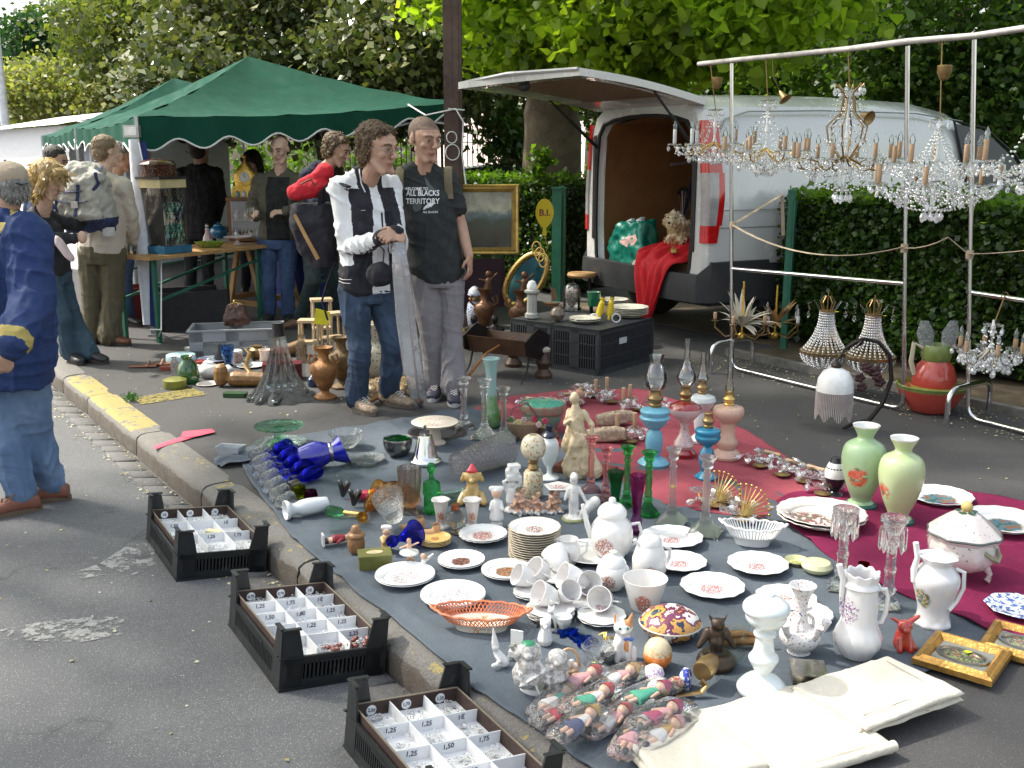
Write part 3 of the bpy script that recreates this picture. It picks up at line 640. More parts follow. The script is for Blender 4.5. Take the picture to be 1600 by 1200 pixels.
 # contents
def lat(name,label,cat,loc,prof,mat,n=24,mod=None,grp=None,s=1.0):
 mb=MB();mb.lathe([(r*s,z*s)for r,z in prof],n,mod=mod);return single(name,mb,mat,label,cat,loc,0,grp)
Q=Matrix.Rotation(TA,3,'Z')
def inv(x,y,z):return vc+Q@Vc((x,y,z))
m_porc=M('white porcelain',(.74,.73,.71),.12,var=.03,coat=.6);m_brass=M('brass',(.62,.42,.14),.28,.95,var=.2);m_oldb=M('aged brass',(.30,.20,.09),.4,.85,var=.3)
lat('white_vase','white urn vase on the floor of the glass cabinet','vase',inv(.12,.1,.06),[(.03,0),(.015,.02),(.045,.05),(.055,.09),(.04,.1)],m_porc)
mb=MB();mb.box((0,0,.045),(.13,.09,.09));single('card_box',mb,M('buff card',(.42,.36,.24),.8),'buff cardboard box at the near corner of the glass cabinet','box',inv(.18,.06,.06),TA)
lat('amber_bowl','amber glass bowl on the top shelf of the glass cabinet','bowl',inv(.1,.1,.424),[(.03,0),(.06,.05),(.07,.09)],M('amber',(.5,.22,.05),.2,coat=1))
lat('figurine','small brown figurine on the middle shelf of the cabinet','figurine',inv(.16,.12,.245),[(.03,0),(.025,.05),(.035,.09),(.015,.12),(.018,.14),(0,.155)],M('brown glaze',(.3,.15,.07),.3))
# flowered box and floodlight on top
bx=vc+Q@Vc((.11,.14,hh+.015));t=thing('painted_casket','dark flowered casket on top of the glass cabinet','box',bx,TA);mb=MB()
mb.loft([((0,0,0),(.14,0,0),(0,.09,0)),((0,0,.09),(.145,0,0),(0,.095,0)),((0,0,.10),(.145,0,0),(0,.095,0))],24,5);part('box',mb,decor('casket paint',(.035,.012,.01),[(.3,.2,.1),(.25,.06,.05),(.2,.18,.1)],(0,0,.05),.2,70,.55),t)
mb=MB();mb.loft([((0,0,.102),(.15,0,0),(0,.1,0)),((0,0,.13),(.13,0,0),(0,.085,0)),((0,0,.15),(.06,0,0),(0,.04,0))],24,4);part('lid',mb,_mc['casket paint'],t)
fp=vc+Q@Vc((.05,.35,0));fl=A(250,205,fp.y);t=thing('work_light','small white floodlight on a thin pole under the tent edge','floodlight',Vc((fp.x,fp.y,.745)),0);mb=MB()
mb.tube([(0,0,0),(0,0,fl.z-.745-.06)],.01,8);part('pole',mb,m_frame,t);mb=MB();mb.box((.0,0,fl.z-.745),(.13,.06,.10));part('housing',mb,M('lamp alloy',(.5,.5,.5),.4,.6),t)
mb=MB();mb.box((.0,-.034,fl.z-.745),(.10,.008,.07));part('lens',mb,M('frosted lens',(.8,.8,.8),.2),t)
# wooden cabinet and clock
wc=on(312,385,.745)+Vc((.12,.55,0));t=thing('wooden_cabinet','small brown glazed wooden cabinet under the golden clock','cabinet',wc,R(12));L_,D_,H_=.50,.24,.40;mwf=M('mid brown wood',(.20,.09,.035),.45,var=.3)
mb=MB();mb.box((L_/2,D_/2,.015),(L_,D_,.03));mb.box((L_/2,D_/2,H_),(L_+.02,D_+.02,.03));mb.box((L_/2,D_/2,.2),(L_-.06,D_-.02,.012));part('shelf',mb,mwf,t)
mb=MB()
for x in(.015,L_*.72,L_-.015):
 for y in(.015,D_-.015):mb.box((x,y,H_/2),(.03,.03,H_-.03))
part('frame',mb,mwf,t);mb=MB();mb.box((L_/2,D_-.012,H_/2),(L_-.03,.01,H_-.03));part('back',mb,M('dark velvet',(.03,.015,.015),.9),t)
mb=MB();mb.box((L_/2,.006,H_/2),(L_-.06,.003,H_-.04));part('glass',mb,g_thin,t)
WQ=Matrix.Rotation(R(12),3,'Z')
for i,(x,z)in enumerate(((.07,.03),(.13,.03),(.2,.03),(.27,.03),(.08,.206),(.17,.206),(.25,.206),(.42,.03),(.43,.206))):
 lat('trinket','tiny %s in the wooden cabinet, %s shelf, %s'%(['silver cup','pink bottle','brass jar'][i%3],'lower' if z<.1 else 'upper',['far left','left','middle','right of middle','far left','middle','right','far right','far right'][i]),'ornament',wc+WQ@Vc((x,.1,z)),[(.018,0),(.022,.04),(.01,.06),(.014,.08)],[m_frame,M('pink',(.5,.25,.25),.3),m_brass][i%3],10,grp='trinkets in the wooden cabinet')
ck=wc+WQ@Vc((.18,.1,H_+.015));t=thing('mantel_clock','golden mantel clock with white dial under a pointed top','clock',ck,R(5));mb=MB();m_gold=M('gilded metal',(.75,.48,.10),.3,.8,var=.25,bump=.4,bsc=50)
mb.box((0,0,.04),(.26,.10,.08));mb.box((0,0,.09),(.22,.09,.03));mb.loft([((0,0,.1),(.10,0,0),(0,.04,0)),((0,0,.2),(.11,0,0),(0,.045,0)),((0,0,.27),(.07,0,0),(0,.035,0)),((0,0,.33),(.02,0,0),(0,.02,0)),((0,0,.37),(.01,0,0),(0,.01,0))],20);mb.ball((0,0,.38),.02);part('case',mb,m_gold,t)
mb=MB();mb.lathe([(.0,0),(.05,0),(.05,.006)],24,(0,-.044,.19),ax=Matrix.Rotation(R(90),3,'X'));part('dial',mb,M('enamel',(.8,.8,.76),.2),t)
mb=MB();mb.bar((0,-.053,.19),(0,-.053,.222),.005,.003);mb.bar((0,-.053,.19),(.02,-.053,.18),.005,.003)
for i in range(12):a=i*PI/6;mb.box((.042*sin(a),-.053,.19+.042*cos(a)),(.005,.003,.006))
part('hands',mb,M('black paint',(.01,.01,.01),.4),t)
for i in range(5):lat('trinket','small china jar before the golden clock, %s from the left'%['first','second','third','fourth','fifth'][i],'ornament',wc+WQ@Vc((.1+i*.06,.05,H_+.016)),[(.02,0),(.026,.02),(.02,.045),(.008,.06)],[M('celadon',(.25,.35,.28),.2),m_porc,M('grey glaze',(.3,.3,.3),.2)][i%3],12,grp='china jars on the wooden cabinet')
# things on the front table
def P_on(px,py,z=.745):return G(px,py,z)
def teapot(name,label,loc,r,h,mat,rz=0,cat='teapot',knobm=None,grp=None,lidm=None,flat=False):
 t=thing(name,label,cat,loc,rz,grp);mb=MB();mb.lathe([(r*.55,0),(r*.6,h*.03),(r*.95,h*.25),(r,h*.42),(r*.85,h*.62),(r*.55,h*.74),(r*.5,h*.76)],28);part('body',mb,mat,t)
 mb=MB();mb.lathe([(r*.52,h*.76),(r*.5,h*.82),(r*.2,h*.92),(r*.08,h*.94),(r*.13,h),(0,h*1.03)],20);part('lid',mb,lidm or mat,t)
 mb=MB();mb.tube([(-r*.8,0,h*.3),(-r*1.25,0,h*.45),(-r*1.5,0,h*.75)],[r*.22,r*.14,r*.09],10);part('spout',mb,mat,t)
 mb=MB();mb.tube([(r*.85,0,h*.6),(r*1.3,0,h*.65),(r*1.45,0,h*.42),(r*1.2,0,h*.22),(r*.85,0,h*.22)],r*.09,8);part('handle',mb,mat,t);return t
teapot('teapot','bright blue enamel teapot on the stall table',P_on(342,372),.085,.16,M('blue enamel',(.02,.16,.30),.2,coat=1),0)
t=thing('lady_figurine','crinoline lady figurine beside the blue teapot','figurine',P_on(325,376));mb=MB();mb.lathe([(.05,0),(.045,.03),(.02,.08),(.024,.11),(.01,.125)],18);mb.ball((0,0,.145),.018);part('figure',mb,decor('lady paint',(.6,.55,.5),[(.4,.1,.1),(.1,.25,.15)],(0,0,.05),.08,60),t);mb=MB();mb.ball((0,.003,.152),(.019,.019,.016));part('hair',mb,m_dkw,t)
mb=MB();mb.lathe([(.09,0),(.13,.035),(.14,.05),(.12,.04),(.085,.012),(0,.012)],30,ell=(1,.6));single('majolica_dish',mb,decor('majolica',(.5,.38,.06),[(.08,.2,.03),(.35,.3,.05)],(0,0,.03),.2,50,.4),'oval yellow and green majolica dish on the table edge','dish',P_on(328,386))
t=thing('cake_stand','pink rimmed cake stand on the stall table','cake stand',P_on(372,382));mb=MB();mb.lathe([(.05,0),(.02,.02),(.02,.05),(.11,.062),(.13,.075),(.1,.066),(0,.064)],30);part('stand',mb,M('pinkish china',(.6,.5,.5),.2),t)
for i in range(6):lat('drinking_glass','clear glass behind the tent pole, %s in the %s row'%(['first','second','third'][i%3],'front' if i<3 else 'back'),'glass',TC+Q@Vc((.06+.05*(i%3),.35+.07*(i//3),.745)),[(.02,0),(.03,.07),(.028,.07),(.018,.008)],g_thin,12,grp='glasses on the near table end')
# dark goods under and behind the tables
for lb,p,d,c in(('red crate on the ground under the near table',(205,455),(.5,.35,.3),(.14,.01,.01)),('dark storage box under the long table',(300,470),(.6,.4,.35),(.02,.02,.022)),('blue cloth covered box behind the stick',(480,440),(.5,.4,.62),(.012,.03,.18))):
 l=G(p[0],p[1]+40);mb=MB();h=d[2];w,dd=d[0]/2,d[1]/2
 mb.extr([(-w*.92,-dd*.92,0),(w*.92,-dd*.92,0),(w*.92,dd*.92,0),(-w*.92,dd*.92,0)],(0,0,.02))
 for a,b in(((-w,-dd),(w,-dd)),((w,-dd),(w,dd)),((w,dd),(-w,dd)),((-w,dd),(-w,-dd))):mb.bar((a[0],a[1],h/2),(b[0],b[1],h/2),.02,h-.02)if 0 else mb.box(((a[0]+b[0])/2,(a[1]+b[1])/2,h/2),(abs(a[0]-b[0])+.02,abs(a[1]-b[1])+.02,h))
 single('storage_box',mb,M('box '+lb[:8],c,.6),lb,'box',l,R(30),'boxes under the stall tables')

 # ================================================================ the white van
VN=Vc((1.60,8.35,.0));VA=R(27);vq=Matrix.Rotation(VA,3,'Z');VC=VN+vq@Vc((0,.95,0))
van=thing('white_van','white panel van reversed through the hedge gap with tailgate raised','van',VC,VA)
m_van=M('white van paint',(.64,.63,.61),.25,.1,var=.04,sc=2,coat=.8);m_clad=M('dark grey bumper plastic',(.035,.036,.038),.55,var=.15,bump=.1)
m_vglass=M('tinted window',(.012,.016,.016),.05,spec=.4);m_blk=M('black rubber',(.012,.012,.012),.6);m_red=M('red lamp lens',(.55,.008,.012),.08,coat=1);m_lens=M('clear lamp lens',(.38,.35,.35),.12,coat=1)
def prof(zt,w=1.0,zb=.34):
 return[(.90*w,zb+.04),(.94*w,zb+.12),(.955*w,.72),(.955*w,1.0),(.945*w,1.12),(.93*w,1.2+(zt-2.05)*.3),(.90*w,min(1.62,zt*.82)),(.87*w,zt-.26),(.80*w,zt-.12),(.66*w,zt-.04),(.35*w,zt-.005),(0,zt)]
mb=MB();rings=[];xs=[(0.0,2.02,.985),(.06,2.05,1),(.6,2.07,1),(1.5,2.08,1),(2.4,2.06,1),(2.9,1.98,.99),(3.3,1.83,.98),(3.7,1.62,.97),(4.1,1.40,.96),(4.3,1.27,.95),(4.7,1.15,.9),(4.95,.95,.8),(5.0,.6,.72)]
for x,zt,w in xs:
 pr=prof(zt,w)if zt>1.3 else[(y*w,min(z,zt-.05+.004*i))for i,(y,z)in enumerate(prof(1.5,1))][:-1]+[(0,zt)]
 rings.append([mb.P((x,y,z))for y,z in pr]+[mb.P((x,-y,z))for y,z in pr[-2::-1]])
for a,b in zip(rings,rings[1:]):mb.ring(a,b,False)
mb.F_(*rings[-1]);body=part('body',mb,m_van,van,30)
# rear face: outer outline to opening outline
pr=prof(2.02,.985);outer=[(y,z)for y,z in pr]+[(-y,z)for y,z in pr[-2::-1]]
inn=[(.70,.56),(.72,.62),(.74,.9),(.74,1.1),(.74,1.25),(.735,1.4),(.725,1.55),(.70,1.72),(.62,1.82),(.45,1.86),(.22,1.88),(0,1.885)];inner=inn+[(-y,z)for y,z in inn[-2::-1]]
mb=MB();a=[mb.P((0,y,z))for y,z in outer];b=[mb.P((-.035,y*.96,z*.99+.005))for y,z in outer];c=[mb.P((-.035,y*1.06,z+.02))for y,z in inner];d=[mb.P((.05,y,z))for y,z in inner]
for r0,r1 in((a,b),(b,c),(c,d)):mb.ring(r0,r1,False)
part('rear_frame',mb,m_van,van,35)
mb=MB();mb.tube([(-.03,y*1.02,z+.005)for y,z in inner],.018,6);part('door_seal',mb,m_blk,van)
for s in(1,-1):mb=MB();mb.extr([(-.04,s*.80,.78),(-.04,s*.80,1.72),(-.04,s*.755,1.74),(-.04,s*.76,.78)],(-.006,0,0));part('door_pillar',mb,m_blk,van)
# load space
m_ply=M('brown plywood lining',(.25,.115,.042),.6,var=.2,sc=3);mb=MB();D=2.3
wl=[(.735,.57),(.745,.9),(.745,1.25),(.73,1.55),(.70,1.72),(.6,1.83),(0,1.885)];wl=wl+[(-y,z)for y,z in wl[-2::-1]]
a=[mb.P((.04,y,z))for y,z in wl];b=[mb.P((D,y,z))for y,z in wl];mb.ring(a,b,False);mb.F_(*b);
for x in(.5,1.1,1.7,2.2):
 for y,z in((.733,.95),(.733,1.3),(-.733,.95),(-.733,1.3)):mb.ball((x,y,z),.012,6,4)
part('cargo_lining',mb,m_ply,van,35)
mb=MB();mb.box((D/2,0,.54),(D,1.48,.05));mb.box((.0,0,.575),(.12,1.40,.018));part('load_floor',mb,M('worn black floor',(.05,.05,.052),.5,var=.4,sc=5),van)
# bumper and cladding
mb=MB();bs=[]
for y,x in((-.97,.62),(-.975,.2),(-.965,.02),(-.90,-.08),(-.6,-.13),(0,-.15),(.6,-.13),(.90,-.08),(.965,.02),(.975,.2),(.97,.62)):
 dx=.1 if abs(y)<.95 else 0;sy=(1 if y>0 else-1)*(.03 if dx==0 else 0)
 bs.append([mb.P((x+dx,y-sy,.34)),mb.P((x,y,.37)),mb.P((x-.01,y,.50)),mb.P((x,y,.60 if dx else.70)),mb.P((x+dx,y-sy,.60 if dx else.71))])
for r0,r1 in zip(bs,bs[1:]):mb.ring(r0,r1,False)
mb.F_(*bs[0]);mb.F_(*bs[-1][::-1]);part('bumper',mb,m_clad,van,30)
for s in(1,-1):
 mb=MB();mb.extr([(.55,s*.945,.30),(3.4,s*.945,.30),(3.4,s*.965,.62),(.55,s*.965,.68)],(0,s*.018,0));part('side_cladding',mb,m_clad,van)
 # tall rear lamp: red top, clear middle, red base, wrapped round the corner
 tl=[]
 for z0,z1,mm,nmn in((1.42,1.83,m_red,'red_lens'),(1.0,1.42,m_lens,'clear_lens'),(.86,1.0,m_red,'red_lens')):
  mb=MB();rr=[]
  for i in range(7):
   z=z0+(z1-z0)*i/6;k=.05*sin(PI*min(1,max(0,(z-.82)/1.05)));wz=.93 if z<1.2 else.93-(z-1.2)*.10
   rr.append([mb.P((x,s*y,z))for x,y in((-.02,wz-.07),(-.05,wz-.05),(-.045,wz),(-.02,wz+.035),(.06+k,wz+.036),(.06+k,wz-.01))])
  for r0,r1 in zip(rr,rr[1:]):mb.ring(r0,r1)
  mb.F_(*rr[0][::-1]);mb.F_(*rr[-1]);tl.append((nmn,mb,mm))
 lamp=part('tail_lamp',tl[1][1],m_lens,van,30);part('red_lens',tl[0][1],m_red,lamp,30);part('red_lens',tl[2][1],m_red,lamp,30)
 mb=MB();rr=[]
 for i in range(7):  # red edge strip of the lamp
  z=1.0+.42*i/6;k=.05*sin(PI*(z-.82)/1.05);wz=.93 if z<1.2 else.93-(z-1.2)*.10;rr.append([mb.P((x,s*y,z))for x,y in((.0+k,wz+.030),(.05+k,wz+.042),(.085+k,wz+.03))])
 for r0,r1 in zip(rr,rr[1:]):mb.ring(r0,r1,False)
 part('red_lens',mb,m_red,lamp,180)
 mb=MB();mb.extr([(2.95,s*.958,1.25),(3.9,s*.94,1.2),(3.62,s*.895,1.52),(3.2,s*.87,1.78),(2.80,s*.865,1.84)],(0,s*.012,0));part('side_window',mb,m_vglass,van,20)
 mb=MB();mb.tube([(2.95,s*.972,1.24),(2.78,s*.884,1.86),(3.2,s*.888,1.80),(3.64,s*.905,1.55),(3.95,s*.95,1.2)],.014,6,close=True);part('window_seal',mb,m_blk,van)
 mb=MB();mb.tube([(.02,s*.90,1.60),(.15,s*.888,1.84),(.4,s*.875,1.905),(1.2,s*.872,1.925),(2.3,s*.87,1.92),(2.9,s*.868,1.86)],.013,6,flat=.5);part('roof_gutter',mb,M('paint crease',(.25,.25,.25),.4),van)
 mb=MB();mb.extr([(.7,s*.958,1.16),(2.3,s*.958,1.16),(2.3,s*.958,1.175),(.7,s*.958,1.175)],(0,s*.006,0));part('door_track',mb,m_blk,van)
 for z in(.98,1.12):mb=MB();mb.box((1.2,s*.9585,z),(2.2,.006,.005));part('panel_seam',mb,_mc['paint crease'],van)
for x in(.75,3.95):
 for s in(.83,-.83):
  mb=MB();mb.lathe([(.19,-.1),(.30,-.1),(.325,-.06),(.325,.06),(.30,.1),(.19,.1)],30,(x,s,.325),ax=Matrix.Rotation(R(90),3,'X'));w=part('wheel',mb,M('van tyre',(.02,.02,.02),.85,bump=.2),van)
  mb=MB();mb.lathe([(0,-.07),(.19,-.08),(.19,.08),(0,.07)],24,(x,s,.325),ax=Matrix.Rotation(R(90),3,'X'));part('rim',mb,m_frame,w)
  # tailgate
iv=vq.transposed()
def vl(p):return iv@(Vc(p)-VC)
hl,hr=Vc((.02,.80,1.985)),Vc((.02,-.80,1.985));ol=vl(A(716,134,9.25));orr=vl(A(905,112,7.95))
mb=MB();n=12;top=[];bot=[];lip=[]
for j in range(n+1):
 t_=j/n;rt=[];rb=[]
 for i in range(n+1):
  s_=i/n;p=hl.lerp(hr,s_).lerp(ol.lerp(orr,s_),t_);cam_=sin(PI*s_)*.05*t_
  rt.append(mb.P(p+Vc((-cam_,0,.03*sin(PI*t_*.9)+.02+.02*sin(PI*s_)))))
  e=min(s_,1-s_,t_,1-t_);dp=.0 if e>.12 else.045
  rb.append(mb.P(p+Vc((-cam_*.6,0,.03*sin(PI*t_*.9)-dp*.8))))
 top.append(rt);bot.append(rb)
for r0,r1 in zip(top,top[1:]):mb.ring(r0,r1,False)
for r0,r1 in zip(bot,bot[1:]):mb.ring(r0,r1,False)
mb.ring(top[0],bot[0],False);mb.ring(top[-1],bot[-1],False);mb.ring([r[0]for r in top],[r[0]for r in bot],False);mb.ring([r[-1]for r in top],[r[-1]for r in bot],False)
tg=part('tailgate',mb,m_van,van,50)
mb=MB();q4=[hl.lerp(hr,s_).lerp(ol.lerp(orr,s_),t_)+Vc((0,0,.03*sin(PI*t_*.9)-.008))for t_,s_ in((.18,.14),(.18,.86),(.8,.84),(.8,.16))];mb.extr(q4,(0,0,.008));part('lining',mb,M('tan hardboard',(.24,.16,.10),.7),tg)
mb=MB();lk=hl.lerp(hr,.5).lerp(ol.lerp(orr,.5),.93)+Vc((0,0,-.04));mb.ball(lk,(.03,.09,.04),12,8);part('lock',mb,m_blk,tg)
mb=MB();mb.tube([hl.lerp(ol,.98)+Vc((-.01,0,.02)),ol.lerp(orr,.5)+Vc((-.06,0,.04)),orr+Vc((-.01,0,.02))],.016,6);part('edge_trim',mb,M('grey edge trim',(.35,.35,.35),.4),tg)
for s_,w in((0.03,.735),(.97,-.735)):
 mb=MB();a=hl.lerp(hr,s_).lerp(ol.lerp(orr,s_),.42)+Vc((0,0,.02));b=Vc((-.035,w,1.62));mb.tube([a,b],.010,8);mb.tube([a.lerp(b,.45),b],.016,8);part('gas_strut',mb,m_blk,van)
 mb=MB();a=hl.lerp(hr,s_)+Vc((.02,0,-.02));mb.tube([a,a.lerp(hl.lerp(hr,s_).lerp(ol.lerp(orr,s_),.2),1)],.02,8);part('hinge',mb,m_blk,van)

def VW(x,y,z):return VC+vq@Vc((x,y,z))
# things in the van
t=thing('bicycle','dark bicycle lying inside the van, one wheel towards the doors','bicycle',VW(.55,-.25,.57),VA+R(70))
for cx in(-.1,.88):
 mb=MB();mb.tube([(cx+.33*cos(a),0,.34+.33*sin(a))for a in[i*2*PI/40 for i in range(40)]],.018,8,close=True);w=part('wheel',mb,m_blk,t)
 mb=MB();[mb.tube([(cx,0,.34),(cx+.31*cos(a),0,.34+.31*sin(a))],.0022,4)for a in[i*PI/9 for i in range(18)]];part('spokes',mb,m_frame,w)
mb=MB();fr=[(-.1,0,.34),(.12,0,.82),(.62,0,.78),(.38,0,.30)]
for a,b in((0,3),(1,3),(1,2),(2,3),(0,1)):mb.tube([fr[a],fr[b]],.016,8)
mb.tube([(.62,0,.78),(.88,0,.34)],.014,8);part('frame',mb,M('dark cycle paint',(.02,.03,.06),.3),t);mb=MB();mb.tube([(.6,-.22,.9),(.62,0,.92),(.6,.22,.9)],.012,8);part('handlebar',mb,m_frame,t);mb=MB();mb.loft([((.0,0,.9),(.12,0,0),(0,.03,0)),((0,0,.93),(.13,0,0),(0,.06,0))],14);part('saddle',mb,m_blk,t)
t=thing('cardboard_box','brown cardboard box with a printed label inside the van','box',VW(.95,-.15,.57),VA+R(12));mb=MB();mb.box((0,0,.19),(.4,.5,.38));mb.extr([(-.2,-.25,.38),(-.2,.25,.38),(-.34,.25,.46),(-.34,-.25,.46)],(0,0,.004));part('box',mb,M('brown card',(.17,.10,.05),.85),t)
mb=MB();mb.box((-.203,-.02,.24),(.004,.18,.09));lb=part('label',mb,M('label paper',(.42,.38,.34),.8),t)
# green shopping bag
m_bag=M('green plastic bag',(.0,.16,.11),.35,var=.15,sc=6,bump=.5,bsc=18,coat=.3)
bgl=VW(.17,.42,.565);t=thing('shopping_bag','green shopping bag printed with a pale hand, slumped in the van','bag',bgl,VA-R(90));mb=MB()
mb.loft([((0,0,0),(.30,0,0),(0,.13,0)),((0,0,.12),(.31,0,0),(0,.14,0)),((.01,0,.26),(.27,0,0),(0,.12,0)),((.02,0,.38),(.24,0,.03),(0,.09,0))],28,4)
me=remesh(mb,.014,3,m_bag,.03,.11,name='body');ob('bag_body',me,t)
bb=BVHTree.FromPolygons([v.co for v in me.vertices],[p.vertices for p in me.polygons])
def project(poly_mb,bvh,d,off=.003):
 out=[]
 for p in poly_mb.v:
  h=bvh.ray_cast(Vc(p)-d*1.0,d,2.0);out.append(tuple((h[0]-d*off)if h[0]else Vc(p)))
 poly_mb.v=out
def gridpoly(pts2,n=10,f=None):
 """fan-filled flat outline as a fine mesh: rings shrinking to the centre"""
 mb=MB();c=sum((Vc(p)for p in pts2),Vc())/len(pts2);rr=[]
 for k in range(n):s=1-k/n;rr.append([mb.P(c+(Vc(p)-c)*s)for p in pts2])
 for a,b in zip(rr,rr[1:]):mb.ring(a,b)
 e=mb.P(c)
 for i in range(len(pts2)):mb.F_(rr[-1][i],rr[-1][(i+1)%len(pts2)],e)
 return mb
hp=[(-.02,0,.20),(.05,0,.18),(.12,0,.165),(.2,0,.19),(.24,0,.24),(.2,0,.29),(.15,0,.27),(.1,0,.26),(.05,0,.245),(.08,0,.235),(.0,0,.225)]
mb=gridpoly(hp,8);project(mb,bb,Vc((0,1,0)));part('printed_hand',mb,M('bag print pink',(.60,.38,.34),.5),t,180)
mb=MB()
for x,z in((-.06,.40),(.1,.42)):mb.loft([((x,.0,.3),(.06,0,0),(0,.04,0)),((x+.02,0,z),(.05,0,.02),(0,.03,0))],12,3)
part('wrapping_paper',mb,M('tissue',(.6,.62,.62),.8),t)
mb=MB();mb.loft([((0,0,0),(.09,0,0),(0,.035,0)),((.01,0,.05),(.08,0,0),(0,.03,0)),((.02,0,.07),(.04,0,0),(0,.02,0))],14,3);single('glove',mb,M('pale glove',(.55,.5,.42),.8),'pale glove lying on the van floor beside the green bag','glove',VW(-.03,-.02,.585),VA-R(60))
# red cloth over the sill
m_redc=M('red cloth',(.55,.008,.015),.75,var=.12,sc=5,bump=.5,bsc=22)
mb=MB();rows=[];n=30;
path=[(.42,.60),(.36,.80),(.25,.84),(.12,.82),(.0,.76),(-.1,.72),(-.17,.66),(-.185,.55),(-.19,.44),(-.2,.33),(-.21,.22),(-.215,.16)]
for j,(x,z)in enumerate(path):
 w0,w1=(-.66,-.04)if j<6 else(-.62+(j-6)*.045,-.12-(j-6)*.045)
 rows.append([mb.P((x+.014*sin(i*1.25+j*.3)*(1.2 if j>5 else.6)+(.03*sin(i*.4)if j>6 else 0),w0+(w1-w0)*i/n,z+(.035*sin(i*.55+j*.9)+.02*sin(i*1.3)if j<6 else.006*sin(i)+(.05*i/n if j>9 else 0))-(.09 if j<5 and i in(0,n)else 0)))for i in range(n+1)])
for r0,r1 in zip(rows,rows[1:]):mb.ring(r0,r1,False)
o=single('red_blanket',mb,m_redc,'red blanket bunched on the van floor and hanging over the bumper','blanket',VC,VA,ang=180)
md=o.modifiers.new('s','SOLIDIFY');md.thickness=.012;md=o.modifiers.new('b','SUBSURF');md.levels=md.render_levels=1
mb=MB();mb.loft([((.2,-.35,.56),(.16,0,0),(0,.28,0)),((.2,-.35,.70),(.17,0,0),(0,.29,0)),((.2,-.33,.79),(.13,0,0),(0,.24,0))],20,4);single('packed_box',mb,M('brown card',(.17,.10,.05),.85),'low box hidden under the red blanket in the van','box',VC,VA)
# fluffy dog lying on the blanket
dg_=VW(.13,-.38,.84);t_dog=None
mb=MB();mb.T=Matrix.Translation((0,0,.0));mb.caps((-.02,0,.07),(.22,.02,.06),.085,.08);mb.caps((-.06,0,.12),(-.12,.0,.16),.06,.055);mb.ball((-.14,0,.185),(.07,.068,.062));mb.caps((-.18,0,.17),(-.225,0,.155),.035,.024);mb.caps((-.02,.05,.03),(-.13,.06,.015),.028,.02);mb.caps((-.02,-.05,.03),(-.13,-.06,.015),.028,.02)
mb.caps((.22,.0,.06),(.16,-.09,.02),.04,.025);mb.caps((.28,.02,.06),(.32,.06,.09),.03,.02);mb.caps((-.13,.055,.215),(-.12,.085,.16),.02,.022);mb.caps((-.13,-.055,.215),(-.12,-.085,.16),.02,.022)
me=remesh(mb,.009,2,M('cream fur',(.78,.66,.50),.95,var=.25,sc=25,bump=1,bsc=90),.022,.022,name='dog');dog=ob('dog',me,None,dg_);dog.rotation_euler=(0,0,VA+R(30));tag(dog,'small cream fluffy dog lying on the red blanket in the van','dog')
gg=np.random.default_rng(9);vs=np.array([v.co[:]for v in me.vertices]);nn=np.array([v.normal[:]for v in me.vertices]);ids=gg.integers(0,len(vs),3500)
o=leaves('fur',vs[ids]+nn[ids]*.003,.03,leafm('fur tufts',[(.7,.58,.42),(.62,.48,.32),(.78,.68,.52)],.3),'thin',0,71,dog,1.5)
mb=MB();mb.ball((-.248,0,.16),(.012,.014,.011));mb.ball((-.2,.03,.2),.009);mb.ball((-.2,-.03,.2),.009);part('nose_and_eyes',mb,m_blk,dog)
mb=MB();mb.lathe([(.035,0),(.035,.03),(0,.03)],16);single('brass_bell',mb,m_brass,'small pale metal knob lying on the red blanket edge','ornament',VW(-.08,-.58,.76),0)

# ================================================================ people
def skinm(name,col):
 return M(name,col,.5,var=.12,sc=28,sss=.12,spec=.4)
sk_a=skinm('tanned skin',(.50,.30,.21));sk_b=skinm('fair skin',(.56,.37,.28));m_lip=M('lips',(.40,.19,.15),.4)
m_stub=M('cropped hair',(.17,.11,.08),.7,var=.3,sc=60);m_eye=M('eye',(.45,.42,.40),.25);m_iris=M('iris',(.03,.02,.015),.1)
def hairm(n,c):return M(n,c,.6,var=.35,sc=35,bump=.8,bsc=120)
def denim(name,col,light):
 m,nt,out=nm(name);co=objc(nt);n=noi(nt,co,5,3);c=mixc(nt,ramp(nt,n,[(.42,0.),(.62,.8)]),col,light)
 c=mixc(nt,ramp(nt,noi(nt,co,300,2),[(.3,0.),(.7,.35)]),c,light)
 fin(nt,out,N(nt,'BsdfPrincipled',Base_Color=c,Roughness=.85,Normal=bumpn(nt,noi(nt,co,40,3),.5,.006)));return m
def cloth(name,col,var=.12,rough=.85):return M(name,col,rough,var=var,sc=6,bump=.45,bsc=26)
HD={}
def head_frame(top,chin,f):
 f=f.normalized();u=Vc((0,0,1));u=(u-f*f.z).normalized();r=f.cross(u);H=(top-chin).length
 k=H/.248;return Matrix.Translation(top.lerp(chin,.5))@Matrix((r,f,u)).transposed().to_4x4()@Matrix.Scale(k,4)
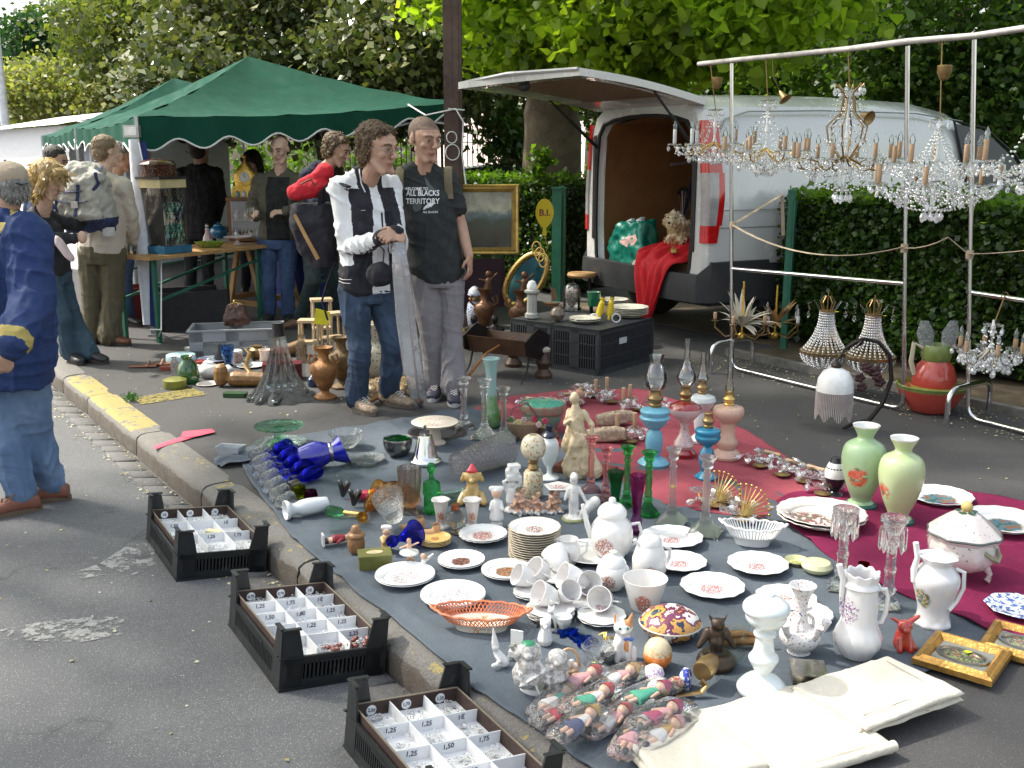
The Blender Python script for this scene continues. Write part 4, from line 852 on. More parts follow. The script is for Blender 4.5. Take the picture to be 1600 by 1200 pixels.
def head(mb,Mh):
 o=mb.T;mb.T=(o@Mh)if o else Mh
 mb.ball((0,-.014,.036),(.073,.092,.080),20,12)
 mb.loft([((0,.0,.07),(.062,0,0),(0,.078,0)),((0,.010,.035),(.069,0,0),(0,.080,0)),((0,.018,.0),(.066,0,0),(0,.070,0)),((0,.022,-.04),(.056,0,0),(0,.062,0)),((0,.028,-.078),(.043,0,0),(0,.050,0)),((0,.036,-.103),(.024,0,0),(0,.034,0))],20,2.3)
 mb.caps((0,.088,.022),(0,.112,-.018),.008,.0125);
 for s in(1,-1):
  mb.ball((s*.011,.104,-.022),(.009,.011,.008));mb.caps((s*.013,.090,.032),(s*.045,.074,.034),.0095,.009)
  mb.ball((s*.040,.066,-.016),(.021,.020,.018));mb.ball((s*.075,-.004,-.002),(.009,.019,.030));mb.ball((s*.030,.078,.010),(.0145,.012,.011))
  mb.caps((s*.05,.02,-.05),(s*.03,.07,-.095),.016,.016)
 mb.ball((0,.084,-.050),(.022,.009,.0055));mb.ball((0,.081,-.059),(.019,.009,.0055));mb.ball((0,.066,-.088),(.019,.013,.014));mb.T=o
def hand(mb,w,d,n,s=1.0,curl=.5,side=1):
 """w wrist, d towards the fingers, n out of the palm's back, side which edge the thumb is on"""
 d=d.normalized();n=(n-d*n.dot(d)).normalized();r=d.cross(n)*side
 pc=w+d*.05*s;ax=Matrix((r,d,n)).transposed();mb.ball(pc,(.040*s,.052*s,.016*s),14,8,ax);mb.caps(w-d*.03,w+d*.03,.026*s,.024*s,10,.8)
 for i,L in enumerate((.068,.078,.074,.058)):
  o=(1.5-i)*.021*s;b=pc+d*.040*s+r*o;a1=curl*.8;a2=curl*1.9+.05*i;a3=curl*2.7
  p1=b+(d*cos(a1)-n*sin(a1)+r*o*2)*L*.45*s;p2=p1+(d*cos(a2)-n*sin(a2))*L*.33*s;p3=p2+(d*cos(a3)-n*sin(a3))*L*.24*s
  mb.caps(b,p1,.0098*s,.0092*s,8);mb.caps(p1,p2,.0092*s,.0085*s,8);mb.caps(p2,p3,.0085*s,.0075*s,8)
 b=w+d*.02*s+r*.026*s;p1=b+(d*.6+r*.75-n*.35).normalized()*.038*s;p2=p1+(d*.9+r*.15-n*.4).normalized()*.032*s
 mb.caps(b,p1,.014*s,.011*s,8);mb.caps(p1,p2,.011*s,.009*s,8)
def torso(mb,J,s,g,lo=-.08,hi=True,belly=0,w=1.0):
 hip=(J['hL']+J['hR'])/2;sh=(J['sL']+J['sR'])/2;wv=(J['sR']-J['sL']).normalized();up=(sh-hip);L=up.length;up.normalize()
 fw=wv.cross(up).normalized();fw=fw if fw.dot(J['bf'])>0 else-fw;hv=(J['hR']-J['hL']).normalized();hv=wv.lerp(hv,.5).normalized()
 hf=hv.cross(up).normalized();hf=hf if hf.dot(J['bf'])>0 else-hf
 sw=(J['sR']-J['sL']).length/2
 S_=[(lo,0,.135,.10,hv,hf),(0,.0,.165,.115,hv,hf),(L*.28,.01+belly*.5,.150+belly*.3,.105+belly,hv,hf),(L*.6,.012,.165,.112+belly*.4,wv,fw),(L*.84,.005,sw+.0,.105,wv,fw),(L*.97,-.008,sw*.86,.078,wv,fw)]
 if hi:S_.append((L*1.08,-.012,.080,.066,wv,fw));S_.append((L*1.17,-.010,.066,.060,wv,fw))
 for k in 'LR':mb.caps(sh+up*.068+(J['s'+k]-sh)*.24,J['s'+k]+up*.012-(J['s'+k]-sh)*.12,.048*s+g*.8,.046*s+g*.8)
 mb.loft([(hip+up*(z*1.0)+f*y*s,a*(x*s*w+g),f*(y2*s+g))for z,y,x,y2,a,f in S_],24,2.5)
 return hip,sh,up,wv,fw
def arm(mb,J,k,s,g,to=1.0,cuff=0):
 a,b,c=J['s'+k],J['e'+k],J['w'+k]
 mb.ball(a,(.066*s+g,)*3,14,10);mb.caps(a,b,.057*s+g,.043*s+g)
 if to>0:mb.caps(b,b.lerp(c,to),.045*s+g,(.030*s+g)if cuff==0 else cuff)
def legs(mb,J,s,g,flare=0.0,to=1.0):
 for k in 'LR':
  a,b,c=J['h'+k],J['k'+k],J['a'+k];mb.caps(a,b,.087*s+g,.060*s+g);m_=b.lerp(c,.35);mb.caps(b,m_,.058*s+g,.056*s+g);mb.caps(m_,b.lerp(c,to),.056*s+g,.038*s+g+flare)
def shoe(J,k,s,T,mats,t,ht=.075):
 a=J['a'+k];toe=J['t'+k];z0=J['z0'];d=Vc((toe.x-a.x,toe.y-a.y,0));L=max(.16,d.length)*1.0;d.normalize();r=Vc((-d.y,d.x,0));o=Vc((a.x,a.y,z0))
 mb=MB();mb.T=T;up=Vc((0,0,1));h=.055*s;q=.27*s
 mb.loft([(o-d*.07*s+up*.045,r*.034*s,up*.032),(o-d*.03*s+up*.055,r*.04*s,up*.042),(o+d*.05*s+up*.052,r*.044*s,up*.038),(o+d*.12*s+up*.042,r*.050*s,up*.030),(o+d*.17*s+up*.036,r*.044*s,up*.022),(o+d*.195*s+up*.032,r*.024*s,up*.015)],18,2.6)
 mb.caps(o+up*.05,a+up*.02,.040*s,.040*s);me=remesh(mb,.008,2,mats[0],name='shoe');sh=ob('shoe',me,t)
 mb=MB();mb.T=T;n=16;pts=[]
 for i in range(n):
  an=2*PI*i/n;x=cos(an);y=sin(an);pts.append(o+d*(.062+x*.142)*s+r*y*(.043+.008*x)*s+up*.002)
 mb.extr(pts,(0,0,.026));part('sole',mb,mats[1],sh)
 if len(mats)>2:
  mb=MB();mb.T=T
  for i in range(5):
   c=o+d*(.055+i*.018)*s+up*(.098-i*.009)*1.0;mb.tube([c-r*.022,c+up*.008,c+r*.022+d*.008],.0035,5)
  mb.tube([o+d*.05*s+up*.1,o+d*.03*s+up*.115+r*.04,o+d*.09*s+up*.08+r*.045],.0035,5)
  part('laces',mb,mats[2],sh)
def person(label,Y,z0,jt,face,bf,skin,top,trou,shoem,hair=None,s=1.0,vox=.0075,sleeve=1.0,tg=.012,lg=.012,flare=.01,toppaint=None,tmats=None,hands=None,low=-.06,belly=0,disp=.010,stub=False,cuff=0,eyes=True,hairfn=None,leglen=1.0):
 J={}
 for k,v in jt.items():J[k]=A(v[0],v[1],Y+(v[2]if len(v)>2 else 0))
 for k in 'LR':J['a'+k].z=max(J['a'+k].z,z0+.08);J['t'+k].z=z0+.03
 J['bf']=Vc(bf).normalized();J['z0']=z0;o=Vc(((J['aL'].x+J['aR'].x)/2,Y,z0));T=Matrix.Translation(-o)
 Mh=head_frame(J['top'],J['chin'],Vc(face).normalized())
 mb=MB();mb.T=T;torso(mb,J,s,-.004);
 for k in 'LR':arm(mb,J,k,s,0)
 legs(mb,J,s,-.006);nk=J['top'].lerp(J['chin'],.62);hip=(J['hL']+J['hR'])/2;sh=(J['sL']+J['sR'])/2;fwd=J['bf']
 u=(J['top']-J['chin']).normalized();mb.caps(sh+Vc((0,0,.0)),J['top'].lerp(J['chin'],.72)-(Mh.to_3x3().col[1].normalized())*.018,.062*s,.055*s)
 head(mb,Mh)
 for k,(d,n,c,sd)in(hands or{}).items():hand(mb,J['w'+k],Vc(d),Vc(n),s,c,sd)
 for k in 'LR':
  if not hands or k not in hands:mb.ball(J['w'+k]+(J['w'+k]-J['e'+k]).normalized()*.06,(.035,.035,.05))
 me=remesh(mb,vox,3,[skin,m_lip,m_stub],name='person');body=ob('person',me,None,o);tag(body,label,'person')
 Mi=(T@Mh).inverted()
 def pf(c,n):
  q=Mi@c
  if abs(q.x)<.021 and.078<q.y and-.063<q.z<-.047:return 1
  if stub and(q.z>.045+.25*max(0,q.y)and q.y<.085 or(q.y<.015 and q.z>-.02 and abs(q.x)<.072)):return 2
  return 0
 paint(me,pf);TM=T@Mh
 if eyes:
  mb=MB();mb.T=TM;e=MB();e.T=TM;b=MB();b.T=TM
  for q in(1,-1):
   mb.ball((q*.0305,.0825,.0095),(.0125,.009,.0065),10,8);e.ball((q*.0315,.0905,.0095),(.0055,.003,.0052),8,6)
   b.tube([(q*.014,.098,.031),(q*.03,.094,.037),(q*.048,.079,.031)],.0042,6);b.tube([(q*.017,.0925,.014),(q*.031,.0935,.0175),(q*.044,.084,.013)],.002,5)
  part('eyeball',mb,m_eye,body);part('iris',e,m_iris,body);part('eyebrow',b,hair[1]if hair else m_stub,body)
  # garments
 mb=MB();mb.T=T;torso(mb,J,s,tg,low,belly=belly)
 for k in 'LR':arm(mb,J,k,s,tg,sleeve,cuff)
 if sleeve==0:
  mb=MB();mb.T=T;torso(mb,J,s,tg,low,belly=belly)
  for k in 'LR':a,b_=J['s'+k],J['e'+k];mb.ball(a,(.066*s+tg,)*3,12,8);mb.caps(a,a.lerp(b_,.62),.06*s+tg,.058*s+tg)
 g=remesh(mb,vox*1.15,3,tmats or[top],disp,.07,name='top',folds=1);tp=ob('shirt' if sleeve==0 else 'jacket',g,body)
 if toppaint:paint(g,toppaint(T,J,Mh))
 mb=MB();mb.T=T;hp=(J['hL']+J['hR'])/2;up=((J['sL']+J['sR'])/2-hp).normalized();hv=(J['hR']-J['hL']).normalized();hf=hv.cross(up);
 mb.loft([(hp+up*z*s,hv*(x*s+lg),hf*(y*s+lg))for z,x,y in((-.10,.12,.10),(-.02,.160,.112),(.05,.15,.106))],24,2.5);legs(mb,J,s,lg,flare,leglen)
 g=remesh(mb,vox*1.15,3,trou,disp*1.25,.06,name='trousers',folds=.35);ob('trousers',g,body)
 for k in 'LR':shoe(J,k,s,T,shoem,body)
 if hair:
  mb=MB();mb.T=TM;(hairfn or hair_short)(mb);g=remesh(mb,.0065,1,hair[1],hair[0],hair[2],name='hair');h=ob('hair',g,body)
  if len(hair)>3:
   gg=np.random.default_rng(5);vs=np.array([v.co[:]for v in g.vertices]);nn=np.array([v.normal[:]for v in g.vertices]);ids=gg.integers(0,len(vs),hair[3])
   leaves('hair_strands',vs[ids]-nn[ids]*.002,hair[4],hair[5],'thin',0,3,h,2.2)
 return body,J,T,TM
def hair_short(mb):
 mb.ball((0,-.024,.046),(.080,.096,.082),18,12);mb.ball((0,-.05,-.01),(.070,.062,.065),16,10)
def hair_curly(mb):
 mb.ball((0,-.028,.052),(.083,.096,.080),18,12);mb.ball((0,-.052,-.012),(.074,.060,.074),16,10);mb.caps((-.05,.025,.088),(.045,.04,.090),.026,.026)
 for q in(1,-1):mb.caps((q*.074,.0,.04),(q*.074,-.015,-.03),.022,.02)
def hair_bob(mb):
 mb.ball((0,-.02,.044),(.090,.106,.090),18,12)
 for q in(1,-1):mb.caps((q*.07,.01,.03),(q*.072,-.0,-.085),.034,.028)
 mb.caps((0,-.07,.0),(0,-.07,-.10),.07,.06);mb.caps((-.05,.06,.075),(.05,.06,.075),.03,.03)
def hair_ring(mb):
 mb.ball((0,-.032,.020),(.079,.088,.062),18,12);mb.ball((0,-.05,-.01),(.070,.055,.06),16,10)
hs_brown=leafm('brown strands',[(.10,.06,.03),(.20,.13,.07),(.30,.22,.14),(.06,.035,.02)],.2,.5)
hs_blond=leafm('blond strands',[(.36,.24,.12),(.50,.37,.2),(.24,.15,.07)],.3,.5)
hs_grey=leafm('grey strands',[(.30,.29,.28),(.45,.44,.42),(.18,.17,.16)],.2,.5)
h_brown=hairm('brown hair',(.10,.062,.035));h_blond=hairm('blond hair',(.40,.27,.12));h_grey=hairm('grey hair',(.26,.25,.24));h_dark=hairm('dark hair',(.025,.018,.014));h_sandy=hairm('sandy hair',(.20,.14,.085))
c_white=cloth('white jersey',(.78,.78,.78),.03);c_black=cloth('black jersey',(.016,.015,.022));c_tee=cloth('charcoal tee',(.022,.026,.026));c_grey=cloth('grey trousers',(.24,.225,.235),.08)
j_dark=denim('dark worn denim',(.018,.032,.058),(.06,.10,.17));j_mid=denim('blue denim',(.03,.06,.14),(.07,.12,.24));j_light=denim('faded blue denim',(.08,.14,.25),(.17,.25,.38))
trainer=[M('beige trainer',(.36,.27,.19),.7,var=.3,sc=30,wear=((.10,.03,.03),.56)),M('brown sole',(.14,.11,.09),.8),M('shoelaces',(.7,.65,.6),.8)]
def lathew(p,q):return(Vc(p)-Vc(q)).length

# --- man in the white and black tracksuit jacket
def tp_jacket(T,J,Mh):
 sL,eL,wL,sR,eR,wR=[T@J[k]for k in('sL','eL','wL','sR','eR','wR')];hip=T@((J['hL']+J['hR'])/2);sh=(sL+sR)/2;bf=J['bf'];wv=(sR-sL).normalized()
 def dseg(p,a,b):
  d=b-a;t=max(0,min(1,(p-a).dot(d)/d.length_squared));return(p-a-d*t).length,t
 half=(sR-sL).length/2
 def f(c,n):
  x=(c-sh).dot(wv);y=(c-sh).dot(bf)
  for a,b,w in((sL,eL,wL),(sR,eR,wR)):
   d1,t1=dseg(c,a,b);d2,t2=dseg(c,b,w)
   if min(d1,d2)<.11 and(abs(x)>half-.012 or y>.17):
    if d2<d1:
     if t2>.84:return 1
     if n.z<-.72:return 1
     return 0
    if n.z<-.6:return 1
    return 0
  fr=n.dot(bf)
  if fr>.1 and abs(x-.012)<.030+.06*(sh.z-c.z):return 2
  if c.z>sh.z-.0 and.085<abs(x):return 0
  return 1
 return f
b7,J7,T7,M7=person('man in a white and black track jacket and jeans, glasses, hands clasped',6.25,0,
dict(top=(585,193,.02),chin=(596,274,-.06),sL=(532,294,-.03),sR=(608,293,.17),eL=(543,388,-.06),wL=(600,371,-.30),eR=(622,385,.0),wR=(620,362,-.26),hL=(552,450,-.02),hR=(592,450,.06),kL=(563,547,-.08),kR=(613,540,.02),aL=(556,624,-.04),aR=(608,608,.12),tL=(592,640,-.2),tR=(648,620,-.0)),
(.80,-.58,-.14),(.55,-.83,0),sk_a,None,j_dark,trainer,(.010,h_brown,.022,5200,.020,hs_brown),s=.97,vox=.0055,tmats=[c_white,c_black,c_white],toppaint=tp_jacket,tg=.014,flare=.022,
hands={'L':((.9,-.05,.05),(-.1,-.6,.75),.75,-1),'R':((-.35,-.6,-.1),(.5,-.5,.6),.85,1)},low=-.05,disp=.013,hairfn=hair_curly,leglen=.97)
mb=MB();mb.T=M7
for q in(1,-1):mb.tube([(q*.031+.020*cos(a),.108-abs(cos(a)*.004),.008+.015*sin(a))for a in[i*PI/9 for i in range(18)]],.0014,5,close=True);mb.tube([(q*.051,.104,.012),(q*.078,.02,.012)],.0014,5)
mb.tube([(-.011,.109,.01),(.011,.109,.01)],.0014,5);part('glasses',mb,M('wire spectacles',(.3,.28,.26),.3,.8),b7)
def surf_bvh(o):me=o.data;return BVHTree.FromPolygons([v.co for v in me.vertices],[p.vertices for p in me.polygons])
jk=[c for c in kids(b7)if c.name.startswith('jacket')][0];bv=surf_bvh(jk)
def strips(bvh,T,pts,w,mat,name,parent,d,Y,off=.003):
 """a narrow band laid on a garment along photograph-measured points"""
 P_=[T@A(x,y,Y)for x,y in pts];Q_=[]
 for a,b in zip(P_,P_[1:]):Q_+=[a.lerp(b,i/6)for i in range(6)]
 Q_.append(P_[-1]);H_=[]
 for p in Q_:
  h=bvh.ray_cast(p-d*1.5,d,3);
  if h[0]:H_.append(h[0]-d*off)
 if len(H_)>2:mb=MB();mb.tube(H_,w,6,flat=.5);part(name,mb,mat,parent)
dv=Vc((0.0,1,-.12)).normalized()
m_trimw=M('white piping',(.75,.75,.75),.7)
strips(bv,T7,[(559,262),(563,285),(570,300)],.004,m_trimw,'collar_stripe',jk,dv,6.2);strips(bv,T7,[(522,432),(538,437),(552,437)],.003,m_trimw,'hem_stripe',jk,dv,6.2);strips(bv,T7,[(524,437),(538,442),(551,443)],.003,m_trimw,'hem_stripe',jk,dv,6.2)
strips(bv,T7,[(566,330),(572,329)],.003,m_trimw,'chest_mark',jk,dv,6.2);strips(bv,T7,[(592,330),(594,360),(596,395),(594,425)],.006,c_black,'zip_edge',jk,dv,6.1)
mb=MB();mb.T=T7;c=A(594,428,6.02);mb.ball(c,(.085,.05,.075),18,12);me=remesh(mb,.01,2,c_black,.01,.05,name='pouch');pz=ob('waist_pouch',me);pz.location=b7.location;tag(pz,'black bulging waist pouch on the track jacket man','pouch')
# red and black rucksack on his back
rk=thing('rucksack','black rucksack with a bright red top flap behind the track jacket man','rucksack',A(490,410,6.45));Tr=Matrix.Translation(-rk.location)
mb=MB();mb.T=Tr;pz_=[(482,322),(486,345),(492,375),(500,405),(506,420)]
mb.loft([(A(487,318,6.45),(.13,0,0),(0,.09,0)),(A(490,345,6.45),(.15,0,0),(0,.11,0)),(A(497,385,6.45),(.13,0,0),(0,.11,0)),(A(507,418,6.42),(.07,0,0),(0,.07,0))],24,3);me=remesh(mb,.011,2,c_black,.014,.07,name='m');ob('pack_body',me,rk)
mb=MB();mb.T=Tr;mb.caps(A(462,300,6.4),A(500,292,6.4),.055,.06);mb.caps(A(478,292,6.4),A(508,268,6.42),.045,.055);mb.caps(A(470,288,6.38),A(492,275,6.4),.03,.03);me=remesh(mb,.009,2,M('red nylon',(.50,.012,.025),.85,var=.15,bump=.6,bsc=30),.010,.06,name='m');ob('top_flap',me,rk)
mb=MB();mb.T=Tr;mb.tube([A(470,288,6.3),A(485,280,6.28),A(493,290,6.3)],.012,6,flat=.4);part('flap_strap',mb,M('brown strap',(.16,.08,.04),.7),rk)
mb=MB();mb.T=Tr;mb.tube([A(545,292,6.12),A(522,282,6.2),A(503,300,6.35),A(500,340,6.42)],[.022]*4,8,flat=.35);part('strap',mb,c_black,rk);mb=MB();mb.T=Tr;mb.tube([A(524,410,6.35),A(512,440,6.38),A(503,470,6.42),A(512,500,6.42)],.007,6);part('strap',mb,c_black,rk)
mb=MB();mb.tube([A(460,335,6.3),A(478,370,6.3),A(497,405,6.3)],[.011,.012,.013],8);single('wooden_stick',mb,m_pine,'thin wooden stick slanting across the black rucksack','stick')
# clear plastic tube he holds, a red rod inside
mb=MB();pt=[(A(622,378,5.93),.035),(A(626,420,5.95),.050),(A(634,500,5.98),.058),(A(645,575,6.0),.060),(A(654,618,6.02),.050),(G(657,634),.012)]
mb.tube([p for p,r in pt],[r for p,r in pt],18,flat=.35);o=single('plastic_sleeve',mb,film('crinkled plastic',(.93,.95,.98),.30,.12,.8,22,1.4),'long clear plastic sleeve held upright in front of the jeans man','plastic sleeve',ang=180)
mb=MB();mb.tube([A(626,390,5.96),A(640,500,6.0),A(655,628,6.03)],.008,8);mb.ball(A(648,545,6.01),.014,8,6);single('red_rod',mb,M('reddish rod',(.30,.10,.07),.5),'thin reddish rod inside the clear plastic sleeve','rod')

# --- man with shaved head, charcoal T-shirt
b8,J8,T8,M8=person('tall man with shaved head, charcoal printed T-shirt and grey trousers',6.6,0,
dict(top=(655,181,0),chin=(670,255,-.05),sL=(623,284,.0),sR=(698,284,.05),eL=(612,360,.12),wL=(622,410,.05),eR=(719,350,.06),wR=(733,400,-.02),hL=(662,425,0),hR=(703,425,.03),kL=(673,520,-.03),kR=(706,520,-.03),aL=(682,596,.02),aR=(708,604,-.12),tL=(672,606,-.22),tR=(711,620,-.35)),
(.62,-.76,-.2),(.15,-.98,0),sk_a,c_tee,c_grey,[M('navy trainer',(.03,.03,.05),.6,wear=((.5,.5,.5),.62)),M('white sole',(.5,.5,.5),.7),trainer[2]],None,s=.99,vox=.0055,sleeve=0,tg=.018,lg=.016,flare=.03,
hands={'R':((.05,-.1,-1),(.9,-.3,0),.35,1)},stub=True,disp=.010,low=-.07)
sh8=[c for c in kids(b8)if c.name.startswith('shirt')][0];bv8=surf_bvh(sh8)
def print_on(txt,px,py,size,bold=.002,name='lettering',sx=1.0):
 me=textmesh(txt,size,m_trimw,0,name,bold);bm=bmesh.new();bm.from_mesh(me);bmesh.ops.subdivide_edges(bm,edges=bm.edges,cuts=1);bm.to_mesh(me);bm.free()
 c=T8@A(px,py,6.3);d=Vc((.0,1,0))
 for v in me.vertices:
  p=c+Vc((v.co.x*sx,0,v.co.y));h=bv8.ray_cast(p-d*1,d,3);v.co=(h[0]-d*.004)if h[0]else p
 me.materials.clear();me.materials.append(m_trimw);ob(name,me,sh8)
print_on('WELCOME TO',645,297,.024,.0006,sx=.95);print_on('ALL BLACKS',656,304,.047,.0009,sx=.80);print_on('TERRITORY',656,317,.047,.0009,sx=.86);print_on('ALL BLACKS',669,334,.017,.0004)
mb=MB();c=A(666,326,6.3);k=.004;lf=[(-9,-4),(-7,0),(-3,3.5),(3,6),(10,7),(8,4),(6,3.5),(7,2),(4,1.5),(5,0),(1,0),(1,-1.5),(-3,-1.5),(-6,-3.5)]
mb=gridpoly([T8@(c+Vc((x*k,0,y*k)))for x,y in lf],5);project(mb,bv8,Vc((0,1,0)),.004);part('fern_emblem',mb,m_trimw,sh8,180)
m_gp=M('grey map print',(.09,.10,.10),.8)
for pts in([(686,277),(692,284),(698,293),(703,297),(700,302),(694,306),(690,302),(692,296),(688,288)],[(640,322),(650,320),(655,325),(652,331),(645,334),(641,330)]):
 mb=gridpoly([T8@A(x-28 if x>670 else x,y,6.3)for x,y in pts],5);project(mb,bv8,Vc((0,1,0)),.003);part('map_print',mb,m_gp,sh8,180)
m_olive=cloth('olive webbing',(.17,.14,.08))
bp8=thing('backpack','olive straps and pack worn by the shaved-head man','backpack',J8['sL'].lerp(J8['sR'],.5)+Vc((0,.1,-.3)));Tb=Matrix.Translation(-bp8.location)
for xs in((617,622),(694,704)):
 pts=[]
 for i in range(9):
  t=i/8;x=xs[0]+(xs[1]-xs[0])*t*.4+(8 if xs[0]>660 else-8)*sin(t*1.5)*0;y=252+62*t
  h=bv8.ray_cast(T8@A(x,y,6.3)-Vc((0,1,0)),Vc((0,1,0)),3)
  if h[0]:pts.append(Vc(h[0])+b8.location+Vc((0,-.006,0)))
 if len(pts)>2:pts=[pts[0]+Vc((0,.14,-.03)),pts[0]+Vc((0,.06,.02))]+pts;mb=MB();mb.T=Tb;mb.tube(pts,.026,8,flat=.25);part('strap',mb,m_olive,bp8)
mb=MB();mb.T=Tb;c=J8['sL'].lerp(J8['sR'],.5)+Vc((0,.24,-.26));mb.loft([(c+Vc((0,0,-.2)),(.14,0,0),(0,.08,0)),(c,(.15,0,0),(0,.1,0)),(c+Vc((0,0,.2)),(.11,0,0),(0,.06,0))],20,3);part('pack_body',mb,m_olive,bp8)

# --- the others
brshoe=[M('brown leather shoe',(.16,.06,.035),.5,var=.25,bump=.2),M('dark sole',(.04,.03,.025),.8)];blshoe=[M('black shoe',(.02,.02,.02),.5),M('dark sole',(.04,.03,.025),.8)]
def tp_open(T,J,Mh,w=.05):
 sL,sR=T@J['sL'],T@J['sR'];sh=(sL+sR)/2;bf=J['bf'];wv=(sR-sL).normalized()
 def f(c,n):return 1 if(n.dot(bf)>.1 and abs((c-sh).dot(wv))<.105 and c.z<sh.z+.05)else 0
 return f
c_card=cloth('grey-green cardigan',(.085,.078,.055));c_polo=cloth('black polo',(.010,.011,.011))
b5,J5,T5,M5=person('smiling balding man in black polo, cardigan and jeans behind the grey crate',9.7,0,
dict(top=(440,211,0),chin=(436,256,-.06),sL=(408,284,.03),sR=(469,285,0),eL=(394,322,.05),wL=(400,338,-.2),eR=(478,325,0),wR=(447,331,-.26),hL=(418,372),hR=(450,372),kL=(420,434,-.03),kR=(449,434,-.03),aL=(421,494),aR=(450,494),tL=(412,500,-.2),tR=(456,500,-.2)),
(-.28,-.93,-.30),(-.1,-.99,0),sk_b,None,j_mid,blshoe,(.004,h_dark,.03),s=1.0,vox=.0075,tmats=[c_card,c_polo],toppaint=tp_open,tg=.018,
hands={'L':((.0,-.8,.3),(-.8,0,.6),.6,1),'R':((-.9,-.3,0),(0,-.5,.9),.5,1)},hairfn=hair_ring,low=-.02)
mb=MB();mb.lathe([(.02,0),(.025,.03),(.035,.08),(.032,.08),(.018,.03),(0,.01)],16);single('drinking_glass',mb,g_cryst,'small cut glass held by the smiling man','glass',J5['wL']+Vc((-.03,-.07,.0)))
b6,J6,T6,M6=person('man in a navy jacket bending forward in profile behind the rucksack',9.4,0,
dict(top=(512,213,.02),chin=(540,256,-.05),sL=(480,275,-.1),sR=(512,272,.22),eL=(495,325,-.25),wL=(520,350,-.35),eR=(530,320,.2),wR=(545,345,.05),hL=(488,378,-.05),hR=(508,378,.15),kL=(489,440,-.2),kR=(520,440,.2),aL=(468,500,-.05),aR=(520,498,.35),tL=(446,508,-.15),tR=(500,505,.3)),
(.9,-.25,-.36),(.8,-.5,0),sk_a,cloth('navy jacket',(.012,.014,.035)),cloth('dark green trousers',(.02,.035,.035)),[M('tan boot',(.17,.09,.05),.6,var=.3),M('dark sole',(.04,.03,.025),.8)],(.008,h_brown,.02,2400,.02,hs_brown),s=.98,vox=.009,hairfn=hair_curly)
b3,J3,T3,M3=person('man seen from behind in cream jacket and khaki trousers',8.55,0,
dict(top=(163,211,0),chin=(172,263,.04),sL=(132,290,.02),sR=(190,293,-.02),eL=(112,320,.25),wL=(120,330,.45),eR=(203,335,.04),wR=(208,383,.22),hL=(143,392),hR=(176,392),kL=(144,460,.0),kR=(177,462,-.02),aL=(146,528,.02),aR=(172,526,-.05),tL=(140,520,.25),tR=(196,528,-.1)),
(.70,.68,-.1),(.35,.93,0),sk_b,cloth('cream jacket',(.52,.46,.39),.05),cloth('khaki trousers',(.095,.08,.045)),brshoe,(.004,h_sandy,.02,1500,.018,hs_brown),s=1.02,vox=.008,lg=.028,flare=.035,tg=.022,hands={'R':((.2,.8,-.4),(.8,0,.3),.5,1)},eyes=False)
m_pk=cloth('grey pack canvas',(.36,.345,.31),.1);m_nv=cloth('navy webbing',(.02,.03,.09))
bp=thing('backpack','big grey canvas backpack with navy straps on the cream jacket man','backpack',A(135,365,8.3));Tb=Matrix.Translation(-bp.location)
mb=MB();mb.T=Tb;mb.loft([(A(141,362,8.28),(.19,0,0),(0,.07,0)),(A(137,345,8.25),(.23,0,0),(0,.13,0)),(A(131,310,8.25),(.22,0,0),(0,.15,0)),(A(128,280,8.26),(.19,0,0),(0,.13,0)),(A(128,262,8.28),(.15,0,0),(0,.10,0)),(A(130,253,8.3),(.08,0,0),(0,.06,0))],26,3)
mb.caps(A(103,318,8.14),A(152,322,8.14),.05,.05);mb.caps(A(112,335,8.1),A(150,337,8.1),.05,.05);mb.caps(A(105,285,8.18),A(155,280,8.18),.05,.05)
me=remesh(mb,.01,2,[m_pk,m_nv],.022,.07,name='m');zc=A(130,345,8.2).z-bp.location.z;paint(me,lambda c,n:1 if c.z<zc+.1*c.x else 0);ob('pack_body',me,bp);bvp=BVHTree.FromPolygons([v.co for v in me.vertices],[p.vertices for p in me.polygons])
def band(bvh,T,pts,Y,w,mat,name,parent):
 H_=[]
 for a,b in zip(pts,pts[1:]):
  for i in range(5):
   p=T@A(a[0]+(b[0]-a[0])*i/5,a[1]+(b[1]-a[1])*i/5,Y);h=bvh.ray_cast(p-Vc((0,1,0)),Vc((0,1,0)),3)
   if h[0]:H_.append(h[0]+Vc((0,-.005,0)))
 if len(H_)>1:mb=MB();mb.tube(H_,w,6,flat=.35);part(name,mb,mat,parent)
for q in([(128,288),(129,315),(129,342)],[(95,295),(112,300),(140,297)],[(98,312),(125,318),(150,312)],[(150,260),(158,285),(150,300)],[(96,300),(94,330),(98,340)]):band(bvp,Tb,q,8.2,.014,m_nv,'strap',bp)
mb=MB();mb.T=Tb;c=A(170,362,8.2);mb.box(c,(.095,.01,.07));part('name_tag',mb,M('tag plastic',(.5,.5,.48),.3),bp)
mb=MB();mb.T=Tb;c=A(116,320,8.03);mb.box(c,(.05,.012,.05));part('badge',mb,M('pale badge',(.6,.55,.52),.6),bp)
person('grey haired man mostly hidden beyond the cream jacket man',9.5,0,
dict(top=(183,222,0),chin=(192,270,.0),sL=(150,290,.0),sR=(200,292,.1),eL=(140,300,.1),wL=(120,300,.1),eR=(205,340,.1),wR=(205,375,.1),hL=(165,385),hR=(195,385),kL=(165,440),kR=(195,440),aL=(172,500),aR=(200,500),tL=(180,503,-.2),tR=(222,506,-.1)),
(.75,.5,-.2),(.5,.85,0),sk_a,cloth('navy coat',(.02,.028,.07)),j_mid,blshoe,(.006,h_grey,.02),s=.97,vox=.012,eyes=False)
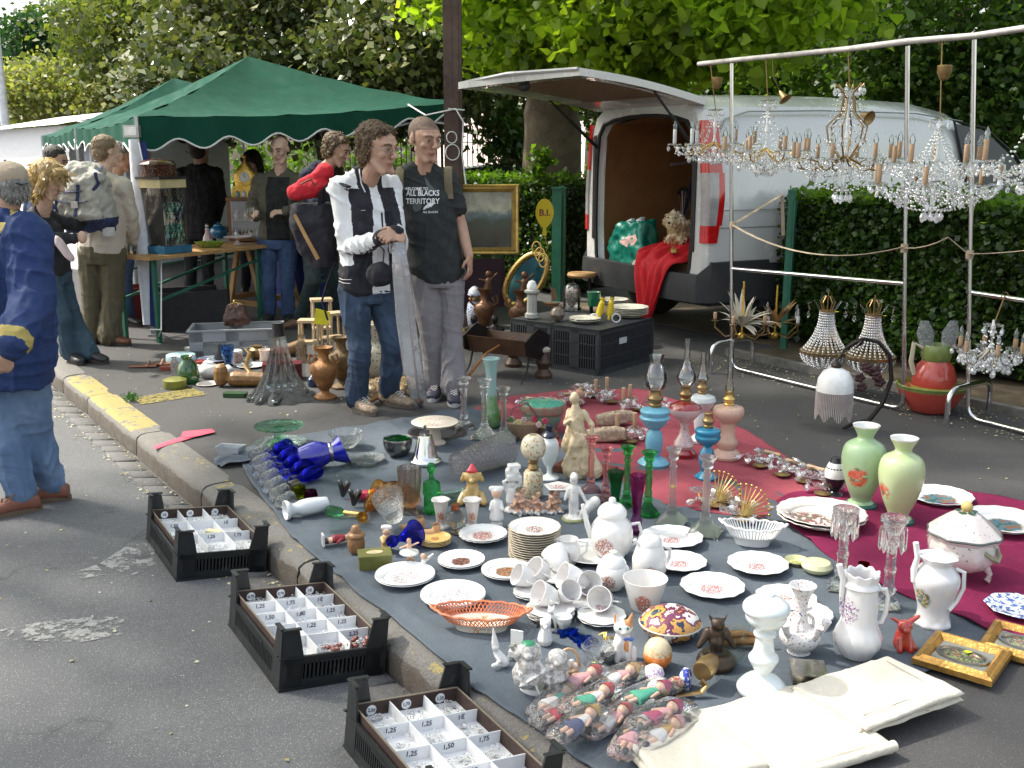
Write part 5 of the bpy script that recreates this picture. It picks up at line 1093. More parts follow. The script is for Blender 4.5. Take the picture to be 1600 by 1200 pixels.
person('dark haired man in profile at the far side of the crowd',10.2,0,
dict(top=(80,229,0),chin=(95,272,-.03),sL=(52,290,.0),sR=(95,290,.1),eL=(45,330,.0),wL=(60,360,0),eR=(100,330,.1),wR=(120,345,.0),hL=(60,375),hR=(85,375),kL=(60,430),kR=(85,430),aL=(62,480),aR=(85,480),tL=(75,485,-.2),tR=(98,485,-.1)),
(.88,-.1,-.35),(.8,-.2,0),sk_a,cloth('blue grey jacket',(.03,.045,.10)),cloth('dark trousers',(.02,.02,.025)),blshoe,(.004,h_dark,.02),s=.97,vox=.012)
b2,J2,T2,M2=person('blonde woman in black top and jeans leaning forward, seen from the side',7.75,0,
dict(top=(63,252,0),chin=(88,310,-.03),sL=(48,345,-.06),sR=(78,342,.2),eL=(80,375,-.1),wL=(115,372,-.05),eR=(112,350,.3),wR=(140,345,.5),hL=(72,428,-.02),hR=(90,425,.12),kL=(98,498,-.05),kR=(112,490,.1),aL=(112,560,-.02),aR=(140,556,.0),tL=(130,568,-.16),tR=(170,566,-.08)),
(.88,-.1,-.42),(.85,-.3,0),sk_b,cloth('black knit',(.014,.014,.018)),denim('teal jeans',(.02,.045,.07),(.05,.09,.13)),[M('strappy sandal',(.02,.02,.025),.5),M('dark sole',(.04,.03,.025),.8)],(.005,h_blond,.05,800,.05,hs_blond),s=.93,vox=.0085,hairfn=hair_bob,flare=.03)
mb=MB();mb.caps(A(92,378,7.45),A(108,400,7.45),.055,.05,14,.5);me=remesh(mb,.01,3,M('pale pink bag',(.60,.46,.47),.5,var=.08),.004,.06,name='shoulder_bag');o=ob('shoulder_bag',me);tag(o,'small pale pink shoulder bag at the blonde woman\'s hip','bag')
# man at the left in the blue jacket
c_blue=cloth('royal blue anorak',(.014,.035,.125));c_yel=cloth('yellow lining',(.42,.33,.10))
def tp_blue(T,J,Mh):
 wR,wL,eR,eL=T@J['wR'],T@J['wL'],T@J['eR'],T@J['eL'];zc=T.to_translation().z;zcu=(T@A(20,545,4.5)).z
 def f(c,n):
  for e,w in((eR,wR),(eL,wL)):
   d=(w-e).normalized();t=(c-w).dot(d)
   if-.028<t<.03 and(c-w-d*t).length<.09:return 1
  return 0
 return f
b1,J1,T1_,M1=person('older man in beige cap, blue anorak with yellow hood and jeans, in the road',4.62,ZR,
dict(top=(17,256,0),chin=(8,336,.02),sL=(-62,372,.05),sR=(42,372,-.05),eL=(-80,470,.1),wL=(-70,545,0),eR=(52,470,-.16),wR=(20,535,-.38),hL=(-14,560),hR=(38,562),kL=(8,685,-.02),kR=(52,680,.08),aL=(38,792,-.05),aR=(84,768,.12),tL=(-6,808,-.12),tR=(50,780,.1)),
(-.80,.50,-.1),(-.75,.62,0),sk_a,None,j_light,[M('tan walking shoe',(.20,.075,.045),.6,var=.25,bump=.3),M('tan sole',(.13,.09,.06),.8),M('tan laces',(.2,.12,.08),.8)],(.003,h_grey,.015,1800,.016,hs_grey),s=1.0,vox=.0065,tmats=[c_blue,c_yel],toppaint=tp_blue,tg=.045,lg=.028,flare=-.005,low=-.12,disp=.014,eyes=False,belly=.03,hairfn=hair_ring,hands={'R':((-.3,-.3,-.9),(.6,-.6,0),.5,1)},leglen=.96)
mb=MB();mb.T=M1;mb.ball((0,-.016,.058),(.086,.104,.074),22,14);mb.loft([((0,.09,.055),(.062,0,0),(0,.045,-.012)),((0,.092,.062),(.060,0,0),(0,.044,-.012))],18,2.2)
me=remesh(mb,.006,3,cloth('beige cap',(.40,.32,.23),.06),.003,.03,name='cap');cp=ob('cap',me,b1)
mb=MB();mb.T=M1;mb.lathe([(.002,0),(.007,0),(.006,.006),(0,.008)],10,(0,-.016,.131));part('cap_button',mb,M('dark cap strap',(.04,.04,.05),.6),cp);mb=MB();mb.T=M1;mb.tube([(-.03,-.118,.02),(0,-.123,.012),(.03,-.118,.02)],.006,6,flat=.5);part('cap_strap',mb,M('dark cap strap',(.04,.04,.05),.6),cp)
# hood thrown back
mb=MB();mb.T=T1_;n=J1['sL'].lerp(J1['sR'],.5)+Vc((0,0,.06));bk=-J1['bf'];rt=(J1['sR']-J1['sL']).normalized();pts=[]
for i in range(13):
 t=-2.2+4.4*i/12;pts.append(n+rt*sin(t)*.12+bk*cos(t)*.11+Vc((0,0,.035-.06*cos(t)-.01)))
mb.tube(pts,[.025+.035*sin(PI*i/12)for i in range(13)],12);me=remesh(mb,.009,2,[c_yel,c_blue],.012,.05,name='hood');cz=(T1_@n).z;paint(me,lambda c,nn:1 if nn.z<-.15 else 0);ob('hood',me,b1)
# two figures inside the tent
person('person in black standing with back turned inside the tent',11.3,0,
dict(top=(312,212,0),chin=(312,258,0),sL=(284,272,.0),sR=(338,272,.0),eL=(276,310,.1),wL=(285,345,.2),eR=(346,310,.1),wR=(338,345,.2),hL=(298,360),hR=(325,360),kL=(298,410),kR=(325,410),aL=(298,462),aR=(325,462),tL=(296,458,.2),tR=(327,458,.2)),
(.1,1,0),(0,1,0),sk_b,cloth('black shirt',(.012,.012,.014)),cloth('dark trousers',(.02,.02,.025)),blshoe,(.004,h_dark,.02),s=1.0,vox=.012,eyes=False)
person('dark haired woman in black looking down at the back of the tent',11.8,0,
dict(top=(396,236,0),chin=(392,275,-.05),sL=(374,290,.0),sR=(415,290,.0),eL=(368,322,-.1),wL=(380,345,-.25),eR=(420,322,-.1),wR=(405,345,-.25),hL=(384,360),hR=(405,360),kL=(384,405),kR=(405,405),aL=(384,452),aR=(405,452),tL=(382,455,-.2),tR=(407,455,-.2)),
(-.3,-.85,-.4),(0,-1,0),sk_b,cloth('black shirt',(.012,.012,.014)),cloth('dark trousers',(.02,.02,.025)),blshoe,(.006,h_dark,.02),s=.92,vox=.012,hairfn=hair_bob)

# ================================================================ ground cloths
def felt(name,col,var=.25,warm=None):
 m,nt,out=nm(name);p=geop(nt);c=mixc(nt,ramp(nt,noi(nt,p,2.2,5,.65),[(.3,0.),(.7,1.)]),mul(col,1-var),mul(col,1+var))
 c=mixc(nt,ramp(nt,noi(nt,p,14,5,.7),[(.5,0.),(.75,.35)]),c,mul(col,1.5));c=mixc(nt,ramp(nt,noi(nt,p,260,2),[(.4,0.),(.8,.4)]),c,mul(col,1.9))
 fin(nt,out,N(nt,'BsdfPrincipled',Base_Color=c,Roughness=.95,Specular_IOR_Level=.2,Normal=bumpn(nt,N(nt,'Math',{'operation':'ADD'},i0=noi(nt,p,16,4),i1=noi(nt,p,200,2)).outputs[0],.5,.006)));return m
def poly_at(pl,t):
 L=[0.0]
 for a,b in zip(pl,pl[1:]):L.append(L[-1]+(b-a).length)
 s=t*L[-1]
 for i in range(len(pl)-1):
  if s<=L[i+1]or i==len(pl)-2:return pl[i].lerp(pl[i+1],(s-L[i])/max(1e-9,L[i+1]-L[i]))
def coons(name,bot,top,lef,rig,z,mat,label,cat,nu=90,nv=90,wr=.003,sag=None,th=.004,seed=0):
 B,T_,L_,R_=[[G(x,y)for x,y in q]for q in(bot,top,lef,rig)];mb=MB();rows=[]
 for j in range(nv+1):
  v=j/nv;l,r=poly_at(L_,v),poly_at(R_,v);row=[]
  for i in range(nu+1):
   u=i/nu;b,t=poly_at(B,u),poly_at(T_,u)
   p=b*(1-v)+t*v+l*(1-u)+r*u-(B[0]*(1-u)*(1-v)+B[-1]*u*(1-v)+T_[0]*(1-u)*v+T_[-1]*u*v)
   n1=noise.noise(Vc((p.x*1.7+seed,p.y*1.7,0)));rd=1-abs(noise.noise(Vc((p.x*3+seed+n1,p.y*3,3))))*3.2;e=min(u,1-u,v,1-v)
   edge=noise.noise(Vc((p.x*6,p.y*6,9)))*.012 if e<.001 else 0
   row.append(mb.P(p+V*edge+Vc((0,0,z+(max(0,rd)**2*wr+n1*wr*.4)-(0 if e>.02 else.003)))))
  rows.append(row)
 for r0,r1 in zip(rows,rows[1:]):mb.ring(r0,r1,False)
 o=single(name,mb,mat,label,cat,ang=180);md=o.modifiers.new('s','SOLIDIFY');md.thickness=th;md.offset=-1;return o
coons('ground_cloth',[(962,1240),(1150,1150),(1300,1110),(1420,1065),(1505,1030),(1640,1000)],[(385,702),(420,690),(520,674),(640,655),(690,645),(745,640)],[(962,1240),(870,1165),(740,1082),(640,993),(530,905),(450,835),(385,745),(378,722),(385,702)],[(1640,1000),(1500,935),(1400,880),(1300,830),(1215,775),(1000,705),(745,640)],.014,felt('blue grey felt',(.088,.104,.122)),'large blue-grey felt cloth spread along the kerb under most of the china','ground cloth',150,150,.010,seed=2)
coons('ground_cloth',[(742,640),(860,705),(960,762),(1060,800),(1182,815)],[(800,622),(900,612),(1000,610),(1100,640),(1190,690),(1320,775)],[(742,640),(770,632),(800,622)],[(1182,815),(1250,800),(1320,775)],.016,felt('faded red felt',(.27,.060,.078)),'faded brick red cloth under the oil lamps and crystal sconces','ground cloth',110,70,.009,seed=7)
coons('ground_cloth',[(1212,790),(1235,830),(1330,900),(1440,950),(1560,1000),(1660,1030)],[(1310,768),(1340,760),(1480,770),(1560,782),(1640,800),(1720,830)],[(1212,790),(1240,776),(1310,768)],[(1660,1030),(1700,930),(1720,830)],.022,felt('burgundy felt',(.165,.014,.052)),'deep burgundy cloth under the tureen and the green vases','ground cloth',100,80,.013,seed=12)

# ================================================================ helpers for the goods
ZC=.020
def PX(px,py,z=ZC):
 l=G(px,py,z);d=(l-CAM).normalized();s=mpp(l);return l,s,s/math.sqrt(1-d.z*d.z)
def lt(name,label,cat,px,py,prof,mats,grp=None,n=32,mod=None,z=ZC,rz=0,parts=None,tilt=None):
 """turned object: prof in photograph pixels (radius, height); parts {name: (prof, mat)} stacked on it"""
 l,s,sv=PX(px,py,z);t=None
 conv=lambda pr:[(r*s,h*sv)for r,h in pr]
 mo=(lambda th,r,zz:mod(th,r,zz))if mod else None
 if parts is None:
  mb=MB();mb.lathe(conv(prof),n,mod=mo);return single(name,mb,mats,label,cat,l,rz,grp)
 t=thing(name,label,cat,l,rz,grp);mb=MB();mb.lathe(conv(prof),n,mod=mo);part('body',mb,mats,t)
 for k,v in parts.items():
  mb=MB();mb.lathe(conv(v[0]),v[2]if len(v)>2 else 24,mod=v[3]if len(v)>3 else None);part(k,mb,v[1],t)
 return t
def sc_mod(k,a):return lambda th,r,z:(r*(1+a*cos(k*th)),z)
m_china=m_porc;GILT=(.55,.36,.12)
def rose(nm_,r,cols=((.45,.08,.08),(.30,.12,.10),(.10,.16,.08),(.35,.18,.12)),c=(0,0,.008),rim=None,base=(.80,.79,.77),sc=150,thr=.47):return decor(nm_,base,list(cols),c,r*1.4,sc*.8,thr-.02,rim=rim)
ORD=['','second','third','fourth','fifth','sixth','seventh','eighth','ninth','tenth','eleventh','twelfth']
def plate(px,py,rx,label,mat,n=1,scal=None,grp='white decorated plates',h=.10,z=ZC,name='plate',dz=None,flat=1.0,cat='plate',deep=False,short='the pile'):
 l=G(px,py,z+.012);s=mpp(l);r=rx*s;k=56
 def sec(R_,H_):
  if deep:return[(R_*.5,0),(R_*.52,.002),(R_*.85,H_*.55),(R_,H_),(R_*.985,H_+.0015),(R_*.84,H_*.6),(R_*.55,.008),(0,.007)]
  return[(R_*.58,0),(R_*.60,.002),(R_*.70,H_*.35),(R_,H_),(R_*.985,H_+.002),(R_*.72,H_*.55),(R_*.64,.0065),(0,.006)]
 mod=sc_mod(*scal)if scal else None;out=[]
 dz=dz or.006
 mb=MB();mb.lathe(sec(r,r*h*2),k,mod=lambda th,a,zz:mod(th,a,zz)if mod and a>r*.8 else(a,zz));me=mb.mesh(name,mat)
 for i in range(n):
  o=ob(name,me,None,(l.x,l.y,z-.0+i*dz));o.rotation_euler=(0,0,i*.37)
  q=n-1-i;w=label.split(' ');lb=label if q==0 else 'lower '+' '.join(w[:12])if n==2 else('bottom' if i==0 else '%s from the top'%ORD[q])+' of '+short;tag(o,lb,cat,grp);out.append(o)
 return out
def caps_fig(name,label,cat,px,py,hpx,prims,mats,fn=None,grp=None,rz=0,vox=None,z=ZC,disp=0,extra=None,sm=2):
 """small modelled figure: prims in units of its height: ('c',a,b,r0,r1) or ('b',c,r)"""
 l,s,sv=PX(px,py,z);H=hpx*sv;mb=MB();mb.T=Matrix.Scale(H,4)
 for p in prims:
  if p[0]=='c':mb.caps(p[1],p[2],p[3],p[4],10)
  elif p[0]=='b':mb.ball(p[1],p[2],14,8)
  elif p[0]=='l':mb.lathe(p[1],24,p[2]if len(p)>2 else(0,0,0))
  elif p[0]=='x':mb.box(p[1],p[2],p[3]if len(p)>3 else 0)
 me=remesh(mb,vox or H/46,sm,mats,disp,H*.12,name=name);
 if fn:paint(me,lambda c,n:fn(c/H,n))
 o=ob(name,me,None,l);o.rotation_euler=(0,0,rz);tag(o,label,cat,grp)
 if extra:extra(o,H)
 return o

 # ---------------------------------------------------------------- white china in the middle
pl=[rose('pl_a%d'%i,r)for i,r in enumerate((.035,.03))]
m_pA=rose('plate crab',.042,((.50,.09,.05),(.42,.06,.03),(.14,.22,.08)));m_pB=rose('plate portrait',.036,((.10,.05,.04),(.2,.1,.08),(.32,.2,.16)),thr=.3);m_pC=rose('plate village',.04,((.40,.16,.06),(.12,.08,.06),(.35,.25,.1)),thr=.35)
m_pD=rose('plate rose',.034,((.42,.10,.12),(.30,.06,.08),(.16,.12,.1)))
m_pE=rose('plate toile',.05,((.10,.10,.16),(.45,.12,.10),(.16,.16,.2)),sc=190,thr=.54)
plate(633,902,47,'plain white plate with a small red and black motif nearest the green box',m_pE,2)
plate(708,933,51,'white plate printed with blue and pink figures behind the orange lattice basket',rose('plate wide',.06,((.12,.12,.3),(.5,.16,.2),(.4,.2,.2)),sc=170,thr=.53),2)
plate(721,877,37,'small white plate with a dark oval portrait and pierced rim',m_pB,2,(24,.012))
plate(792,893,40,'small white plate with an orange village scene left of the tilted cups',m_pC,2)
plate(755,837,38,'scalloped white plate with a crab-red floral spray beside the tall pile',m_pA,2,(20,.02))
plate(680,846,25,'small yellow rimmed saucer',decor('yellow saucer',(.62,.42,.14),[(.35,.12,.04),(.25,.1,.05)],(0,0,.01),.025,150,.4),4,grp='yellow saucers piled before the clogs',dz=.006,short='the yellow rimmed saucers')
plate(835,868,41,'scalloped white plate on top of the tall pile',rose('pile plate',.034,rim=((.5,.40,.25),0.105)),13,(14,.018),'tall pile of white plates',dz=.0095,short='the tall pile of white plates')
plate(1050,842,48,'round white plate with pink posy behind the milk jug',m_pD,1,(12,.022))
plate(1062,879,42,'white plate with red posy right of the milk jug',m_pD,1,(12,.022))
plate(1184,883,47,'white plate with brown floral centre in front of the pierced oval basket',m_pD,1,(12,.022))
plate(1113,918,50,'widest white plate with crab-like red centre above the patterned box',rose('plate mid',.04,((.40,.08,.10),(.30,.1,.1))),1,(12,.022))
plate(1228,936,47,'white plate with brown sprig behind the tulip vase',rose('plate sprig',.045,((.25,.12,.1),(.4,.2,.18))),1,(12,.022))
plate(1256,962,44,'gilt edged white plate half hidden under the tulip vase',rose('plate gilt',.035,rim=((.42,.30,.12),.11)),2,(16,.02))
plate(925,866,52,'large white platter standing behind the coffee pot',m_china,1)
# pierced oval baskets
def basket(label,px,py,rx,ry_,hpx,mat,matrim,rz=0,grp=None,hn=True,slots=60,z=ZC):
 l,s,sv=PX(px,py,z);t=thing('china_basket',label,'basket',l,rz,grp);a=rx*s;b=ry_*s;H=hpx*sv
 mb=MB();mb.lathe([(a*.55,0),(a*.62,H*.25),(a*.74,H*.45),(a*.735,H*.48),(a*.58,H*.22),(a*.5,.006),(0,.005)],60,ell=(1,b/a));part('bowl',mb,mat,t)
 mb=MB();n=slots
 for i in range(n):
  t0,t1=2*PI*i/n,2*PI*(i+(1.6 if hn else.0))/n
  for sg in((1,-1)if hn else(1,)):
   q=2*PI*(i+sg*(1.6 if hn else 0))/n;mb.bar((a*.73*cos(t0),b*.73*sin(t0),H*.45),(a*.985*cos(q),b*.985*sin(q),H*(.95+.1*abs(cos(q)))),.0026 if hn else.0042,.003)
 part('lattice',mb,matrim,t);mb=MB();mb.tube([(a*cos(q),b*sin(q),H*(.97+.1*abs(cos(q))**3+.03*cos(q*16)))for q in[2*PI*i/72 for i in range(72)]],.0042,6,close=True);part('rim',mb,matrim,t)
 for sg in(1,-1):mb=MB();mb.tube([(sg*a*.96,-b*.22,H),(sg*a*1.07,-b*.1,H*1.12),(sg*a*1.1,0,H*1.15),(sg*a*1.07,b*.1,H*1.12),(sg*a*.96,b*.22,H)],.005,6);part('handle',mb,matrim,t)
 return t
m_orange=M('orange glaze',(.62,.20,.09),.2,coat=.6,var=.3,sc=30)
basket('oval white china basket with orange lattice rim, nearest the road',752,982,72,34,28,decor('orange centre',(.78,.70,.60),[(.7,.3,.1),(.6,.25,.15)],(0,0,.01),.07,60,.5),m_orange,R(-4))
basket('oval white china basket with pierced rim beside the burgundy cloth',1175,850,47,26,30,rose('basket blue',.03,((.15,.25,.45),(.3,.1,.12))),m_china,R(-14),hn=False,slots=52)
# pots of the service
m_floral=decor('floral pot',(.76,.74,.71),[(.42,.10,.08),(.35,.16,.10),(.12,.18,.08)],(-.03,-.06,.06),.05,120,.45)
m_fl2=decor('floral pot small',(.76,.74,.71),[(.42,.10,.08),(.35,.16,.10),(.12,.18,.08)],(-.02,-.05,.04),.035,130,.45)
def pot(label,px,py,prof,lid,spout,handle,mat,name='coffee_pot',cat='coffee pot',grp='white floral coffee service',rz=0,mod=None):
 l,s,sv=PX(px,py);t=thing(name,label,cat,l,rz,grp);c=lambda pr:[(r*s,h*sv)for r,h in pr];v3=lambda p:(p[0]*s,0,p[1]*sv)
 mb=MB();mb.lathe(c(prof),36,mod=mod);part('body',mb,mat,t)
 if lid:mb=MB();mb.lathe(c(lid),28);part('lid',mb,m_china,t)
 if spout:mb=MB();mb.tube([v3(p)for p in spout],[p[2]*s for p in spout],12);part('spout',mb,m_china,t)
 if handle:
  mb=MB();P_=[Vc(v3(p))for p in handle];mb.tube([P_[0]]+[P_[i].lerp(P_[i+1],q)for i in range(len(P_)-1)for q in(.5,1)],handle[0][2]*s if len(handle[0])>2 else.004,8);part('handle',mb,m_china,t)
 return t
pot('tall white coffee pot with wire knob lid and roses on its side',955,868,[(20,0),(22,2),(30,12),(33,30),(31,46),(24,56),(21,60),(22,64)],[(23,63),(22,70),(14,78),(5,81),(6,84),(4,88),(0,89)],[(-30,28,6),(-38,46,4.5),(-42,62,3.5),(-46,78,3)],[(30,48,2.6),(42,50,2.6),(46,36,2.6),(42,20,2.6),(31,16,2.6)],m_floral)
pot('lidded white sugar bowl with knob in front of the coffee pot',957,918,[(15,0),(16,2),(25,12),(27,22),(24,32),(19,37)],[(21,36),(20,40),(15,47),(5,51),(6,55),(0,58)],None,None,m_fl2,'sugar_bowl','sugar bowl')
pot('white milk jug with lid turned away beside the coffee pot',1014,902,[(20,0),(22,2),(27,14),(27,30),(22,44),(18,52)],[(19,51),(18,58),(12,64),(0,67)],[(-20,52,3),(-26,60,3)],[(26,44,2.6),(34,40,2.6),(33,26,2.6),(27,18,2.6)],m_fl2,'milk_jug','jug',rz=R(15))
pot('small white cream jug with floral sprig and curling handle',887,880,[(13,0),(14,2),(19,12),(20,22),(15,33),(16,38),(14.5,38),(12,30),(0,28)],None,[(-13,33,6),(-22,38,3)],[(17,34,2),(31,32,2),(29,18,2),(20,10,2)],m_fl2,'cream_jug','jug')
lt('slop_bowl','open white bowl painted with roses in front of the jug','bowl',1007,950,[(21,0),(23,4),(35,46),(33.5,46),(21,7),(0,6)],decor('slop roses',(.74,.72,.69),[(.5,.14,.10),(.40,.2,.14),(.14,.2,.1)],(-.015,-.06,.04),.04,120,.4),'white floral coffee service')
def cup(label,px,py,r,h,tilt,rz,z=ZC,up=False):
 l=G(px,py,z);s=mpp(l);r*=s;h*=s;t=thing('tea_cup',label,'cup',l+Vc((0,0,r*.8 if not up else 0)),0,'tilted tea cups on their saucers');t.rotation_euler=(tilt,0,rz)
 mb=MB();o=-h/2 if not up else 0;mb.lathe([(r*.42,o),(r*.44,o+.003),(r*.8,o+h*.3),(r,o+h*.75),(r*1.06,o+h),(r*1.0,o+h),(r*.9,o+h*.7),(r*.4,o+.008),(0,o+.007)],28);part('bowl',mb,decor('cup rose',(.77,.75,.73),[(.5,.1,.1),(.2,.2,.35),(.45,.18,.14)],(0,-r*.8,0),.028,140,.45),t)
 mb=MB();mb.tube([(r*.85,0,o+h*.7),(r*1.4,0,o+h*.7),(r*1.45,0,o+h*.35),(r*.85,0,o+h*.28)],.0028,7);part('handle',mb,m_china,t);return t
for q,(sx,sy,n,lb)in enumerate(((832,925,2,'saucer under the cups left of the tall ones'),(860,958,4,'saucer in the pile nearest the lattice basket'),(905,938,2,'saucer half hidden behind the piled cups'),(940,963,2,'saucer under the cup nearest the cat'),(872,900,1,'saucer below the rearmost cup'))):
 plate(sx,sy,[30,38,38,38,30][q],lb,m_china,n,(10,.02),'white saucers',h=.08,name='saucer',cat='saucer',dz=.007,short='the four saucers nearest the lattice basket')
cup('floral cup lying to the left on two saucers',822,915,17,36,R(62),R(-70),.035);cup('floral cup resting behind the leftmost cup',845,906,17,34,R(50),R(-60),.045)
cup('floral cup lying on the pile of four saucers',855,945,19,38,R(62),R(-65),.05);cup('floral cup leaning at the right of the saucer pile',885,940,17,36,R(50),R(30),.05)
cup('rearmost floral cup tilted towards the cream jug',872,890,19,40,R(55),R(-150),.035);cup('long floral cup lying behind the pile',898,920,20,46,R(65),R(-75),.045);cup('second floral cup beside the long one',915,928,19,38,R(60),R(20),.035)
cup('floral cup lying towards the camera on two saucers near the cat',942,950,19,40,R(66),R(-25),.04)
# opal glass oil lamp base, the tallest object near the towels
m_opal=M('opal glass',(.66,.70,.70),.12,var=.04,sss=.3,coat=.6)
lt('opal_lamp_base','white opal glass oil lamp base standing in front of the towels','lamp',1190,1080,[(37,0),(39,4),(38,9),(28,19),(14,27),(12,30),(16,36),(22,46),(23,52),(17,60),(14,78),(15,82),(17,84),(17,88),(11,92),(11,96),(24,100),(31,108),(32,116),(36,121),(34,129),(22,137),(11,142),(10,144),(8,143),(0,142)],m_opal,n=44)
# tulip vase, floral jugs
m_delft=decor('imari paint',(.74,.72,.70),[(.10,.10,.28),(.42,.12,.10),(.30,.18,.1),(.08,.08,.2)],(0,0,.06),.3,90,.56)
l,s,sv=PX(1248,1018);t=thing('tulip_vase','painted finger vase with five small spouts before the big plates','vase',l);mb=MB();mb.lathe([(r*s,h*sv)for r,h in((18,0),(17,5),(28,14),(32,26),(26,36),(13,42),(9,60),(10,76),(13,86),(19,96),(21,100),(17,98),(7,80),(0,78))],32);part('body',mb,m_delft,t)
for a in(-.3,1.3,2.6,3.8,5.2):
 mb=MB();d=Vc((cos(a),sin(a),0));z0=28*sv;p0=d*24*s+Vc((0,0,z0));mb.tube([p0,p0+d*10*s+Vc((0,0,10*sv)),p0+d*15*s+Vc((0,0,24*sv))],[6*s,5*s,7.5*s],12);part('spout',mb,m_delft,t)
for a in(0,2.1,4.2):
 mb=MB();d=Vc((cos(a),sin(a),0));mb.tube([d*11*s+Vc((0,0,56*sv)),d*19*s+Vc((0,0,50*sv)),d*21*s+Vc((0,0,38*sv))],2.4*s,8);part('handle',mb,m_delft,t)
m_jug=decor('pearl jug',(.72,.70,.70),[(.32,.12,.26),(.20,.14,.3),(.4,.25,.3)],(-.06,-.03,.16),.055,90,.5)
l,s,sv=PX(1338,1022);t=thing('pearly_jug','tall pearly white chocolate jug with ruffled open top and violets','jug',l);mb=MB();mb.lathe([(r*s,h*sv)for r,h in((24,0),(26,3),(35,18),(36,30),(30,44),(27,56),(26,84),(25,100),(28,104),(26,108),(24,112),(26,122),(23,122),(22,110),(23,60),(0,50))],44,mod=lambda th,r,z:(r*(1+(.05*cos(9*th)if z>112*sv else.025*cos(14*th+z*60)if z<40*sv else 0)),z+(.004*cos(9*th)if z>118*sv else 0)));part('body',mb,m_jug,t)
mb=MB();mb.tube([(-27*s,0,62*sv),(-30*s,0,90*sv),(-29*s,0,112*sv),(-37*s,0,134*sv)],[4*s,4*s,5*s,5*s],12);part('spout',mb,m_jug,t)
mb=MB();mb.tube([(22*s,-6*s,100*sv),(34*s,-10*s,102*sv),(38*s,-10*s,90*sv),(37*s,-9*s,66*sv),(32*s,-8*s,52*sv),(25*s,-6*s,50*sv),(20*s,-10*s,58*sv)],3.6*s,9);part('handle',mb,m_china,t)
m_jg2=decor('lady jug',(.72,.70,.69),[(.10,.20,.25),(.5,.35,.12),(.10,.14,.08),(.35,.2,.1)],(-.075,-.045,.10),.055,60,.35)
l,s,sv=PX(1456,975);t=thing('lidded_coffee_pot','white lustre coffee pot with a painted lady on the burgundy cloth edge','coffee pot',l);mb=MB();mb.lathe([(r*s,h*sv)for r,h in((26,0),(28,4),(25,12),(24,26),(30,48),(35,66),(33,78),(24,88),(21,92),(23,97),(29,104))],40,mod=lambda th,r,z:(r*(1+(.04*cos(8*th)if z<10*sv or z>95*sv else 0)),z));part('body',mb,m_jg2,t)
mb=MB();mb.lathe([(r*s,h*sv)for r,h in((29,104),(20,108),(8,112),(5,115),(0,117))],30,mod=lambda th,r,z:(r*(1+.04*cos(8*th)),z));part('lid',mb,m_china,t)
mb=MB();mb.tube([(-33*s,0,66*sv),(-36*s,0,84*sv),(-30*s,4*s,100*sv),(-35*s,4*s,122*sv)],[6*s,5*s,4.5*s,4.5*s],12);part('spout',mb,m_china,t)
mb=MB();mb.tube([(24*s,-10*s,88*sv),(36*s,-14*s,84*sv),(37*s,-14*s,60*sv),(28*s,-14*s,40*sv),(14*s,-22*s,30*sv)],3.4*s,9);part('handle',mb,m_china,t)
# tureen
l,s,sv=PX(1500,900,.03);t=thing('soup_tureen','white footed soup tureen with green sprigs and lemon knob lid','tureen',l);m_tur=decor('tureen',(.70,.62,.58),[(.06,.12,.08),(.10,.14,.12),(.05,.08,.12)],(0,-.1,.08),.3,50,.62)
mb=MB();mb.lathe([(r*s,h*sv)for r,h in((26,14),(36,20),(49,34),(51,48),(47,60),(50,66))],48,mod=lambda th,r,z:(r*(1+.03*cos(12*th)),z));part('bowl',mb,m_tur,t)
mb=MB();mb.lathe([(r*s,h*sv)for r,h in((53,64),(54,68),(50,72),(36,84),(20,96),(8,100),(0,100))],48,mod=lambda th,r,z:(r*(1+.035*cos(8*th)*(r/(54*s))),z));lid=part('lid',mb,m_tur,t)
mb=MB();mb.lathe([(54*s,66*sv),(55.5*s,68*sv),(54*s,70*sv)],48,mod=lambda th,r,z:(r*(1+.035*cos(8*th)),z),cap=False);part('lid_rim',mb,M('grey green rim',(.10,.12,.11),.3),lid)
mb=MB();mb.ball((0,0,106*sv),9*s);part('knob',mb,M('lemon glaze',(.62,.45,.16),.3,bump=.2),lid);mb=MB()
for i in range(5):a=i*1.256;mb.lathe([(0,0),(7*s,1.5*s),(0,3*s)],8,(10*s*cos(a),10*s*sin(a),98*sv))
part('leaves',mb,M('green glaze',(.04,.10,.06),.3),lid)
for a in(-.6,.7,2.4,3.8):
 mb=MB();d=Vc((cos(a),sin(a),0));mb.tube([d*34*s+Vc((0,0,22*sv)),d*42*s+Vc((0,0,12*sv)),d*38*s+Vc((0,0,4*sv)),d*44*s+Vc((0,0,3*sv))],[7*s,4*s,4*s,6*s],10);part('foot',mb,m_tur,t)
for a in(-1.0,2.1):
 mb=MB();d=Vc((cos(a),sin(a),0));q=Vc((-d.y,d.x,0));mb.tube([d*46*s+q*14*s+Vc((0,0,52*sv)),d*56*s+q*9*s+Vc((0,0,46*sv)),d*58*s+Vc((0,0,40*sv)),d*56*s-q*9*s+Vc((0,0,46*sv)),d*46*s-q*14*s+Vc((0,0,52*sv))],3.5*s,8);part('handle',mb,M('sage glaze',(.25,.25,.15),.3),t)
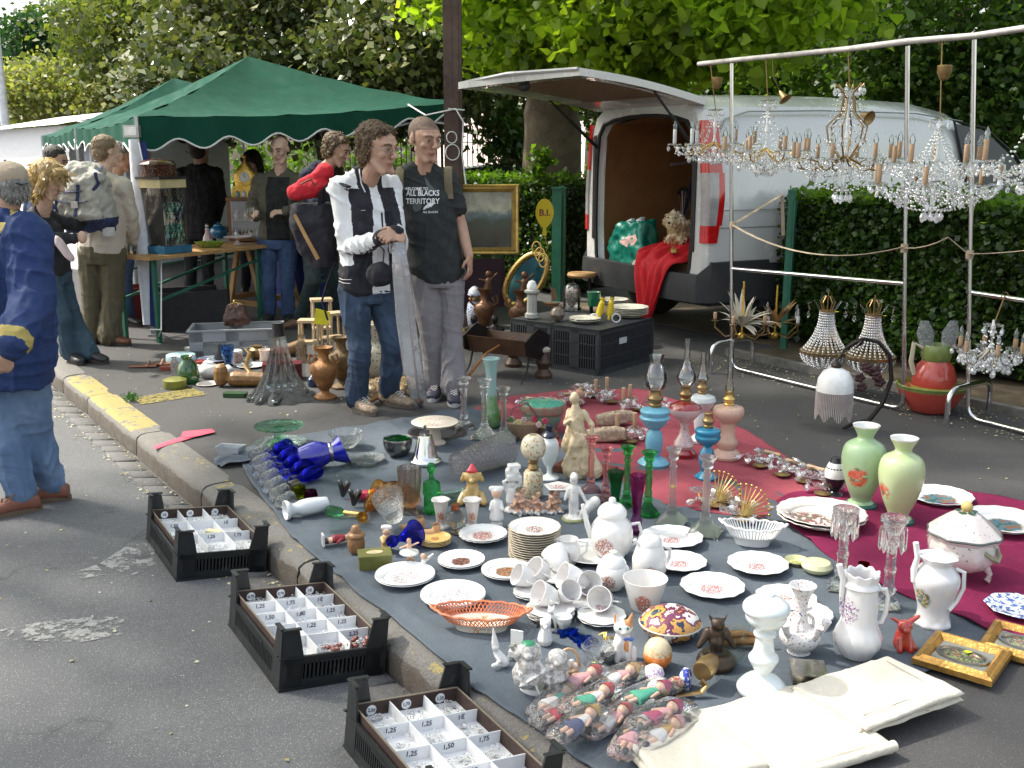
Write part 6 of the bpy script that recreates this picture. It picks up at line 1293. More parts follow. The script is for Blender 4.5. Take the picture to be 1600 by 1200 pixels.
 # two big green opaline vases
def gvase(label,px,py,k,c1,flower,fc):
 l,s,sv=PX(px,py,.03);t=thing('opaline_vase',label,'vase',l,0,'pair of green opaline vases');pr=[(21,7),(17,10),(15,14),(24,34),(32,62),(33,82),(28,96),(15,104),(12,108),(14,114),(20,124),(19,125),(11,110),(0,108)]
 m=decor(flower,c1,[(.50,.05,.02),(.55,.10,.04),(.06,.14,.08),(.5,.08,.03)],fc,.066,26,.36,rough=.3,coat=.3);mb=MB();mb.lathe([(r*s*k,h*sv*k)for r,h in pr],44);part('body',mb,m,t)
 mb=MB();mb.lathe([(24*s*k,0),(24*s*k,5*sv),(21*s*k,8*sv),(0,8*sv)],36);part('foot',mb,M('teal foot',(.02,.10,.08),.3),t);mb=MB();mb.lathe([(20*s*k,124*sv*k),(20.5*s*k,126*sv*k),(17*s*k,125*sv*k),(12*s*k,114*sv*k)],36,cap=False);part('lip',mb,m_china,t);return t
gvase('green opaline vase with a big red poppy, further from the camera',1344,792,1.0,(.34,.48,.27),'poppy paint',(-.06,-.085,.155));gvase('paler lime opaline vase with its poppy turned aside, nearer the camera',1402,816,1.03,(.48,.57,.30),'poppy side',(-.115,-.03,.14))
# big dish pile and scenic plates on the burgundy cloth
m_br=decor('castle dish',(.68,.62,.58),[(.22,.08,.07),(.16,.12,.08),(.3,.16,.12)],(-.07,0,.02),.13,22,.42,rim=((.35,.22,.1),.2));m_land=decor('landscape plate',(.76,.75,.72),[(.08,.16,.14),(.12,.22,.28),(.30,.16,.10),(.10,.14,.05)],(0,0,.01),.10,20,.12,rim=((.7,.68,.62),.16))
plate(1283,812,68,'big brown and white castle dish with gilt scalloped edge',m_br,2,(18,.02),'big dishes on the burgundy cloth',h=.10,z=.034,dz=.014)
plate(1468,778,50,'landscape plate behind the pale green vase',m_land,1,(14,.02),'big dishes on the burgundy cloth',z=.03);plate(1568,818,62,'landscape plate cut by the picture edge behind the tureen',m_land,1,(14,.02),'big dishes on the burgundy cloth',z=.03)
# blue and white octagonal plate
l=G(1590,952,.035);s=mpp(l);mb=MB();mb.lathe([(30*s,0),(50*s,.014),(49*s,.016),(30*s,.006),(0,.006)],8);single('octagonal_plate',mb,decor('blue white',(.70,.73,.78),[(.03,.08,.30),(.05,.12,.35)],(0,0,0),.4,34,.50),'blue and white octagonal plate on the burgundy cloth','plate',l,R(22),ang=25)
# little things right of the middle
lt('red_glass_bottle','small dark red glass bottle between the lustre candlesticks','bottle',1348,904,[(8,0),(9,2),(9,9),(6,14),(8,22),(9,24)],glass('ruby glass',(.30,.01,.02),1.45,.5),n=20)
plate(1245,877,19,'small yellow green powder box lid with painted top',decor('powder lid',(.50,.50,.26),[(.3,.3,.08),(.45,.3,.12)],(0,0,.01),.03,60,.45),1,None,'yellow green powder box',name='cosmetic_compact',cat='compact',h=.2)
lt('powder_box','round cream green powder box beside its lid','box',1276,894,[(14,0),(22,5),(24,10),(20,16),(12,18),(0,17)],M('pale lime china',(.62,.62,.38),.2),'yellow green powder box')
l,s,sv=PX(1262,1062);t=thing('silver_box','small rectangular silver crumb box with a dark handle','box',l,R(-8));w,d,h=26*s,26*s,16*sv;mb=MB()
m_silv=M('tarnished silver',(.42,.40,.37),.25,1,var=.25);mb.extr([(-w,-d,0),(w,-d,0),(w*1.05,d,0),(-w*.95,d,0)],(0,0,h));part('box',mb,m_silv,t);mb=MB();mb.box((0,0,h+.003),(2.1*w,2.1*d,.004));part('lid',mb,m_silv,t);mb=MB();mb.tube([(w,0,h*.5),(w+28*s,10*s,h*.5)],3*s,8);part('handle',mb,m_blk,t)
# red clay rabbit-like imp
caps_fig('red_figure','small glazed red seated dragon figurine beside the lustre coffee pot','figurine',1409,1014,54,[('c',(0,0,.18),(0,-.02,.5),.25,.2),('b',(0,-.08,.68),(.2,.17,.18)),('c',(-.16,0,.78),(-.36,.0,.88),.06,.03),('c',(.16,0,.78),(.36,.0,.92),.08,.05),('c',(-.13,-.14,.35),(-.14,-.24,.06),.08,.08),('c',(.13,-.14,.35),(.14,-.24,.06),.08,.08),('c',(.22,.05,.2),(.3,-.08,.05),.1,.08),('b',(0,-.22,.62),(.1,.08,.08))],[M('red lustre glaze',(.42,.035,.02),.15,coat=1,var=.4,sc=30)])
# gilt frames lying at the right edge
def gframe(label,px,py,a,w,h,z=.02):
 l=G(px,py,z);t=thing('picture_frame',label,'picture frame',l,a,'pair of gilt frames');
 for k,(x,y,lw,lh,sx)in enumerate(((0,-h/2,w,.03,0),(0,h/2,w,.03,0),(-w/2,0,.03,h,0),(w/2,0,.03,h,0))):pass
 mb=MB();out=[(-w/2,-h/2),(w/2,-h/2),(w/2,h/2),(-w/2,h/2)]
 lv=[(0,.0),(0,.018),(.006,.026),(.016,.022),(.024,.03),(.034,.018),(.038,.012)];rings=[[mb.P((x-math.copysign(o,x),y-math.copysign(o,y),zz))for x,y in out]for o,zz in lv]
 for r0,r1 in zip(rings,rings[1:]):mb.ring(r0,r1)
 part('gilt_moulding',mb,M('old gilt',(.48,.27,.07),.35,.7,var=.35,sc=20,bump=.4,bsc=60),t,30)
 mb=MB();mb.box((0,0,.008),(w-.074,h-.074,.008));part('grey_mount',mb,M('grey velvet mount',(.22,.22,.19),.9),t)
 mb=MB();mb.lathe([(.078,.012),(.078,.020),(.070,.020),(.068,.014)],40,ell=(1,.62),cap=False);part('oval_rim',mb,m_silv,t)
 mb=MB();mb.lathe([(.069,.0135),(0,.0140)],40,ell=(1,.62));part('picture',mb,decor('floral picture',(.05,.06,.04),[(.3,.05,.03),(.25,.22,.08),(.2,.3,.06),(.3,.25,.22)],(0,0,0),.07,60,.46,rough=.2),t);return t
gframe('gilt frame with oval flower picture and yellow price sticker',1503,1032,R(-39),.235,.235);gframe('second gilt frame cut by the picture edge',1600,1012,R(-37),.235,.235,.012)
m_yel=M('yellow price sticker',(.62,.68,.02),.7,var=.03)
def sticker(px,py,z,label='yellow price tag',w=.011,l_=None):
 l=l_ or G(px,py,z);mb=MB();mb.box((0,0,0),(w*1.4,w,.0012));single('price_tag',mb,m_yel,label,'price tag',l,R(20),'yellow price tags')
sticker(1513,1018,.038,'yellow price tag on the glass of the flower picture',.016)

# ================================================================ coloured and clear glass, figurines
g_cob=glass('cobalt glass',(.22,.25,.90),1.45,.4);g_green=glass('green glass',(.38,.85,.48),1.45,.4);g_pink=glass('pink glass',(1.,.74,.76),1.45,.4);g_purp=glass('purple glass',(.74,.42,.66),1.45,.4)
g_amb=glass('amber glass',(.95,.68,.32),1.45,.4);g_smoke=glass('smoky glass',(.86,.82,.79),1.45,.4,bump=.4);g_cut=glass('cut glass',(1,1,1),1.5,.2,.02,.9,45);g_frost=glass('frosted glass',(.92,.94,.93),1.4,.3,.35);g_dgreen=glass('dark green glass',(.38,.68,.50),1.45,.4)
m_cobs=M('cobalt enamel inside',(.01,.015,.32),.06,coat=1)
def dirpx(a,b,z=ZC):A_,B_=G(*a,z),G(*b,z);return A_,B_
def lying(name,label,cat,p0,p1,prof,mat,grp=None,n=24,zoff=None,parts=None,up=0):
 """turned object lying from its base end p0 towards its mouth p1 (photo pixels); prof (radius px, fraction of length)"""
 a,b=G(*p0,ZC),G(*p1,ZC);s=mpp(a);L=(b-a).length;r=max(q[0]for q in prof)*s;d=(b-a);d.z=up*L;x,y,z=frame_of(d);ax=Matrix((x,y,z)).transposed()
 t=thing(name,label,cat,a+Vc((0,0,r*.98)),0,grp)if parts else None;mb=MB();mb.lathe([(q*s,h*L)for q,h in prof],n,ax=ax)
 if not parts:return single(name,mb,mat,label,cat,a+Vc((0,0,r*.98)),0,grp)
 part('body',mb,mat,t)
 for k,(pr,m_)in parts.items():mb=MB();mb.lathe([(q*s,h*L)for q,h in pr],n,ax=ax);part(k,mb,m_,t)
 return t
def candlestick(label,px,py,h,mat,w=1.0,foot='round',grp='glass candlesticks',rz=.4):
 l,s,sv=PX(px,py);t=thing('candlestick',label,'candlestick',l,rz,grp);mb=MB();k=h/100
 if foot=='round':mb.lathe([(r*s*w,z*sv*k)for r,z in((17,0),(17,2),(14,7),(8,12),(6,18))],28,mod=sc_mod(10,.05));part('foot',mb,mat,t)
 else:
  mb.lathe([(r*s*w,z*sv*k)for r,z in((22,3),(20,7),(13,12),(9,18),(6,22))],32,mod=lambda th,r,z:(r*(1+.25*abs(cos(2*th))**4*(r/(22*s*w))),z));part('foot',mb,mat,t)
  for i in range(4):a=i*PI/2;mb=MB();mb.caps((24*s*w*cos(a),24*s*w*sin(a),4*sv*k),(27*s*w*cos(a),27*s*w*sin(a),1.5*sv*k),3*s,3.5*s,8);part('claw',mb,mat,t)
 mb=MB();mb.lathe([(r*s*w,z*sv*k)for r,z in((5.5,18),(7.5,24),(5,28),(6,34),(4.5,40),(5.5,58),(4.5,72),(6.5,76),(4.5,80),(5,84))],12,sm=False);part('stem',mb,mat,t)
 mb=MB();mb.lathe([(r*s*w,z*sv*k)for r,z in((5,84),(8,87),(7,92),(11,97),(12,99),(10,100),(5,94),(0,92))],24);part('nozzle',mb,mat,t);return t
candlestick('clear glass candlestick left of the tall green vase',725,668,78,g_cut);candlestick('clear glass candlestick with rosy flower band beside the green vase',757,685,92,g_cut,.95,'claw');candlestick('clear frosted candlestick between the planter and the cut glass shade',787,690,84,g_frost,.9,'claw')
candlestick('left pink glass candlestick in front of the lady statue',923,768,84,g_pink,.95);candlestick('right pink glass candlestick in front of the lady statue',946,782,82,g_pink,.95)
candlestick('bright green glass candlestick on the left of its pair',979,790,92,g_green,.95);candlestick('bright green glass candlestick beside the purple vase',1012,803,96,g_green,1.05)
candlestick('frosted glass candlestick with a yellow tag',1049,818,116,g_frost,1.0,'claw');candlestick('thicker frosted glass candlestick by the pierced basket',1101,834,118,g_frost,1.15,'claw')
sticker(1050,784,.02,'yellow price tag on the frosted candlestick',.012,A(1050,760,G(1049,818).y-.03))
def lustre(label,px,py,h):
 l,s,sv=PX(px,py);t=thing('lustre_candlestick',label,'candlestick',l,.5,'pair of glass lustre candlesticks');k=h/130;mb=MB()
 mb.lathe([(r*s,z*sv*k)for r,z in((27,0),(26,5),(18,12),(13,18),(8,22))],4,sm=False);part('foot',mb,g_cut,t)
 mb=MB();mb.lathe([(r*s,z*sv*k)for r,z in((8,20),(12,28),(8,32),(8,50),(10,56),(7.5,60),(8,86),(11,92),(8,98),(8,104))],10,sm=False);part('stem',mb,g_cut,t)
 mb=MB();mb.lathe([(r*s,z*sv*k)for r,z in((8,104),(12,108),(19,124),(20,128),(16,127),(6,112),(0,110))],24);part('drip_pan',mb,g_cut,t)
 for i in range(8):
  a=i*PI/4;mb=MB();x,y=18*s*cos(a),18*s*sin(a);mb.lathe([(0,0),(3.2*s,6*sv),(2.6*s,34*sv),(0,40*sv)],6,(x,y,(84-4)*sv*k),sm=False);mb.ball((x,y,122*sv*k),2.4*s,6,5);part('prism',mb,g_cryst,t)
 return t
lustre('tall lustre candlestick with hanging prisms by the cream powder box',1313,918,122);lustre('tall lustre candlestick with hanging prisms beside the coffee pot',1386,950,140)
# ribbed vases
rib=lambda k,a:(lambda th,r,z:(r*(1+a*abs(cos(k*th/2))-a),z))
lt('green_vase','small dark green ribbed glass vase beside the pink candlesticks','vase',961,795,[(7,0),(8,3),(6,8),(8,30),(12,50),(14,58),(12.5,58),(6,14),(0,12)],g_dgreen,n=32,mod=rib(12,.12))
lt('purple_vase','slim purple ribbed glass vase with clear waist','vase',994,832,[(11,0),(11,3),(8,8),(9,20),(6.5,28),(8,50),(12,76),(13,88),(11.5,88),(6,34),(0,30)],g_purp,n=32,mod=rib(12,.12))
# oil lamps
m_lb=M('pale blue glass paint',(.16,.42,.55),.25,var=.06);m_teal=M('teal glass',(.0,.19,.34),.15,coat=.8,var=.06);m_peach=M('peach opaline',(.62,.40,.30),.25,var=.05);m_redg=M('deep red glass',(.28,.015,.02),.12,coat=1);m_pinkw=decor('pinkish painted glass',(.66,.50,.48),[(.1,.1,.1),(.3,.08,.1),(.1,.2,.1)],(0,0,.08),.2,60,.60)
bz=lambda y,k=1.0:[(9*k,y),(10*k,y+4*k),(8*k,y+6*k),(11*k,y+10*k),(12*k,y+14*k),(9*k,y+17*k),(8*k,y+24*k),(9*k,y+27*k),(5*k,y+29*k)]
lt('oil_lamp','pale blue oil lamp with bulging clear glass chimney','oil lamp',1021,725,None or[(24,0),(25,3),(20,8),(9,13)],m_lb,'row of old oil lamps',parts={'stem':([(9,13),(12,20),(14,34),(12,48),(8,54)],m_lb),'font':([(8,54),(14,58),(20,66),(24,72),(21,75),(23,80),(22,84),(10,88)],m_lb),'burner':(bz(88),m_oldb),'chimney':([(9,112),(16,120),(18,132),(14,146),(10,156),(12,166),(11,166),(9,156)],g_thin)})
lt('oil_lamp','red and white painted oil lamp with bulbous tall chimney','oil lamp',1068,712,[(18,0),(20,6),(13,12)],m_redg,'row of old oil lamps',parts={'stem':([(13,12),(16,17),(15,22),(8,34),(6,46),(9,52)],m_pinkw),'font':([(9,52),(18,60),(25,68),(25,74)],m_pinkw),'font_cover':([(25,74),(23,78),(10,84)],m_redg),'burner':(bz(84,.85),m_oldb),'chimney':([(7,106),(14,114),(15,122),(8,136),(4.5,150),(4.5,178),(3.8,178)],g_thin)})
lt('oil_lamp','white opal oil lamp standing behind the red one','oil lamp',1094,690,[(17,0),(18,4),(9,12)],m_opal,'row of old oil lamps',parts={'stem':([(8,12),(10,20),(12,34),(8,46)],m_opal),'font':([(8,46),(18,56),(22,64),(20,70),(8,74)],m_opal),'burner':(bz(74,.75),m_oldb),'chimney':([(6,92),(9,98),(5,108),(3.6,136)],g_thin)})
lt('oil_lamp','small teal blue oil lamp without chimney','oil lamp',1103,748,[(17,0),(18,4),(8,12)],m_teal,'row of old oil lamps',parts={'stem':([(8,12),(11,20),(13,34),(9,46),(6,50)],m_teal),'font':([(6,50),(15,56),(20,63),(19,68),(20,73),(18,77),(8,79)],m_teal),'burner':(bz(79,.8),m_oldb)})
lt('oil_lamp','peach opaline oil lamp with a long thin chimney','oil lamp',1135,715,[(22,0),(23,4),(20,9),(14,14)],m_peach,'row of old oil lamps',parts={'stem':([(12,14),(17,22),(16,28),(12,34),(11,50),(12,54)],m_peach),'font':([(12,54),(18,60),(24,68),(24,74),(22,78),(10,81)],m_peach),'burner':(bz(80,.8),m_brass),'chimney':([(7,100),(7,108),(4.5,118),(4.2,178),(3.6,178)],g_thin)})
for x,y,yy in((1038,652,725),(1102,665,748),(1141,655,715),(1096,622,690)):sticker(0,0,0,'yellow price tag on the font of the '+{1038:'pale blue',1102:'teal',1141:'peach',1096:'white'}[x]+' oil lamp',.011,A(x,y,G(x,yy).y-.045))
lt('globe_lamp','small cream oil lamp painted with blossom, round globe on top','oil lamp',833,775,[(14,0),(16,3),(15,36),(12,40),(0,41)],decor('blossom glass',(.58,.52,.36),[(.5,.2,.06),(.10,.12,.06),(.45,.14,.06)],(0,0,.06),.2,60,.54),parts={'burner':([(6,40),(9,44),(6,50),(9,54),(6,57)],m_oldb),'globe':([(7,56),(16,62),(20,74),(16,88),(8,94),(6,94),(6,60)],decor('blossom globe',(.60,.54,.40),[(.5,.2,.06),(.10,.12,.06),(.45,.14,.06)],(0,0,.15),.2,60,.54))})
lt('milk_glass_goblet','milky white glass goblet with black foot ring behind the globe lamp','goblet',858,748,[(15,0),(15,3),(5,7),(4,16),(9,24),(14,42),(14,56),(9,64),(8,68)],m_opal,parts={'cover':([(10,64),(13,68),(9,72),(5,74),(7,82),(0,84)],M('dark enamel',(.015,.02,.04),.2))})
# clear and blue glass at the kerb corner
lt('cake_stand','pale green pressed glass cake stand at the back corner of the cloth','cake stand',437,694,[(24,0),(20,4),(9,10),(7,20),(9,25)],glass('pale green glass',(.72,.9,.80),1.45,.35),'pressed glass stands',parts={'plate':([(8,25),(36,27),(38,30),(35,30),(8,28),(0,28)],glass('pale green glass',(.7,.9,.8)),60,sc_mod(40,.02))})
plate(438,695,41,'low clear glass plate under the green cake stand',g_cut,1,(30,.01),'pressed glass stands',name='glass_plate',cat='glass plate')
lt('glass_bowl','cut glass bowl behind the cobalt jug','bowl',541,698,[(12,0),(14,2),(22,12),(27,24),(25.5,24),(13,5),(0,5)],g_cut,'cut glass dishes',mod=sc_mod(16,.04))
lt('glass_bell','tall clear glass bell with a thin upright neck','glass bell',553,706,[(21,0),(20,4),(16,18),(8,30),(4,36),(3.4,60),(4,66),(0,67)],g_clear)
lt('glass_dish','flat cut crystal dish left of the silver bell','dish',572,722,[(18,0),(20,2),(30,7),(29,8),(18,4),(0,4)],g_cut,'cut glass dishes',mod=sc_mod(20,.03))
lt('metal_bowl','dark pewter bowl holding green glass beads','bowl',622,712,[(10,0),(14,2),(21,12),(23,26),(21,26),(18,12),(0,8)],M('pewter',(.22,.22,.22),.28,1,var=.2),parts={'green_glass':([(21,22),(16,28),(6,31),(0,32)],glass('green beads',(.15,.5,.25),1.45,.2,bump=1.0,bsc=60),20,sc_mod(8,.12))})
lt('silver_bell','polished silver pear shaped bell with flared rim','bell',665,722,[(25,0),(25,4),(20,8),(16,22),(12,38),(10,42),(0,43)],M('polished silver',(.75,.74,.72),.08,1,var=.05),parts={'stalk':([(1.8,42),(1.6,50),(2.6,56),(0,57)],m_silv)})
lt('footed_cake_plate','cream footed cake plate with printed flowers on a tall stem','cake stand',680,694,[(16,0),(17,3),(10,8),(8,24),(11,28)],M('cream china',(.62,.52,.42),.3),parts={'plate':([(11,28),(33,31),(37,35),(35,36),(10,31),(0,31)],decor('cream flowers',(.68,.60,.50),[(.3,.1,.08),(.2,.1,.1)],(0,0,.13),.14,60,.60),50)})
plate(683,674,46,'large smoky glass charger behind the footed cake plate',g_smoke,1,None,None,name='glass_charger',cat='glass plate',h=.04)
l,s,sv=PX(505,730);t=thing('cobalt_jug','cobalt blue glass jug lying on its side with silver rim','jug',l+Vc((0,0,22*s)),R(18));ax=Matrix.Rotation(R(84),3,'Y')
mb=MB();mb.lathe([(r*s,z*s)for r,z in((12,-38),(16,-36),(20,-22),(22,-8),(17,6),(13,12))],32,ax=ax);part('body',mb,M('cobalt glaze',(.012,.01,.30),.05,coat=1),t)
mb=MB();mb.lathe([(r*s,z*s)for r,z in((13,12),(16,18),(24,34),(23,34.5),(14,18),(0,8))],32,ax=ax,mod=lambda th,r,z:(r,z+(.022*cos(th)if z>28*s else 0)));part('mouth',mb,m_cobs,t)
mb=MB();mb.lathe([(14*s,9*s),(16*s,12*s),(14.5*s,15*s)],28,ax=ax,cap=False);part('silver_collar',mb,m_silv,t);mb=MB();mb.tube([(-34*s,0,12*s),(-48*s,0,22*s),(-50*s,0,4*s),(-38*s,0,-10*s)],3*s,8);part('handle',mb,g_clear,t)
tum=[(7,0),(8,.04),(5,.12),(6,.3),(11,.55),(11.5,1),(10.5,1),(9,.6),(0,.35)]
for i,(a,b,where)in enumerate((((420,722),(450,706),'furthest back'),((427,733),(462,716),'second from the back'),((436,742),(472,726),'below the jug mouth'),((447,752),(484,735),'beside the jug body'),((458,763),(497,746),'nearest the clear goblets'))):
 lying('blue_glass','small cobalt glass lying on its side, '+where,'glass',a,b,tum,g_cob,'cobalt blue glasses lying in a row',parts={'foot':([(9,-.06),(9.5,0),(4,.1)],g_cut)})
for i,(a,b)in enumerate((((398,735),(418,726)),((402,748),(424,738)),((409,760),(430,750)),((416,772),(438,762)),((425,784),(446,774)),((396,722),(414,713)),((434,796),(455,786)))):
 lying('clear_tumbler','clear glass tumbler lying at the kerb edge of the cloth, number '+'first second third fourth fifth sixth seventh'.split()[i]+' in its row' if 0 else('clear tumbler lying on the kerb edge, '+['above the third','level with the blue glass second from the back','level with the jug handle','beside the nearest blue glass foot','beside the brown bottle','furthest back by the plate','nearest the white vase mouth'][i]),'tumbler',a,b,[(9,0),(9.5,.1),(10.5,1),(9.7,1),(8.7,.2),(0,.18)],g_cut,'clear tumblers lying at the kerb edge')
for i,(a,b,r)in enumerate((((488,765),(530,748),12),((500,778),(545,765),12),((520,752),(560,742),10),((545,740),(590,730),11),((520,735),(556,728),9))):
 lying('clear_goblet','clear stemmed goblet lying '+['beside the blue glasses','before the black boots','behind the black boots','near the ribbed smoky vase','under the cobalt jug'][i],'goblet',a,b,[(r*.8,0),(r*.8,.03),(1.6,.08),(1.6,.42),(r*.7,.55),(r,.8),(r*.9,1),(r*.8,1),(r*.6,.6),(0,.5)],g_clear,'clear goblets lying on the cloth')
lying('brown_bottle','small dark brown bottle lying beside the olive apple','bottle',(452,770),(464,764),[(8,0),(9,.3),(8,1),(0,1.2)],M('brown bottle',(.05,.03,.02),.15,coat=1))
for px,py,r,lb,m in((468,778,12,'olive green glass apple among the lying glasses',glass('olive glass',(.45,.5,.05),1.45,.3)),(486,784,11,'plum purple glass apple beside the olive one',glass('plum glass',(.25,.08,.15),1.45,.3))):
 lt('glass_apple',lb,'glass apple',px,py,[(4,0),(10,4),(r,10),(r*.8,18),(2,19),(0,17)],m,'glass apples',n=24)
for px,py,a in((536,778,-.2),(553,792,.15)):
 l,s,sv=PX(px,py);mb=MB();mb.caps((0,0,6*s),(-4*s,0,26*s),4*s,4*s);mb.caps((0,0,5*s),(9*s,0,24*s),4*s,5*s);single('black_ornament',mb,M('black glass',(.01,.01,.01),.05,coat=1),'small black glass V shape standing '+('behind' if px<540 else 'nearer than')+' the other','ornament',l,a,'two black glass ornaments')
lying('porcelain_vase','white porcelain vase lying with its round mouth towards the kerb','vase',(512,800),(446,812),[(9,0),(11,.05),(13,.4),(12,.62),(9,.74),(10,.84),(15,.93),(15,1),(12,.98),(7,.85),(0,.8)],decor('pearl vase',(.70,.72,.72),[(.4,.5,.5),(.3,.4,.4)],(0,0,.05),.1,40,.6))
lying('clear_vase','clear cylinder vase lying behind the toppled porcelain boy','vase',(572,824),(515,832),[(11,0),(12,.05),(12.5,1),(11.7,1),(11,.1),(0,.08)],g_clear)
lying('green_stopper_bottle','pale green bottle with brass neck lying above the clear vase','bottle',(512,806),(560,812),[(7,0),(9,.1),(8,.4),(4,.55),(3.5,1),(0,1)],glass('pale green bottle',(.5,.8,.55)),parts={'neck':([(4,.55),(4,1.05),(0,1.05)],m_brass)})
lt('ribbed_vase','smoky ribbed glass vase standing by the amber bowls','vase',641,803,[(12,0),(13,3),(8,9),(15,26),(18,52),(19,72),(17,72),(14,30),(0,16)],g_smoke,n=48,mod=rib(20,.12))
lying('amber_jug','amber ribbed glass jug lying beside the smoky vase','jug',(640,796),(590,782),[(14,0),(19,.2),(20,.5),(14,.8),(16,1),(14,1),(0,.7)],g_amb,parts={'lid':([(16,-.02),(14,-.15),(5,-.3),(0,-.35)],g_smoke)})
lying('amber_goblet','amber and brown glass goblet lying nose down','goblet',(566,820),(584,790),[(9,0),(9,.04),(2,.1),(3,.4),(9,.6),(12,1),(11,1),(0,.6)],g_amb)
caps_fig('glass_clown','little red, yellow and blue glass clown lying among the glasses','figurine',580,782,26,[('c',(-.6,0,.3),(.4,0,.4),.3,.28),('c',(.4,0,.5),(1.1,0,.7),.25,.12),('b',(1.3,0,.5),.22),('c',(-.6,0,.3),(-1.1,-.3,.2),.14,.1)],[M('clown red',(.5,.02,.06),.1,coat=1),M('clown blue',(.02,.03,.5),.1,coat=1),M('clown yellow',(.6,.5,.05),.1,coat=1)],lambda c,n:1 if c.x>.3 else 2 if abs(c.x)<.12 else 0)
lying('pressed_glass_bowl','pressed glass bowl tipped up towards the camera','bowl',(618,838),(602,822),[(10,0),(14,.1),(24,.7),(26,1),(24,1),(12,.3),(0,.25)],g_cut,up=.8)
lt('green_bottle','green glass bottle with round stopper','bottle',675,800,[(12,0),(13,3),(12.5,26),(14,28),(13.5,44),(9,48),(4,52),(4,60),(6,62),(0,62)],g_green,parts={'stopper':([(3,61),(7,65),(7.5,70),(4,75),(0,76)],g_green)})
l,s,sv=PX(712,742);lying('cut_glass_shade','large smoky cut glass lampshade lying on its side','lampshade',(714,752),(786,728),[(17,0),(20,.04),(23,.4),(27,.9),(29,1),(27,1),(21,.4),(15,.05)],glass('etched glass',(.93,.91,.92),1.45,.55,.05,1.2,70),n=40)
l,s,sv=PX(706,778);mb=MB();mb.loft([((0,0,0),(26*s,0,0),(0,22*s,0)),((0,0,.012),(31*s,0,0),(0,27*s,0))],24,8);single('glass_tray',mb,glass('tray glass',(.80,.92,.86),1.45,.5),'square pale green glass tray behind the dog figurine','tray',l,R(25))
lt('perfume_jar','little brown glass perfume jar on a dark foot before the painted vases','jar',712,832,[(9,0),(8,4),(5,7),(14,14),(16,22),(9,32),(6,35)],g_smoke,parts={'cap':([(5,34),(7,37),(6,44),(0,45)],M('copper cap',(.35,.12,.06),.3,.8))})
for px,lb in((689,'left'),(738,'right')):lt('painted_spill_vase','small white spill vase with orange blossom, '+lb+' of the brown perfume jar','vase',px,824,[(12,0),(11,3),(7,7),(9,24),(12,40),(15,43),(12,43),(0,38)],decor('spill'+lb,(.68,.64,.60),[(.5,.2,.08),(.42,.12,.06),(.3,.3,.2)],(0,-.05,.05),.045,80,.42),'pair of white spill vases',n=28,mod=sc_mod(5,.05))
# figurines
Wp=decor('bisque white',(.72,.70,.67),[(.4,.2,.12),(.25,.25,.3)],(0,0,.05),.3,70,.66);m_flesh=M('painted flesh',(.62,.38,.26),.4)
child=[('l',[(.15,0),(.14,.1),(.1,.13),(.13,.17),(.18,.2),(.12,.5),(.1,.62)]),('c',(0,0,.6),(0,0,.68),.08,.07),('b',(0,-.01,.83),(.125,.13,.14)),('c',(-.1,0,.6),(-.15,-.13,.46),.05,.04),('c',(.1,0,.6),(.15,-.13,.46),.05,.04),('c',(-.12,.0,.93),(.12,0,.93),.07,.07)]
caps_fig('girl_figurine','white bisque girl in a bonnet holding a yellow shell','figurine',776,822,62,child,[Wp,m_flesh],lambda c,n:1 if c.z>.72 and c.y<-.08 and c.z<.9 else 0)
caps_fig('stacked_figurine','cream figurine carrying a tall stack of hat boxes','figurine',800,798,74,[('l',[(.17,0),(.15,.05),(.08,.1),(.13,.2),(.1,.45),(.07,.52)]),('b',(0,-.02,.56),.08),('x',(.03,0,.70),(.30,.24,.12),.2),('x',(.0,0,.82),(.26,.22,.10),-.1),('x',(.04,0,.93),(.24,.2,.09),.3),('c',(-.1,0,.42),(-.16,-.05,.62),.05,.04),('c',(.1,0,.42),(.17,-.05,.62),.05,.04)],[Wp])
putto=[('c',(0,.0,.12),(0,-.02,.42),.15,.13),('b',(0,-.03,.62),(.13,.13,.14)),('c',(-.08,0,.38),(-.24,-.12,.28),.06,.05),('c',(.08,0,.38),(.24,-.12,.36),.06,.05),('c',(-.06,-.05,.12),(-.16,-.3,.1),.08,.06),('c',(.06,-.05,.12),(.2,-.28,.08),.08,.06),('b',(0,.0,.04),(.34,.26,.08))]
for px,py,h,rz,lb in((812,800,48,.3,'seated putto figurine holding a small basin, left of the reclining one'),(838,800,40,-.4,'reclining putto figurine in front of the globe lamp'),(862,800,42,.6,'putto figurine holding up a flowered tray')):
 caps_fig('putto_figurine',lb,'figurine',px,py,h,putto,[m_flesh,Wp,h_sandy],lambda c,n:1 if c.z<.13 else 2 if c.z>.66 and c.y>-.08 else 0,'china putti',rz,disp=.02)
l,s,sv=PX(872,795);mb=MB();mb.lathe([(16*s,30*sv),(24*s,35*sv),(22*s,36*sv),(0,32*sv)],5);mb.caps((0,0,0),(0,0,30*sv),4*s,3*s,10);single('china_tray',mb,decor('tray roses',(.72,.70,.67),[(.45,.1,.1),(.12,.2,.1)],(0,0,.07),.06,70,.5),'small footed china tray with roses behind the putti','tray',l,.3)
